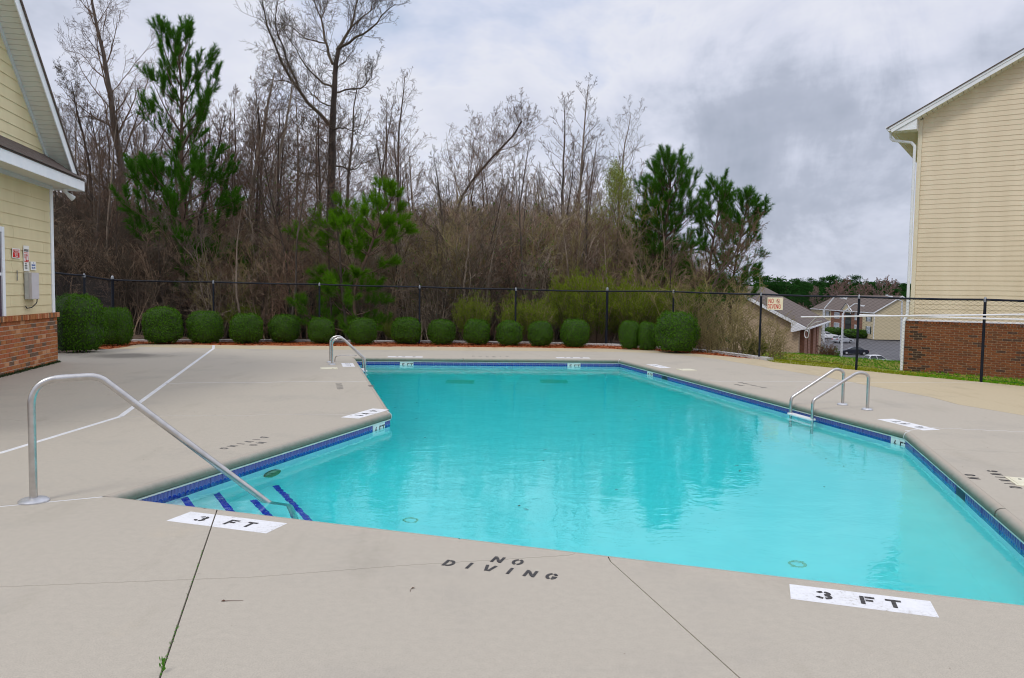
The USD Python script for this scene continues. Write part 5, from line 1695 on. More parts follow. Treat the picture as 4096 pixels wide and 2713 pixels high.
px_tree("bare_tree", "pale bare tree with a rounded airy top above the yellow green tree", [(1424, 640), (1430, 500), (1436, 420), (1440, 370), (1446, 320), (1454, 290), (1458, 265)], 44.0, 0.11, 24, 84, MAT_PALEBARK, MAT_BTWIGGREY, dict(CFG, ang=(25, 50)), first=0.42, lenf=lambda t: np.interp(t, [0.3, 0.6, 1], [3.1, 2.6, 1.0]))
px_tree("bare_tree", "bare tree leaning right with a long curved limb in the middle of the wood", [(1040, 640), (1052, 540), (1064, 470), (1090, 420), (1118, 388), (1150, 350), (1180, 322), (1206, 280)], 33.0, 0.075, 30, 85, MAT_DARKBARK, MAT_BTWIG, dict(FINE, up=(0.14, 0.1, 0.05, 0.02)), first=0.40, lenf=lambda t: np.interp(t, [0.3, 0.6, 1], [2.6, 2.8, 1.2]), r1=0.03)
px_tree("bare_tree", "dark bare tree just left of the slender tall one, with withered leaves", [(1294, 640), (1298, 500), (1302, 420), (1304, 340), (1306, 270), (1306, 225)], 34.0, 0.09, 28, 86, MAT_BARK, MAT_BTWIGRED, dict(CFG, ang=(18, 40)), first=0.30, lenf=lambda t: np.interp(t, [0.2, 0.6, 1], [1.9, 1.6, 0.5]))
px_tree("bare_tree", "upright pale stemmed bare tree between the tallest tree and the left pine", [(568, 650), (574, 560), (578, 470), (590, 400), (606, 320), (620, 240), (634, 170)], 29.0, 0.13, 26, 87, MAT_PALEBARK, MAT_BTWIG, FINE, first=0.22, lenf=lambda t: np.interp(t, [0.2, 0.6, 1], [3.2, 2.6, 0.9]), r1=0.02)
px_tree("bare_tree", "bare tree with a pale straight trunk left of the big dark tree", [(622, 720), (626, 600), (630, 500), (640, 400), (655, 320), (668, 250), (676, 190)], 27.5, 0.12, 22, 88, MAT_PALEBARK, MAT_BTWIGGREY, CFG, first=0.34, lenf=lambda t: np.interp(t, [0.2, 0.6, 1], [2.2, 2.2, 0.8]), r1=0.02)
px_tree("bare_tree", "bare tree with a straight stem close right of the big dark tree", [(800, 600), (802, 500), (806, 400), (816, 300), (822, 230), (830, 170)], 35.0, 0.11, 26, 89, MAT_BARK, MAT_BTWIG, CFG, first=0.30, lenf=lambda t: np.interp(t, [0.2, 0.6, 1], [2.6, 2.3, 0.8]))
px_tree("bare_tree", "bare tree with fine branches at the right rim of the tall group", [(918, 640), (920, 500), (920, 400), (924, 300), (930, 230), (936, 175)], 34.0, 0.10, 28, 90, MAT_BARK, MAT_BTWIG, CFG, first=0.28, lenf=lambda t: np.interp(t, [0.2, 0.6, 1], [2.4, 2.0, 0.6]))
px_tree("bare_tree", "low bare tree with a dense brown twig net ending the wood at right", [(1640, 690), (1660, 640), (1690, 600), (1710, 560), (1722, 530)], 26.0, 0.07, 24, 91, MAT_BARK, MAT_BTWIG, dict(FINE, ang=(30, 65)), first=0.1, lenf=lambda t: np.interp(t, [0.1, 0.6, 1], [1.9, 1.6, 0.8]))
px_tree("bare_sapling", "low pale sapling with spreading bare branches behind the sixth shrub", [(455, 740), (460, 690), (470, 640), (430, 580), (390, 530)], 24.5, 0.035, 16, 92, MAT_PALEBARK, MAT_BTWIGGREY, CFG, first=0.15, lenf=lambda t: 1.5)
px_tree("bare_sapling", "pale multi branched sapling behind the fence in the middle", [(1072, 740), (1072, 690), (1075, 640), (1080, 590), (1086, 540)], 25.0, 0.05, 20, 93, MAT_PALEBARK, MAT_BTWIGGREY, dict(CFG, ang=(25, 50)), first=0.15, lenf=lambda t: 1.6)

# slender trees of the thicket: a few kinds, set out many times
protos = []
kinds = [(9.0, 0.085, 22, MAT_BARK, MAT_BTWIG, (24, 50)), (9.5, 0.075, 24, MAT_BARK, MAT_BTWIGGREY, (18, 40)), (8.0, 0.07, 22, MAT_DARKBARK, MAT_BTWIGRED, (26, 55)), (9.0, 0.08, 20, MAT_PALEBARK, MAT_BTWIG, (20, 45)), (8.5, 0.09, 26, MAT_DARKBARK, MAT_TWIGDARK, (28, 60)), (9.2, 0.065, 24, MAT_PALEBARK, MAT_BTWIGRED, (20, 42))]
SLIM_LABEL = "slender bare tree among many alike in the brown thicket behind the fence"
rngt = np.random.default_rng(17)
for k, (H, r, nl, bark, twig, ang) in enumerate(kinds):
    tr = wander(rngt, (0, 0, -0.1), (0, 0, 1), H, 14, 0.045, 0.03)
    a, b = bare_tree(200 + k, tr, r, nl, dict(CFG, ang=ang, rmin=0.0036), first=0.20, lenf=lambda t: np.interp(t, [0.1, 0.5, 1], [2.2, 2.1, 0.5]), r1=0.01)
    protos.append(((a, b, bark, twig), tr[-1][2]))
SKY_X = [0, 120, 200, 300, 420, 520, 600, 700, 880, 950, 1000, 1100, 1180, 1250, 1290, 1340, 1400, 1480, 1540, 1600, 1700]
SKY_Y = [230, 220, 190, 215, 190, 165, 150, 170, 185, 250, 320, 310, 295, 290, 265, 280, 320, 400, 500, 575, 620]
first_of = {}
nslim = 0
for j in range(190):
    px = rngt.uniform(95, 1600)
    y = rngt.uniform(25.5, 52) if j < 150 else rngt.uniform(23.9, 26.5)
    u = rngt.random()
    ty = np.interp(px, SKY_X, SKY_Y) + abs(rngt.normal(0, 85)) + (10 if u < 0.3 else 45)
    if j >= 150:
        if j % 2:
            continue
        ty = rngt.uniform(330, 560) if px < 1330 else rngt.uniform(500, 600)
    elif ty > 560:
        continue
    top = at_depth(px * K, ty * K, y)
    z0 = float(terrain(np.array([top[0]]), np.array([y]))[0])
    k = int(rngt.integers(0, len(kinds)))
    (a, b, bark, twig), H = protos[k]
    sc = (top[2] - z0) / H
    if sc < 0.35 or sc > 1.55:
        continue
    rz = rngt.uniform(0, 6.28)
    s3 = (max(sc, 0.6) * rngt.uniform(0.8, 1.0),) * 2 + (sc,)
    if k not in first_of:
        first_of[k] = add_tree("slender_tree", SLIM_LABEL, (top[0], y, z0), a, b, bark, twig, "slender bare trees of the thicket", rz, s3)
    else:
        dup(first_of[k], (top[0], y, z0), rz, s3)
    nslim += 1

# ------------------------------------------------------------------ pines
def needles(rng, bases, dirs, lens, K_, nl, wd, spread=(24, 68)):
    n = len(bases)
    b = np.repeat(bases, K_, 0); d = np.repeat(dirs, K_, 0); L = np.repeat(lens, K_)
    t = rng.uniform(0, 1, n * K_) ** 0.8
    p = b + d * (L * t)[:, None]
    a = unit(np.cross(d, rng.normal(size=d.shape)))
    ang = np.radians(rng.uniform(*spread, n * K_)) * (1.15 - 0.45 * t)
    nd = d * np.cos(ang)[:, None] + a * np.sin(ang)[:, None]
    ln = nl * rng.uniform(0.7, 1.15, n * K_)
    s = unit(np.cross(nd, rng.normal(size=d.shape))) * (wd / 2)
    tip = p + nd * ln[:, None] + np.array([0, 0, -0.08]) * ln[:, None]
    V = np.stack([p - s, p + s, tip], 1).reshape(-1, 3)
    return V, np.arange(len(V)).reshape(-1, 3)


def pine(seed, trunk, r0, prof, whorl=0.42, per=5, shoot=0.34, K_=46, nl=0.17, wd=0.011, uplift=(5, 55), dens=1.0, t0=0.15, tuft_up=0.55, r1=0.02, azbias=None):
    """prof(t): limb length at the height fraction t."""
    rng = np.random.default_rng(seed)
    TT, TL = Tubes(), Tubes()
    s = np.linspace(0, 1, len(trunk))
    TT.add(trunk, r0 * (1 - s) ** 0.8 + r1 * s, 9)
    H = np.linalg.norm(trunk[-1] - trunk[0])
    sb, sd, sl = [], [], []

    def tuft(p, d, n=1):
        for _ in range(n):
            q = unit(d + rng.normal(0, 0.28, 3) + (0, 0, tuft_up * rng.uniform(0.6, 1.3)))
            sb.append(p); sd.append(q); sl.append(shoot * rng.uniform(0.7, 1.25))

    t = t0
    az = rng.uniform(0, 6.28)
    while t < 0.985:
        m = max(2, int(round(per * rng.uniform(0.6, 1.2) * (1 if t < 0.8 else 0.8))))
        for k in range(m):
            az += 2 * math.pi / m + rng.uniform(-0.45, 0.45)
            L = prof(t) * rng.uniform(0.6, 1.15)
            if azbias:
                L *= azbias(az)
            if L < 0.12:
                continue
            p, d = along(trunk, min(max(t + rng.uniform(-0.012, 0.012), 0.01), 0.99))
            el = math.radians(np.interp(t, [0, 1], uplift) + rng.uniform(-9, 9))
            dd = np.array([math.cos(az) * math.cos(el), math.sin(az) * math.cos(el), math.sin(el)])
            n = 7
            pts = wander(rng, p, dd, L, n, 0.07, 0.06)
            rl = 0.010 + 0.012 * L
            TL.add(pts, np.linspace(rl, 0.006, n + 1), 5)
            ns = max(2, int(L * 4.2 * dens))
            for q in range(ns):
                tt = 0.30 + 0.68 * (q + rng.uniform(0.1, 0.9)) / ns
                bp, bd = along(pts, tt)
                sdn = unit(side_dir(rng, bd, math.radians(rng.uniform(30, 60))) + (0, 0, 0.3))
                l2 = L * rng.uniform(0.16, 0.36) * (1.25 - 0.7 * tt)
                sub = wander(rng, bp, sdn, l2, 3, 0.1, 0.12)
                TL.add(sub, np.linspace(0.007, 0.004, 4), 3)
                tuft(sub[-1], unit(sub[-1] - sub[-2]), 2)
                if l2 > 0.35:
                    tuft(sub[2], unit(sub[-1] - sub[-2]), 1)
            tuft(pts[-1], unit(pts[-1] - pts[-2]), 3)
        t += whorl / H * rng.uniform(0.75, 1.25) * (1.0 if t < 0.85 else 0.6)
    tuft(trunk[-1], np.array([0, 0, 1.0]), 3)
    sb, sd, sl = np.array(sb), np.array(sd), np.array(sl)
    TS = Tubes()
    nd = needles(rng, sb, sd, sl, K_, nl, wd)
    for p, d, l in zip(sb, sd, sl):
        TS.add([p, p + d * l], [0.005, 0.002], 3)
    lm = cat_([TL.mesh(), TS.mesh()])
    return TT.mesh(), lm, nd


def add_pine(label, foot, parts, mat):
    t = thing("pine_tree", label, "tree", foot)
    obj("trunk", parts[0], MAT_PINEBARK, t, smooth=True)
    obj("limbs", parts[1], MAT_PINEBARK, t)
    obj("crown", parts[2], mat, t)
    return t


def pine_px(label, pts, y, seed, mat, n=14, **kw):
    tr = smooth_line(trunk_from_px(pts, y), n)
    foot = tr[0].copy()
    return add_pine(label, foot, pine(seed, tr - foot, **kw), mat)


px2m = lambda y: y / FOCAL * K
y1 = 25.5
pine_px("tall dark green pine with upright brushy shoots beside the pool house roof", [(434, 690), (428, 560), (420, 450), (420, 330), (420, 230), (415, 150), (412, 100)], y1, 301, MAT_NEEDLE, r0=0.10,
        prof=lambda t: np.interp(t, [0.25, 0.31, 0.37, 0.44, 0.52, 0.62, 0.72, 0.82, 0.92, 1.0], [1.1, 2.5, 2.7, 1.8, 1.4, 1.7, 1.75, 1.65, 1.05, 0.5]), whorl=0.60, per=5, shoot=0.44, K_=105, nl=0.17, wd=0.0125, uplift=(-4, 60), t0=0.27, tuft_up=0.8, dens=0.85)
y2 = 24.3
pine_px("low light green pine with long soft needles rising behind the fence, left of centre", [(822, 760), (818, 690), (830, 640), (850, 590), (868, 540), (884, 500), (900, 472), (908, 455)], y2, 302, MAT_NEEDLELIGHT, r0=0.06,
        prof=lambda t: np.interp(t, [0.0, 0.2, 0.36, 0.46, 0.58, 0.7, 0.85, 1.0], [1.7, 1.9, 1.0, 1.8, 2.2, 1.3, 0.7, 0.35]), whorl=0.62, per=5, shoot=0.28, K_=95, nl=0.20, wd=0.0095, uplift=(-4, 38), t0=0.08, tuft_up=0.22, dens=1.35, azbias=lambda a: 1 - 0.32 * math.cos(a))
y3 = 29.0
pine_px("rounded dark green pine with two stems right of the yellow green tree", [(1522, 690), (1528, 600), (1538, 530), (1546, 470), (1550, 420), (1552, 392)], y3, 303, MAT_NEEDLE, r0=0.085,
        prof=lambda t: np.interp(t, [0.1, 0.3, 0.5, 0.65, 0.8, 0.92, 1.0], [0.9, 1.35, 1.6, 1.6, 1.45, 1.0, 0.5]), whorl=0.44, per=6, shoot=0.36, K_=66, nl=0.18, wd=0.0112, uplift=(5, 50), t0=0.22, tuft_up=0.42, dens=0.95)
pine_px("second stem of dark pine crowded against the rounded pine, with a thinner crown", [(1506, 690), (1510, 600), (1514, 540), (1524, 480), (1528, 440)], 29.8, 304, MAT_NEEDLE, r0=0.06,
        prof=lambda t: np.interp(t, [0.1, 0.4, 0.7, 1.0], [0.7, 1.1, 1.0, 0.4]), whorl=0.5, per=4, shoot=0.42, K_=80, nl=0.16, wd=0.012, uplift=(5, 55), t0=0.3, tuft_up=0.6)
pine_px("dark pine with a split crown, left of the two pines ending the wood", [(1636, 680), (1642, 600), (1652, 540), (1660, 490), (1664, 445)], 30.0, 305, MAT_NEEDLE, r0=0.06,
        prof=lambda t: np.interp(t, [0.2, 0.5, 0.7, 0.85, 1.0], [1.2, 1.2, 1.3, 1.0, 0.45]), whorl=0.46, per=5, shoot=0.36, K_=66, nl=0.18, wd=0.0112, uplift=(0, 50), t0=0.22, tuft_up=0.42)
pine_px("dark pine farthest right at the end of the wood, with rounded needle bunches", [(1690, 690), (1702, 600), (1714, 540), (1722, 500), (1728, 470)], 31.5, 306, MAT_NEEDLE, r0=0.06,
        prof=lambda t: np.interp(t, [0.2, 0.5, 0.7, 0.85, 1.0], [1.0, 1.4, 1.45, 1.1, 0.5]), whorl=0.46, per=6, shoot=0.36, K_=66, nl=0.18, wd=0.0112, uplift=(0, 48), t0=0.25, tuft_up=0.42)
pine_px("small young pine low behind the fence, right of the three clumped shrubs", [(1610, 790), (1612, 740), (1616, 700)], 24.5, 307, MAT_NEEDLE, r0=0.03, n=8,
        prof=lambda t: np.interp(t, [0, 0.6, 1.0], [0.8, 0.9, 0.4]), whorl=0.22, per=4, shoot=0.24, K_=44, nl=0.14, wd=0.009, uplift=(5, 40), t0=0.15, tuft_up=0.4)

pine_px("shaded young pine low in the wood, right of the tall left pine's trunk", [(500, 760), (502, 690), (506, 640), (512, 600)], 26.2, 308, MAT_NEEDLE, r0=0.05, n=8,
        prof=lambda t: np.interp(t, [0, 0.5, 0.8, 1.0], [1.0, 1.9, 1.5, 0.6]), whorl=0.30, per=5, shoot=0.30, K_=80, nl=0.17, wd=0.011, uplift=(0, 25), t0=0.35, tuft_up=0.3)

# ------------------------------------------------------------------ yellow-green budding tree and olive broom bushes
def broom(seed, n, H, W_, top=1.0, upright=0.75):
    """Fine upright shoots from one stool; unit size in metres."""
    rng = np.random.default_rng(seed)
    T = Tubes()
    tips = []
    for k in range(n):
        a = rng.uniform(0, 2 * math.pi); q = math.sqrt(rng.random())
        d = unit(np.array([math.cos(a) * q * W_ * 0.75, math.sin(a) * q * W_ * 0.75, H * rng.uniform(0.75, 1.0)]))
        L = H * rng.uniform(0.6, 1.05) * (1.0 - 0.35 * q * q)
        pts = wander(rng, (math.cos(a) * q * 0.12, math.sin(a) * q * 0.12, -0.05), d, L, 5, 0.06, 0.03)
        T.add(pts, np.linspace(0.009, 0.0035, 6), 3)
        for j in range(5):
            p, dd = along(pts, rng.uniform(0.35, 0.98))
            sdv = unit(side_dir(rng, dd, math.radians(rng.uniform(15, 40))) + (0, 0, 0.4))
            sub = wander(rng, p, sdv, L * rng.uniform(0.12, 0.3), 2, 0.08, 0.08)
            T.add(sub, np.linspace(0.0045, 0.003, 3), 3)
            tips.append((sub[-1], unit(sub[-1] - sub[0]))); tips.append((sub[1], unit(sub[-1] - sub[0])))
        tips.append((pts[-1], unit(pts[-1] - pts[-2])))
    return T.mesh(), np.array([t[0] for t in tips]), np.array([t[1] for t in tips])


def leafy(rng, P, D, per, ln, wd, spread):
    C = np.repeat(P, per, 0) + rng.normal(0, spread, (len(P) * per, 3))
    d = unit(np.repeat(D, per, 0) + rng.normal(0, 0.5, C.shape))
    n = unit(np.cross(d, rng.normal(size=C.shape)))
    return leaf_quads(C, d, n, rng.uniform(0.7, 1.2, len(C)) * ln, wd)


rngo = np.random.default_rng(61)
tr = smooth_line(trunk_from_px([(1424, 700), (1426, 600), (1428, 520), (1430, 460), (1430, 425)], 29.0), 10)
foot = tr[0].copy(); tr = tr - foot
ends = []
a, b = bare_tree(95, tr, 0.06, 34, dict(CFG, ang=(18, 40), up=(0.16, 0.12, 0.1, 0.05)), first=0.05, lenf=lambda t: np.interp(t, [0, 0.5, 1], [2.3, 2.1, 0.7]), ends=ends)
bt = add_tree("budding_tree", "upright tree with fresh yellow green buds between bare trees and the dark pine", foot, a, b, MAT_BARK, MAT_TWIG)
EP = np.array([e[0] for e in ends]); ED = unit(np.array([e[1] for e in ends]))
wgt = np.clip((EP[:, 2] - 1.5) / (tr[-1][2] - 1.5), 0, 1) ** 1.7 * 0.85 + 0.08
sel = rngo.random(len(EP)) < wgt
obj("buds", leafy(rngo, EP[sel], ED[sel], 3, 0.055, 0.028, 0.13), MAT_BUD, bt)

(bm, tips, td) = broom(401, 150, 1.9, 1.3)
broom_parts = [(bm, leafy(np.random.default_rng(1), tips, td, 13, 0.10, 0.011, 0.04))]
(bm, tips, td) = broom(402, 170, 1.8, 1.9)
broom_parts.append((bm, leafy(np.random.default_rng(2), tips, td, 13, 0.10, 0.011, 0.04)))
broom_px = [(1095, 800, 24.0, 688, 0, "olive green broom bush behind the middle shrubs, left of the other brooms"), (1215, 800, 24.2, 675, 1, "wide olive green broom bush in the gap left of the big fence corner post"), (1385, 800, 24.9, 615, 1, "tall olive green broom bush directly behind the big fence corner post"),
            (1470, 800, 24.6, 640, 1, "broad olive green broom bush over the three clumped shrubs"), (1560, 790, 24.9, 645, 1, "olive green broom bush under the rounded dark pine"), (1650, 800, 24.5, 760, 1, "dull olive bush spreading low behind the right fence, left of a post"), (1748, 815, 22.0, 775, 1, "low dull olive bush behind the fence below the NO DIVING sign"), (905, 800, 24.5, 742, 0, "low olive broom bush beneath the light green pine"),
            (560, 800, 24.6, 700, 0, "dim olive bush behind the sixth shrub from the left"), (1330, 800, 25.2, 640, 0, "olive bush left of the big fence corner post, behind the boxy shrub")]
firsts = {}
for x, yb, y, yt, k, lab in broom_px:
    top = at_depth(x * K, yt * K, y)
    z0 = float(terrain(np.array([top[0]]), np.array([y]))[0])
    sc = (top[2] - z0) / 1.75
    if k not in firsts:
        t = thing("broom_bush", lab, "bush", (top[0], y, z0), 0.3 * k, "olive broom bushes behind the fence", scale=(sc, sc, sc))
        obj("stems", broom_parts[k][0], MAT_TWIG, t); obj("foliage", broom_parts[k][1], MAT_OLIVE, t)
        firsts[k] = t
    else:
        dup(firsts[k], (top[0], y, z0), x * 0.7, sc, label=lab)

# small evergreen and withered leaves hanging in the left part of the wood
rngw = np.random.default_rng(88)
mm = 5200
px = rngw.uniform(300, 1280, mm); py = np.where(px < 700, rngw.uniform(400, 780, mm), rngw.uniform(470, 760, mm)); yy = rngw.uniform(24.2, 29, mm)
C = np.array([at_depth(a * K, b * K, c) for a, b, c in zip(px, py, yy)])
keep = meshkit.fbm(C * (0.5, 0.5, 0.5), 3, 4) > 0.47
C = C[keep]
D = unit(rngw.normal(size=C.shape) + (0, 0, -1.0)); N = unit(rngw.normal(size=C.shape))
V, F = leaf_quads(C, D, N, rngw.uniform(0.05, 0.11, len(C)), rngw.uniform(0.025, 0.045, len(C)))
dl = rngw.random(len(C)) < 0.35
fm = np.concatenate([dl, dl])
obj("withered_leaves", (V, F[fm]), MAT_DEADLEAF, label="scattered withered tan leaves hanging in the thicket behind the fence", cat="leaves", kind="stuff")
obj("vine_leaves", (V, F[~fm]), MAT_BUSH, label="small dark evergreen leaves climbing in the thicket behind the fence", cat="leaves", kind="stuff")

# ------------------------------------------------------------------ the thicket: twiggy brush and deep wood, past counting
def thicket_proto(seed, H, n, spread):
    rng = np.random.default_rng(seed)
    T = Tubes()
    cfg = dict(CFG, depth=3, kids=(6, 4), rmin=0.0045, ang=(22, 55), jit=(0.12, 0.18, 0.24), up=(0.05, 0.03, 0.02), ratio=(0.3, 0.55))
    for k in range(n):
        a = rng.uniform(0, 2 * math.pi); q = rng.uniform(0, spread)
        d = unit(np.array([rng.normal(0, 0.22), rng.normal(0, 0.22), 1.0]))
        L = H * rng.uniform(0.5, 1.0)
        p0 = np.array([q * math.cos(a), q * math.sin(a), -0.1])
        pts = wander(rng, p0, d, L, 7, 0.07, 0.03)
        T.add(pts, np.linspace(0.028, 0.008, 8), 4)
        for j in range(9):
            p, dd = along(pts, rng.uniform(0.08, 0.97))
            branches(rng, T, p, side_dir(rng, dd, math.radians(rng.uniform(25, 65))), L * rng.uniform(0.15, 0.34), 0.010, 0, cfg)
    return T.mesh()


UsdGeom.Scope.Define(stage, "/World/Looks/none")
pi = UsdGeom.PointInstancer.Define(stage, "/World/wood_thicket")
tag(pi.GetPrim(), "dense brown thicket of bare twigs filling the wood behind the fence", "thicket", kind="stuff")
plist = []
tmats = [MAT_TWIG, MAT_TWIGDARK, MAT_TWIGRED, MAT_TWIGGREY, MAT_TWIGOLIVE]
for k in range(5):
    m = usdkit.mesh(stage, f"/World/wood_thicket/brush_{k:03d}", thicket_proto(500 + k, 4.2, 9, 1.2), tmats[k])
    plist.append(m.GetPath())
# loose brown brush that hides the tan building at the end of the wood: countable shrubs
brush_px = [(1650, 20.9, 690, "tangled brown twiggy shrub at the end of the wood, behind the biggest clipped shrub"), (1700, 22.5, 650, "tall tangled brown shrub left of the NO DIVING sign, under the last dark pine"), (1750, 21.8, 700, "loose arching brown shrub right before the NO DIVING sign post"),
            (1790, 23.5, 742, "low brown twiggy shrub under the NO DIVING sign"), (1600, 23.2, 650, "brown twiggy shrub left of the end of the wood, under the rounded pine")]
b0_ = None
for x, y, yt, lab in brush_px:
    top = at_depth(x * K, yt * K, y)
    z0 = float(terrain(np.array([top[0]]), np.array([y]))[0])
    sc = (top[2] - z0) / 3.6
    if b0_ is None:
        b0_ = thing("twiggy_shrub", lab, "shrub", (top[0], y, z0), 0.0, "twiggy shrubs at the end of the wood", scale=(sc * 1.15, sc * 1.15, sc))
        obj("twigs", thicket_proto(560, 4.0, 16, 0.9), MAT_TWIGOLIVE, b0_)
    else:
        dup(b0_, (top[0], y, z0), x * 1.3, (sc * 1.2, sc * 1.2, sc), label=lab)
pos, ids, scl, ori = [], [], [], []
rngk = np.random.default_rng(99)
for j in range(1500):
    u = rngk.random()
    px = rngk.uniform(-150, 1640)
    y = 24.6 + 34 * rngk.random() ** 1.5
    if (px > 1330 and y < 27.5) or (1050 < px <= 1330 and y < 26.3) or (640 < px < 1010 and y < 26.0):
        continue
    P = at_depth(px * K, 700, y)
    if P[0] < -16 - (y - 22) * 0.9:
        continue
    z0 = float(terrain(np.array([P[0]]), np.array([y]))[0])
    lim = np.interp(px, [0, 300, 700, 1000, 1250, 1400, 1550, 1640], [420, 480, 520, 490, 490, 510, 570, 625])
    top = at_depth(px * K, (lim + abs(rngk.normal(0, 60))) * K, y)[2]
    s = np.clip((top - z0) / 3.8, 0.35, 2.1)
    if y < 27.5:
        s = min(s, rngk.uniform(0.4, 0.95))
    pos.append((P[0], y, z0)); ids.append(int(rngk.choice(5, p=[0.27, 0.18, 0.13, 0.22, 0.20]) if px > 480 else rngk.choice([1, 1, 1, 0])))
    scl.append((s * rngk.uniform(0.85, 1.1), s * rngk.uniform(0.85, 1.1), s))
    a = rngk.uniform(0, 2 * math.pi)
    ori.append(Gf.Quath(math.cos(a / 2), 0, 0, math.sin(a / 2)))
pi.CreatePrototypesRel().SetTargets(plist)
pi.CreatePositionsAttr([Gf.Vec3f(*map(float, p)) for p in pos])
pi.CreateProtoIndicesAttr(ids)
pi.CreateScalesAttr([Gf.Vec3f(*map(float, s)) for s in scl])
pi.CreateOrientationsAttr(ori)
# ------------------------------------------------------------------ the parking lot, the far flats, cars, lamps, far trees
lot = Polygon([(24, 80), (60, 76), (130, 84), (150, 230), (60, 234), (35, 215), (28, 150)])
obj("parking_lot", grid_sheet(lot, 6.0, lambda x, y: lot_z(y) + 0.06), MAT_ASPHALT, kind="structure")

MAT_FARVINYL = M("far_cream_siding", (0.56, 0.47, 0.29), (0.60, 0.51, 0.33), 0.6, 0.6, aniso=(0.1, 0.1, 8))
MAT_FARBRICK = M("far_red_brick", (0.19, 0.085, 0.05), (0.26, 0.12, 0.07), 3.0, 0.9)
MAT_FARTAN = M("tan_gable_stone", (0.40, 0.30, 0.19), (0.50, 0.39, 0.26), 6.0, 0.9)
MAT_SHUTTER = M("dark_green_shutter", (0.02, 0.035, 0.03), (0.03, 0.045, 0.04), 3, 0.6)
MAT_PANE = M("pale_window_pane", (0.30, 0.34, 0.38), (0.45, 0.50, 0.54), 0.8, 0.12, spec=0.8)
MAT_DARKOPEN = M("dark_breezeway", (0.012, 0.016, 0.014), (0.025, 0.03, 0.027), 2, 0.8)

SRC5 = lambda x, y: (3100 + x / 3.92, 1100 + y / 3.92)
# far flats: C0 is the near corner; front runs away along FD, gable end faces us along FG
cx, cy = SRC5(1545, 985)
C0 = at_depth(cx, cy, 175.0)
FD = np.array([0.063, 0.998, 0]); FD /= np.linalg.norm(FD)
FG = np.array([FD[1], -FD[0], 0.0])
fb = thing("apartment_building", "far two storey cream and brick apartment building with a brown roof", "building", C0)
FN = -FG                                                        # out of the front wall
pf = lambda m: placed(m, (0, 0, 0), FD, FN)                     # x away along the front, y out of it, z up


def s_of(x):
    r = (SRC5(x, 0)[0] - 2048) / FOCAL
    d0 = C0 + 0
    return (d0[0] - r * d0[1]) / (r * FD[1] - FD[0])


LEN = s_of(560)
EH, WID, RH = 5.75, 11.4, 3.6
obj("front_wall", pf(bx(0, LEN, -0.3, 0, -0.4, EH)), MAT_FARVINYL, fb)
ge = prism(Polygon([(0, -0.4), (WID, -0.4), (WID, EH), (WID / 2, EH + RH), (0, EH)]), 0, 0.3)
gv = np.column_stack([ge[0][:, 2] - 0.005, -ge[0][:, 0], ge[0][:, 1]])
obj("gable_wall", pf((gv, ge[1])), MAT_FARVINYL, fb)
# roof: two slopes, hipped at the far end
ov = 0.4
hipx = LEN - 4.0
rv = np.array([[-ov, ov, EH - 0.12], [LEN, ov, EH - 0.12], [hipx, -WID / 2, EH + RH + 0.15], [-ov, -WID / 2, EH + RH + 0.15], [-ov, -WID - ov, EH - 0.12], [LEN, -WID - ov, EH - 0.12]])
rf = np.array([[0, 1, 2], [0, 2, 3], [3, 2, 5], [3, 5, 4], [1, 5, 2]])
rv2 = np.vstack([rv, rv - (0, 0, 0.12)])
rf2 = np.vstack([rf, rf[:, ::-1] + 6])
obj("roof", pf((rv2, rf2)), MAT_SHINGLEFAR, fb)
obj("eave_fascia", pf(bx(-ov, LEN, ov, ov + 0.05, EH - 0.30, EH - 0.10)), MAT_TRIMWHITE, fb)
for sgn in (0, 1):
    v, f = bx(-ov - 0.05, -ov, 0, math.hypot(WID / 2 + ov, RH + 0.27), -0.28, 0)
    ang = math.atan2(RH + 0.27, WID / 2 + ov)
    yy = ov - v[:, 1] * math.cos(ang) if sgn == 0 else -WID - ov + v[:, 1] * math.cos(ang)
    zz = EH - 0.10 + v[:, 1] * math.sin(ang) + v[:, 2]
    obj("rake_board", pf((np.column_stack([v[:, 0], yy, zz]), f if sgn else f[:, ::-1])), MAT_TRIMWHITE, fb)
obj("corner_trim", pf(bx(-0.08, 0.15, -0.02, 0.06, -0.4, EH - 0.3)), MAT_TRIMWHITE, fb)
b0, b1 = s_of(1365), s_of(875)
obj("brick_front", pf(bx(b0, s_of(1195), 0, 0.08, -0.4, EH - 0.3)), MAT_FARBRICK, fb)
obj("brick_front", pf(bx(s_of(1098), b1, 0, 0.08, -0.4, EH - 0.3)), MAT_FARBRICK, fb)
e0, e1 = s_of(1192), s_of(1100)
obj("breezeway", pf(bx(e0 + 0.05, e1 - 0.05, 0.0, 0.06, -0.3, EH - 0.6)), MAT_DARKOPEN, fb)
obj("balcony_rail", pf(bx(e0 + 0.05, e1 - 0.05, 0.08, 0.16, 2.5, 3.4)), MAT_SHUTTER, fb)
pm0, pm1 = s_of(1225), s_of(1020)
pg = prism(Polygon([(pm0, EH - 0.5), (pm1, EH - 0.5), ((pm0 + pm1) / 2, EH + 1.7)]), 0, 0.3)
gv = np.column_stack([pg[0][:, 0], pg[0][:, 2] - 0.1, pg[0][:, 1]])
po = obj("portico_gable", pf((gv, pg[1][:, ::-1])), MAT_FARVINYL, fb)
pc = (pm0 + pm1) / 2
pr_ = np.array([[pm0 - 0.3, 0.45, EH - 0.72], [pc, 0.45, EH + 1.86], [pc, -3.0, EH + 1.86], [pm0 - 0.3, -0.2, EH - 0.72], [pm1 + 0.3, 0.45, EH - 0.72], [pm1 + 0.3, -0.2, EH - 0.72]])
obj("portico_roof", pf((pr_, np.array([[0, 1, 2], [0, 2, 3], [4, 2, 1], [4, 5, 2]]))), MAT_SHINGLEFAR, fb)
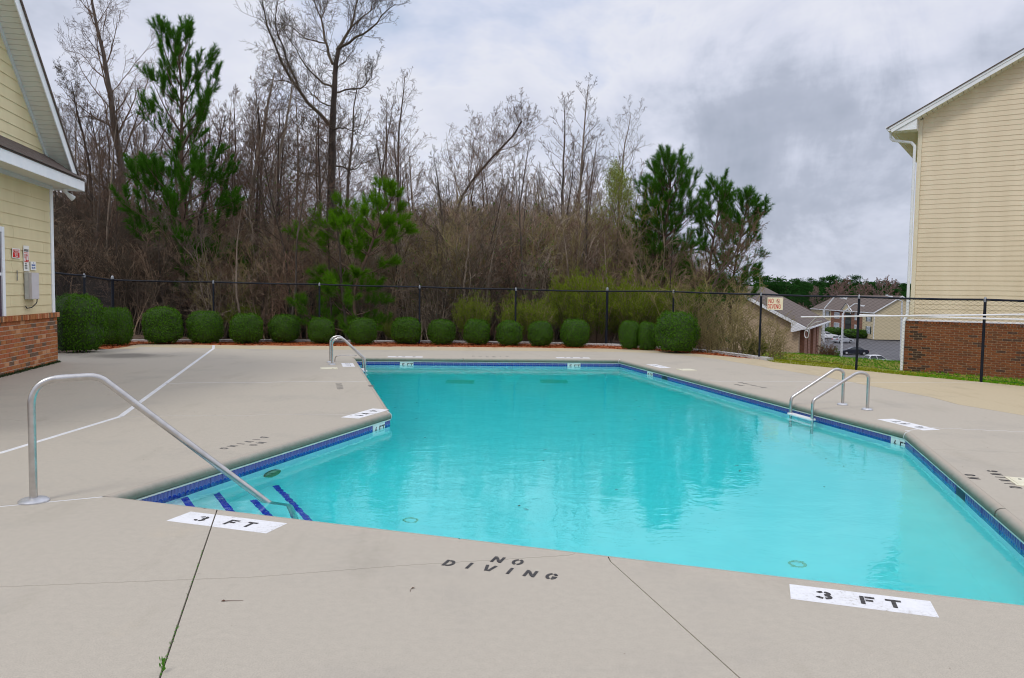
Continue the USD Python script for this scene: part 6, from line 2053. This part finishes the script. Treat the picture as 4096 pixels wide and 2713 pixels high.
for a_, b_ in (((pm0, EH - 0.5), ((pm0 + pm1) / 2, EH + 1.7)), ((pm1, EH - 0.5), ((pm0 + pm1) / 2, EH + 1.7))):
    obj("white_edge", pf(tube([(a_[0], 0.22, a_[1]), (b_[0], 0.22, b_[1])], 0.13, 6)), MAT_TRIMWHITE, po)
th = np.linspace(0, math.pi, 9)
cc, rr_ = (e0 + e1) / 2, (e1 - e0) / 2
obj("arch", pf(tube([(cc + rr_ * math.cos(t), 0.24, EH - 0.75 + 0.9 * math.sin(t)) for t in th], 0.12, 6)), MAT_TRIMWHITE, po)
for x in (pm0 + 0.4, pm1 - 0.4):
    pass


def far_window(xa, xb, z0, z1, y=0.0, shut=True, parent=fb):
    s0, s1 = sorted((s_of(xa), s_of(xb)))
    w = obj("window", pf(bx(s0, s1, y + 0.01, y + 0.08, z0, z1)), MAT_TRIMWHITE, parent)
    m_ = (s0 + s1) / 2
    for p, q in ((s0 + 0.12, m_ - 0.06), (m_ + 0.06, s1 - 0.12)):
        for r_, t_ in ((z0 + 0.1, (z0 + z1) / 2 - 0.05), ((z0 + z1) / 2 + 0.05, z1 - 0.1)):
            obj("pane", pf(bx(p, q, y + 0.081, y + 0.10, r_, t_)), MAT_PANE, w)
    if shut:
        for p, q in ((s0 - 0.55, s0 - 0.03), (s1 + 0.03, s1 + 0.55)):
            obj("shutter", pf(bx(p, q, y + 0.01, y + 0.07, z0, z1)), MAT_SHUTTER, w)


for z0, z1 in ((0.75, 2.45), (3.55, 5.15)):
    far_window(1012, 930, z0, z1, 0.08, False)
    far_window(1282, 1252, z0, z1, 0.08, False)
    far_window(1495, 1440, z0, z1)
    far_window(838, 798, z0, z1)
obj("downspout", pf(tube([(-0.05, -8.2, -0.3), (-0.05, -8.2, EH + 1.4)], 0.1, 6)), MAT_TRIMWHITE, fb)

# the tan stone-fronted building nearer by, its brown roof sloping down to the right
S0 = at_depth(3219, 1306, 70.0)
RD = np.array([0.447, 0.894, 0]); WD = np.array([-0.894, 0.447, 0])
sbd = thing("stone_fronted_building", "tan gabled building with a brown roof and brick bays, behind the sign and retaining wall", "building", S0 * (1, 1, 0) + (0, 0, -5.6))
ps = lambda m: placed(m, (0, 0, 0), WD, RD)                       # x to the left along the gable, y away, z up
ez = S0[2] + 5.6
WW, RHs = 14.0, 3.7
ge = prism(Polygon([(0.5, -1.5), (WW - 0.5, -1.5), (WW - 0.5, ez), (WW / 2, ez + RHs - 0.3), (0.5, ez + 0.02)]), 0, 0.3)
gv = np.column_stack([ge[0][:, 0], ge[0][:, 2], ge[0][:, 1]])
obj("gable_wall", ps((gv, ge[1])), MAT_FARTAN, sbd)
obj("side_wall", ps(bx(0.5, 0.8, 0.31, 22, -1.5, ez)), MAT_FARTAN, sbd)
for k, (a_, b_, mt) in enumerate(((1.2, 3.4, MAT_FARBRICK), (4.2, 6.4, MAT_FARBRICK), (9.0, 11.6, MAT_FARBRICK), (12.6, 14.6, MAT_FARBRICK))):
    obj("brick_bay", ps(bx(0.1, 0.49, a_, b_, -1.5, ez - 0.3)), mt, sbd)
for a_, b_ in ((7.0, 8.2), (15.0, 15.8)):
    obj("white_panel", ps(bx(0.35, 0.498, a_, b_, -1.5, ez - 0.6)), MAT_TRIMWHITE, sbd)
rv = np.array([[-0.35, -0.5, ez - 0.12], [-0.35, 22.5, ez - 0.12], [WW / 2, 22.5, ez + RHs], [WW / 2, -0.5, ez + RHs], [WW + 0.35, -0.5, ez - 0.12], [WW + 0.35, 22.5, ez - 0.12]])
rf = np.array([[0, 2, 1], [0, 3, 2], [3, 5, 2], [3, 4, 5]])
obj("roof", ps((np.vstack([rv, rv - (0, 0, 0.15)]), np.vstack([rf, rf[:, ::-1] + 6]))), MAT_SHINGLEFAR, sbd)
ang = math.atan2(RHs + 0.12, WW / 2 + 0.35); Lr = math.hypot(RHs + 0.12, WW / 2 + 0.35)
v, f = bx(0, Lr, -0.56, -0.5, -0.36, -0.05)
obj("rake_board", ps((np.column_stack([-0.35 + v[:, 0] * math.cos(ang) - v[:, 2] * math.sin(ang) * 0, v[:, 1], ez - 0.1 + v[:, 0] * math.sin(ang) + v[:, 2]]), f)), MAT_TRIMWHITE, sbd)
ev = prism(Polygon([(-0.35, ez - 0.16), (1.1, ez + 0.52), (1.1, ez - 0.5), (0.9, ez - 0.5)]), 0, 0.1)
obj("eave_return", ps((np.column_stack([ev[0][:, 0], -0.66 + ev[0][:, 2], ev[0][:, 1]]), ev[1])), MAT_TRIMWHITE, sbd)
obj("gutter", ps(bx(-0.42, -0.33, -0.5, 22.5, ez - 0.24, ez - 0.10)), MAT_TRIMWHITE, sbd)
# cars
MAT_TYRE = M("tyre_rubber", (0.012, 0.012, 0.013), (0.02, 0.02, 0.02), 5, 0.8)
MAT_RIM = M("alloy_rim", (0.5, 0.5, 0.52), (0.6, 0.6, 0.62), 5, 0.35, metallic=0.7)
MAT_TAIL = M("red_tail_light", (0.5, 0.015, 0.02), (0.55, 0.02, 0.02), 5, 0.25)
MAT_HEAD = M("clear_head_light", (0.6, 0.62, 0.64), (0.7, 0.7, 0.72), 5, 0.15)
paints = {"white": M("white_car_paint", (0.72, 0.73, 0.75), (0.74, 0.75, 0.77), 2, 0.25), "silver": M("silver_car_paint", (0.48, 0.50, 0.54), (0.52, 0.54, 0.57), 2, 0.25, metallic=0.3), "dark": M("dark_navy_car_paint", (0.010, 0.012, 0.022), (0.016, 0.018, 0.03), 2, 0.2)}
SHAPES = {  # length, width, body profile, cabin profile (x from the rear bumper forwards)
    "sedan": (4.8, 1.8, [(0.0, 0.35), (0.02, 0.75), (0.12, 0.95), (1.0, 1.0), (3.3, 0.98), (4.55, 0.78), (4.78, 0.6), (4.8, 0.32), (4.4, 0.2), (0.3, 0.2)], [(0.75, 0.99), (1.5, 1.40), (2.6, 1.43), (3.55, 0.97)]),
    "hatch": (4.4, 1.75, [(0.0, 0.38), (0.0, 0.85), (0.1, 1.02), (1.0, 1.05), (3.0, 1.03), (4.1, 0.86), (4.38, 0.65), (4.4, 0.34), (4.0, 0.2), (0.3, 0.2)], [(0.15, 1.03), (0.75, 1.50), (2.0, 1.55), (3.2, 1.02)]),
    "suv": (4.7, 1.85, [(0.0, 0.45), (0.0, 0.95), (0.08, 1.12), (1.0, 1.14), (3.2, 1.12), (4.4, 0.98), (4.68, 0.7), (4.7, 0.42), (4.3, 0.28), (0.3, 0.28)], [(0.06, 1.13), (0.45, 1.72), (2.3, 1.78), (3.45, 1.12)])}


def car(label, kind, paint, loc, rz):
    L, W_, body, cab = SHAPES[kind]
    t = thing("parked_car", label, "car", loc, rz, "cars parked on the asphalt lot")
    cs = m3.CrossSection([np.array(body)[::-1]])
    if cs.area() < 1e-6:
        cs = m3.CrossSection([np.array(body)])
    for xw in (0.85, L - 0.9):
        cs = cs - m3.CrossSection.circle(0.37, 20).translate([xw, 0.33])
    a = cs.extrude(W_ - 0.16).translate([0, 0, -(W_ - 0.16) / 2])
    b = cs.extrude(W_).translate([0, 0, -W_ / 2]) ^ m3.Manifold.cube([10, 0.55, 10], True).translate([2, 0.62, 0])
    def up(m):
        v, f, _ = meshkit.arrays(m)
        return np.column_stack([v[:, 0] - L / 2, -v[:, 2], v[:, 1]]), f
    obj("body", up(a + b), paints[paint], t, smooth=25)
    (x0, z0), (x1, z1), (x2, z2), (x3, z3) = cab
    wb, wt_ = W_ / 2 - 0.06, W_ / 2 - 0.24
    pts = np.array([[x - L / 2, s * w, z] for s in (-1, 1) for x, z, w in ((x0, z0 - 0.05, wb), (x1, z1, wt_), (x2, z2, wt_), (x3, z3 - 0.05, wb))])
    obj("cabin", m3.Manifold.hull_points(pts), paints[paint], t)
    # glass panels a little proud of the cabin
    def lerp(a_, b_, k_):
        return tuple(np.array(a_) * (1 - k_) + np.array(b_) * k_)
    for s in (-1, 1):
        lo, hi = 0.12, 0.86
        A, B = np.array([x0, s * wb, z0]), np.array([x1, s * wt_, z1]); C_, D_ = np.array([x2, s * wt_, z2]), np.array([x3, s * wb, z3])
        xm = (x1 + x2) / 2 + 0.1
        for f0, f1 in ((0.07, 0.47), (0.51, 0.95)):
            q = []
            for ff, hh in ((f0, lo), (f1, lo), (f1, hi), (f0, hi)):
                l_ = A + (B - A) * hh; r_ = D_ + (C_ - D_) * hh
                q.append(l_ + (r_ - l_) * ff + np.array([0, s * 0.012, 0]))
            q = np.array(q) - (L / 2, 0, 0)
            vv = np.vstack([q, q - (0, s * 0.03, 0)])
            obj("side_window", (vv, BOXF if s < 0 else BOXF[:, ::-1]), MAT_GLASSDARK, t)
    for (pa, pb, nm) in (((x0, z0, wb), (x1, z1, wt_), "rear_window"), ((x3, z3, wb), (x2, z2, wt_), "windscreen")):
        q = []
        for hh, sg_ in ((0.1, -1), (0.1, 1), (0.9, 1), (0.9, -1)):
            x = pa[0] + (pb[0] - pa[0]) * hh; z = pa[1] + (pb[1] - pa[1]) * hh; w = (pa[2] + (pb[2] - pa[2]) * hh) * 0.86
            dx = -0.02 if nm == "rear_window" else 0.02
            q.append((x + dx - L / 2, sg_ * w, z + 0.012))
        q = np.array(q)
        obj(nm, (np.vstack([q, q - (0, 0, 0.03)]), BOXF), MAT_GLASSDARK, t)
    for xw in (0.85, L - 0.9):
        for s in (-1, 1):
            c = trimesh.creation.cylinder(radius=0.33, height=0.2, sections=20)
            v = np.array(c.vertices)[:, [0, 2, 1]] * (1, -1, 1) + (xw - L / 2, s * (W_ / 2 - 0.11), 0.33)
            wh = obj("wheel", (v, np.array(c.faces)), MAT_TYRE, t, smooth=40)
            c = trimesh.creation.cylinder(radius=0.2, height=0.03, sections=14)
            v = np.array(c.vertices)[:, [0, 2, 1]] * (1, -1, 1) + (xw - L / 2, s * (W_ / 2 - 0.004), 0.33)
            obj("rim", (v, np.array(c.faces)), MAT_RIM, wh, smooth=40)
    zt = body[2][1] - 0.18
    for s in (-1, 1):
        obj("tail_light", bx(-L / 2 - 0.02, -L / 2 + 0.06, s * (W_ / 2 - 0.14) - 0.13, s * (W_ / 2 - 0.14) + 0.13, zt - 0.12, zt + 0.1), MAT_TAIL, t)
        obj("head_light", bx(L / 2 - 0.16, L / 2 - 0.03, s * (W_ / 2 - 0.2) - 0.16, s * (W_ / 2 - 0.2) + 0.16, 0.58, 0.74), MAT_HEAD, t)
    return t


def lot_at(x5, y5):
    px, py = SRC5(x5, y5)
    d = ray(px, py)
    y = 120.0
    for _ in range(40):
        y = 0.5 * y + 0.5 * (lot_z(y) + 0.07 - EYE[2]) / d[2] * d[1]
    return EYE + d * (y / d[1])


car("silver hatchback with a red tail light parked in front of the far brick flats", "hatch", "silver", lot_at(1065, 1066), math.radians(18))
car("white car parked farther back, left of the silver hatchback", "hatch", "white", lot_at(835, 1000), math.radians(-22))
car("dark navy sedan standing in the middle of the parking lot", "sedan", "dark", lot_at(1235, 1250), math.radians(172))
P = at_depth(*SRC5(1620, 1395), 128.0)
car("white vehicle of which only roof and windows show above the grass crest", "suv", "white", (P[0], P[1], lot_z(128.0) + 0.07), math.radians(8))

# street lamps
MAT_LAMPPOST = M("pale_grey_lamp_post", (0.50, 0.52, 0.54), (0.60, 0.62, 0.63), 2, 0.6)


def street_lamp(label, base5, top5, head5, y):
    b = at_depth(*SRC5(*base5), y); b[2] = float(terrain(np.array([b[0]]), np.array([y]))[0])
    tp = at_depth(*SRC5(*top5), y); hd = at_depth(*SRC5(*head5), y)
    t = thing("street_lamp", label, "street lamp", b, 0.0, "lamps along the parking lot")
    obj("pole", tube([(0, 0, -0.2), tp - b], [0.19, 0.14], 9), MAT_LAMPPOST, t, smooth=40)
    obj("arm", tube(fillet([tp - b + (0, 0, -0.3), tp - b + (0.1, 0, 0.2), hd - b + ((-0.9, 0, 0.2)), hd - b + (-0.3, 0, 0.18)], 0.3, 4), 0.07, 7), MAT_LAMPPOST, t, smooth=40)
    h = m3.Manifold.hull_points(np.array([[x, yy, z] for x, yy, z in ((-0.4, -0.15, 0.1), (-0.4, 0.15, 0.1), (0.5, -0.2, 0.05), (0.5, 0.2, 0.05), (0.4, -0.2, -0.18), (0.4, 0.2, -0.18), (-0.3, -0.12, -0.08), (-0.3, 0.12, -0.08))])).translate(list(map(float, hd - b)))
    obj("lamp_head", h, MAT_TRIMWHITE, t)


street_lamp("pale lamp post right of the tan gabled building, arm reaching right", (755, 1290), (768, 540), (1060, 362), 95.0)
street_lamp("pale lamp post before the far brick flats, second from the left", (1040, 1290), (1066, 600), (1345, 478), 110.0)
street_lamp("lamp whose head shows over the far roof beside the right building", (1985, 1000), (1990, 430), (1800, 335), 140.0)

# retaining wall, utility pedestal, hydrant, planter and hedges
ra, rb_ = at_depth(2900, 1448, 21.6), at_depth(3326, 1434, 20.4)
rw = thing("retaining_wall", "low weathered concrete retaining wall beyond the fence below the tan building", "wall", ra * (1, 1, 0))
u = (rb_ - ra); u[2] = 0; L = np.linalg.norm(u); u /= L
w = np.array([-u[1], u[0], 0])
obj("wall", placed(bev(0, L, -0.12, 0.12, -0.6, 0.0, 0.01), (0, 0, ra[2]), u, w), MAT_OLDWALL, rw)
obj("coping", placed(bev(-0.02, L + 0.02, -0.15, 0.15, 0.001, 0.055, 0.008), (0, 0, ra[2]), u, w), MAT_CURB, rw)
p = at_depth(3343, 1442, 45.0)
up_ = thing("utility_pedestal", "small dark green utility box on the grass crest", "utility box", p)
obj("cabinet", bev(-0.19, 0.19, -0.19, 0.19, -0.6, 0.27, 0.02), MAT_SHUTTER, up_)
obj("lid", bev(-0.21, 0.21, -0.21, 0.21, 0.271, 0.31, 0.015), MAT_SHUTTER, up_)
p = lot_at(1670, 990)
hy = thing("fire_hydrant", "yellow fire hydrant on the verge before the far gable", "hydrant", p)
MAT_YELLOW = M("hydrant_yellow", (0.62, 0.42, 0.03), (0.68, 0.48, 0.04), 4, 0.5)
m = trimesh.creation.revolve(np.array([[0, 0], [0.2, 0], [0.2, 0.06], [0.13, 0.08], [0.13, 0.55], [0.17, 0.57], [0.17, 0.62], [0.12, 0.72], [0.04, 0.78], [0, 0.8]]), sections=12)
obj("barrel", m, MAT_YELLOW, hy, smooth=40)
obj("side_cap", tube([(-0.24, 0, 0.45), (0.24, 0, 0.45)], 0.07, 8), MAT_YELLOW, hy)
p0, p1 = lot_at(1745, 978), lot_at(1990, 960)
pw = thing("brick_planter", "brick planter wall with grass on top at the far end of the lot", "planter", p0)
u = p1 - p0; L = np.linalg.norm(u) + 4; u /= np.linalg.norm(u); w = np.array([-u[1], u[0], 0])
obj("wall", placed(bev(0, L, 0, 3, -0.3, 2.2, 0.03), (0, 0, 0), u, w), MAT_FARBRICK, pw)
obj("turf", placed(bev(0.1, L - 0.1, 0.1, 2.9, 2.201, 2.6, 0.2), (0, 0, 0), u, w), MAT_LAWN, pw)


def far_shrub(label, x5, y5, w, h, seed, mat=None):
    p = lot_at(x5, y5)
    lv, core = bush_mesh(seed, 1.0, 0.8, 900)
    t = thing("hedge_shrub", label, "shrub", p, 0.0, "shrubs before the far flats", scale=(w, w, h))
    v, f = lv
    c = v.reshape(-1, 4, 3).mean(1, keepdims=True)
    obj("foliage", ((c + (v.reshape(-1, 4, 3) - c) * 2.6).reshape(-1, 3), f), mat or MAT_BUSH, t)
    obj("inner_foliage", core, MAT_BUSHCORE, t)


far_shrub("round dark shrub left of the far brick entrance", 985, 945, 3.6, 1.8, 601)
far_shrub("low dark shrub at the foot of the far flats behind the white car", 880, 925, 3.0, 1.6, 602)
far_shrub("wide dark hedge right of the far brick entrance", 1235, 985, 5.0, 2.0, 603)
far_shrub("dark hedge shrub under the far right windows", 1360, 990, 4.0, 1.9, 604)
far_shrub("small dark shrub at the far corner window", 1440, 985, 2.8, 1.6, 605)
rngh = np.random.default_rng(77)
for k, (x5, y5, w, h, yd, lab) in enumerate(((800, 1290, 1.0, 1.15, 44.0, "brown leafed shrub on the bank beside the tan building"), (870, 1300, 1.2, 0.9, 45.0, "brown leafed shrub left of the green utility box"))):
    p = at_depth(*SRC5(x5, y5), yd)
    p[2] -= 0.35
    (bm_, tp_, td_) = broom(610 + k, 60, 1.0, 0.9)
    t = thing("brown_shrub", lab, "shrub", p, 0.0, "brown shrubs on the bank", scale=(w, w, h * 1.2))
    obj("stems", bm_, MAT_TWIGDARK, t)
    obj("foliage", leafy(np.random.default_rng(5 + k), tp_, td_, 3, 0.06, 0.03, 0.03), MAT_DEADLEAF if k == 0 else MAT_BUSH, t)

# far trees on the rise
def far_pine(seed, H):
    rng = np.random.default_rng(seed)
    tr = wander(rng, (0, 0, -0.3), (0, 0, 1), H, 8, 0.02, 0.02)
    TT = Tubes(); TT.add(tr, np.linspace(0.22, 0.05, 9), 6)
    C_, D_ = [], []
    for k in range(30):
        t = rng.uniform(0.38, 1.0)
        p, d = along(tr, min(t, 0.99))
        a = rng.uniform(0, 6.28)
        L = H * 0.21 * (1.15 - t) ** 0.6 * rng.uniform(0.35, 1.0)
        e = p + np.array([math.cos(a) * L, math.sin(a) * L, L * 0.25])
        TT.add([p, (p + e) / 2 + (0, 0, -0.05 * L), e], [0.07, 0.05, 0.03], 4)
        m = 46
        q = rng.normal(0, 1, (m, 3)) * (H * 0.062, H * 0.062, H * 0.032)
        C_.append(e + q + (0, 0, 0.1)); D_.append(unit(q + (0, 0, 0.6)))
    C_, D_ = np.vstack(C_), np.vstack(D_)
    n = unit(np.cross(D_, rng.normal(size=D_.shape)))
    return TT.mesh(), leaf_quads(C_, D_, n, rng.uniform(0.5, 0.95, len(C_)), rng.uniform(0.22, 0.42, len(C_)), 0.2)


MAT_FARNEEDLE = leafmat("far_pine_foliage", [(0, (0.022, 0.075, 0.014)), (0.6, (0.045, 0.13, 0.022)), (1, (0.09, 0.19, 0.035))], rough=0.8, spec=0.05)
MAT_FARTWIG = M("far_bare_twigs", (0.16, 0.10, 0.085), (0.22, 0.15, 0.13), 0.06, 0.95)
MAT_FARREDTWIG = M("far_red_budding_twigs", (0.17, 0.095, 0.075), (0.23, 0.14, 0.115), 0.08, 0.95)
fp = [far_pine(700 + k, 15.0) for k in range(4)]
# (centre x, top y in the crop of the far view, kind)
far_list = [(60, 60, 0), (180, 40, 1), (330, 70, 2), (430, 95, 3), (560, 60, 0), (650, 55, 1), (760, 50, 2), (860, 15, 3), (930, 30, 0), (1010, 85, 1), (1075, 75, 2), (1265, 8, 3), (1210, 80, 0), (1180, 130, 1), (1480, 120, 2), (1560, 110, 3), (1715, 100, 0), (1800, 150, 1), (1930, 135, 2), (2010, 130, 3), (2080, 150, 0),
            (-60, 40, 1), (-160, 30, 2), (-240, 20, 3), (250, 110, 1), (490, 120, 2), (700, 110, 0), (1640, 160, 3), (1860, 170, 1)]
rngf = np.random.default_rng(7)
ff = {}
for j, (x5, y5, k) in enumerate(far_list):
    y = 255 + 14 * (j % 7) - (30 if x5 < 500 else 0)
    top = at_depth(*SRC5(x5, y5), y)
    z0 = float(terrain(np.array([top[0]]), np.array([y]))[0])
    sc = (top[2] - z0) / 15.2
    if sc < 0.2:
        continue
    s3 = (sc * rngf.uniform(1.0, 1.35),) * 2 + (sc,)
    if k not in ff:
        t = thing("far_pine", "dark green pine in the far tree line beyond the flats", "tree", (top[0], y, z0), 0.0, "pines of the far tree line", scale=s3)
        obj("trunk", fp[k][0], MAT_PINEBARK, t); obj("crown", fp[k][1], MAT_FARNEEDLE, t)
        ff[k] = t
    else:
        dup(ff[k], (top[0], y, z0), rngf.uniform(0, 6.28), s3)
fbm_ = []
for k in range(2):
    tr = wander(rngf, (0, 0, -0.2), (0, 0, 1), 12, 8, 0.03, 0.03)
    fbm_.append(bare_tree(720 + k, tr, 0.2, 20, dict(CFG, depth=3, kids=(8, 6), rmin=0.035), first=0.12, lenf=lambda t: np.interp(t, [0, 0.5, 1], [4.0, 3.8, 1.2])))
fl_ = {}
for j, (x5, y5) in enumerate(((900, 180), (985, 130), (1050, 150), (1120, 60), (1330, 150), (1400, 170), (1610, 70), (1790, 60), (1880, 90), (1420, 100), (640, 190))):
    y = 232 + 9 * (j % 5)
    top = at_depth(*SRC5(x5, y5), y)
    z0 = float(terrain(np.array([top[0]]), np.array([y]))[0])
    sc = (top[2] - z0) / 12.0
    k = j % 2
    s3 = (sc * 1.15, sc * 1.15, sc)
    if k not in fl_:
        t = thing("far_bare_tree", "reddish bare tree in the far tree line" if k else "greyish bare tree in the far tree line", "tree", (top[0], y, z0), 0.0, "bare trees of the far tree line", scale=s3)
        obj("trunk", fbm_[k][0], MAT_BARK, t); obj("crown", fbm_[k][1], MAT_FARREDTWIG if k else MAT_FARTWIG, t)
        fl_[k] = t
    else:
        dup(fl_[k], (top[0], y, z0), rngf.uniform(0, 6.28), s3)
# the closed wood on the far rise, read as one mass
fw = UsdGeom.PointInstancer.Define(stage, "/World/far_wood")
tag(fw.GetPrim(), "far closed wood of pines and bare trees on the rise beyond the flats", "wood", kind="stuff")
pr = [usdkit.mesh(stage, "/World/far_wood/pine_crown", fp[0][1], MAT_FARNEEDLE).GetPath(), usdkit.mesh(stage, "/World/far_wood/pine_crown_001", fp[2][1], MAT_FARNEEDLE).GetPath(),
      usdkit.mesh(stage, "/World/far_wood/bare_crown", fbm_[0][1], MAT_FARTWIG).GetPath(), usdkit.mesh(stage, "/World/far_wood/bare_crown_001", fbm_[1][1], MAT_FARREDTWIG).GetPath()]
pos, ids, scl = [], [], []
for j in range(900):
    y = rngf.uniform(245, 420)
    x = y * rngf.uniform(0.22, 0.60)
    z0 = float(terrain(np.array([x]), np.array([y]))[0])
    k = int(rngf.choice(4, p=[0.38, 0.37, 0.17, 0.08]))
    h = rngf.uniform(0.34, 0.56) * (1.0 if k < 2 else 0.9)
    pos.append(Gf.Vec3f(x, y, z0 - 0.3)); ids.append(k); scl.append(Gf.Vec3f(h * 1.2, h * 1.2, h))
fw.CreatePrototypesRel().SetTargets(pr)
fw.CreatePositionsAttr(pos); fw.CreateProtoIndicesAttr(ids); fw.CreateScalesAttr(scl)

# ------------------------------------------------------------------ small litter on the deck and in the pool
p = at(893, 2406)
lf = thing("fallen_leaf", "dark curled leaf with a long stem on the near deck slab", "leaf", p)
lv = m3.Manifold.hull_points(np.array([(0, 0, 0.001), (0.014, 0.007, 0.006), (0.028, 0, 0.002), (0.014, -0.007, 0.004), (0.014, 0, 0.010)]))
MAT_LEAFBROWN = M("curled_brown_leaf", (0.06, 0.022, 0.012), (0.12, 0.05, 0.025), 60, 0.7)
obj("blade", lv.translate([-0.012, 0, 0]), MAT_LEAFBROWN, lf)
obj("stem", tube([(0.014, 0, 0.003), (0.04, 0.004, 0.004), (0.095, 0.012, 0.002)], [0.0018, 0.0012, 0.0008], 5), MAT_LEAFBROWN, lf)
p = at(1644, 2358)
tw = thing("fallen_twig", "tiny dry sprig lying on the near deck left of the NO DIVING stencil", "twig", p)
obj("stem", tube([(0, -0.035, 0.002), (0, 0.0, 0.003), (0.006, 0.012, 0.004)], 0.001, 5), MAT_LEAFBROWN, tw)
obj("blade", (np.array([(0, 0, 0.003), (0.02, 0.012, 0.009), (0.004, 0.02, 0.004), (0, 0.004, 0.002), (0.02, 0.016, 0.007)]), np.array([[0, 1, 2], [3, 4, 2]])), MAT_DEADLEAF, tw)
p = at(642, 2700)
wd = thing("weed_sprig", "fresh green weed sprouting from the near deck joint", "weed", p)
MAT_WEED = leafmat("fresh_weed_green", [(0, (0.06, 0.20, 0.008)), (1, (0.13, 0.33, 0.02))], rough=0.5)
rl = np.random.default_rng(3)
C_ = np.array([(0.006 * math.cos(a), 0.008 * math.sin(a), 0.012 + 0.005 * k) for k, a in enumerate(np.linspace(0, 9.5, 9))]) + (0, 0.012, 0)
dd = unit(C_ * (1, 1, 0.4) - (0, 0.012, 0) * np.ones((9, 1)) + (0, 0, 0.02))
obj("leaf", leaf_quads(C_ + dd * 0.008, dd, unit(rl.normal(0, 0.3, (9, 3)) + (0, 0, 1)), 0.026, 0.016, 0.1), MAT_WEED, wd)
obj("stem", tube([(0, 0.01, -0.02), (0, 0.012, 0.03)], 0.0015, 5), MAT_WEED, wd)
for k, t in enumerate(np.linspace(0.05, 0.75, 9)):
    pass
rl = np.random.default_rng(14)
n_ = 60
sp = [DARK[0].interpolate(rl.uniform(0.9, 2.6)) for _ in range(n_)]
C_ = np.array([(q.x + rl.normal(0, 0.004), q.y, 0.002) for q in sp])
obj("joint_moss", leaf_quads(C_, unit(rl.normal(size=(n_, 3)) + (0, 0, 0.5)), unit(rl.normal(0, 0.4, (n_, 3)) + (0, 0, 1)), rl.uniform(0.006, 0.014, n_), 0.006), MAT_WEED, label="specks of moss growing along the near deck joint", cat="moss", kind="stuff")
# stray pine needles and leaf crumbs on the slabs
n_ = 420
q = np.vstack([rl.uniform((-8.4, 6), (-2.4, 18), (n_, 2)), rl.uniform((3.6, 4), (7.5, 15), (120, 2)), rl.uniform((-4, 2.2), (3, 4.2), (14, 2))])
q = q[shapely.contains_xy(inside.buffer(-0.05), q[:, 0], q[:, 1])]
C_ = np.column_stack([q, np.full(len(q), 0.003)])
obj("deck_litter", leaf_quads(C_, unit(np.column_stack([rl.normal(size=(len(q), 2)), np.zeros(len(q))])), np.tile([0, 0, 1.0], (len(q), 1)), rl.uniform(0.012, 0.05, len(q)) * np.clip(q[:, 1] / 8, 0.35, 1.3), rl.uniform(0.002, 0.005, len(q))), MAT_LEAFBROWN, label="stray dry needles and leaf crumbs strewn over the deck", cat="litter", kind="stuff")
# leaves afloat
n_ = 46
q = rl.uniform((-3.2, 6), (4.4, 17), (400, 2))
q = q[shapely.contains_xy(Polygon(offset_ring(-0.15)), q[:, 0], q[:, 1])][:n_]
C_ = np.column_stack([q, np.full(len(q), ZW + 0.003)])
obj("floating_leaves", leaf_quads(C_, unit(np.column_stack([rl.normal(size=(len(q), 2)), np.zeros(len(q))])), np.tile([0, 0, 1.0], (len(q), 1)), rl.uniform(0.03, 0.07, len(q)), rl.uniform(0.015, 0.03, len(q)), 0.1), MAT_DEADLEAF, label="small tan leaves afloat on the pool water", cat="leaves", kind="stuff")
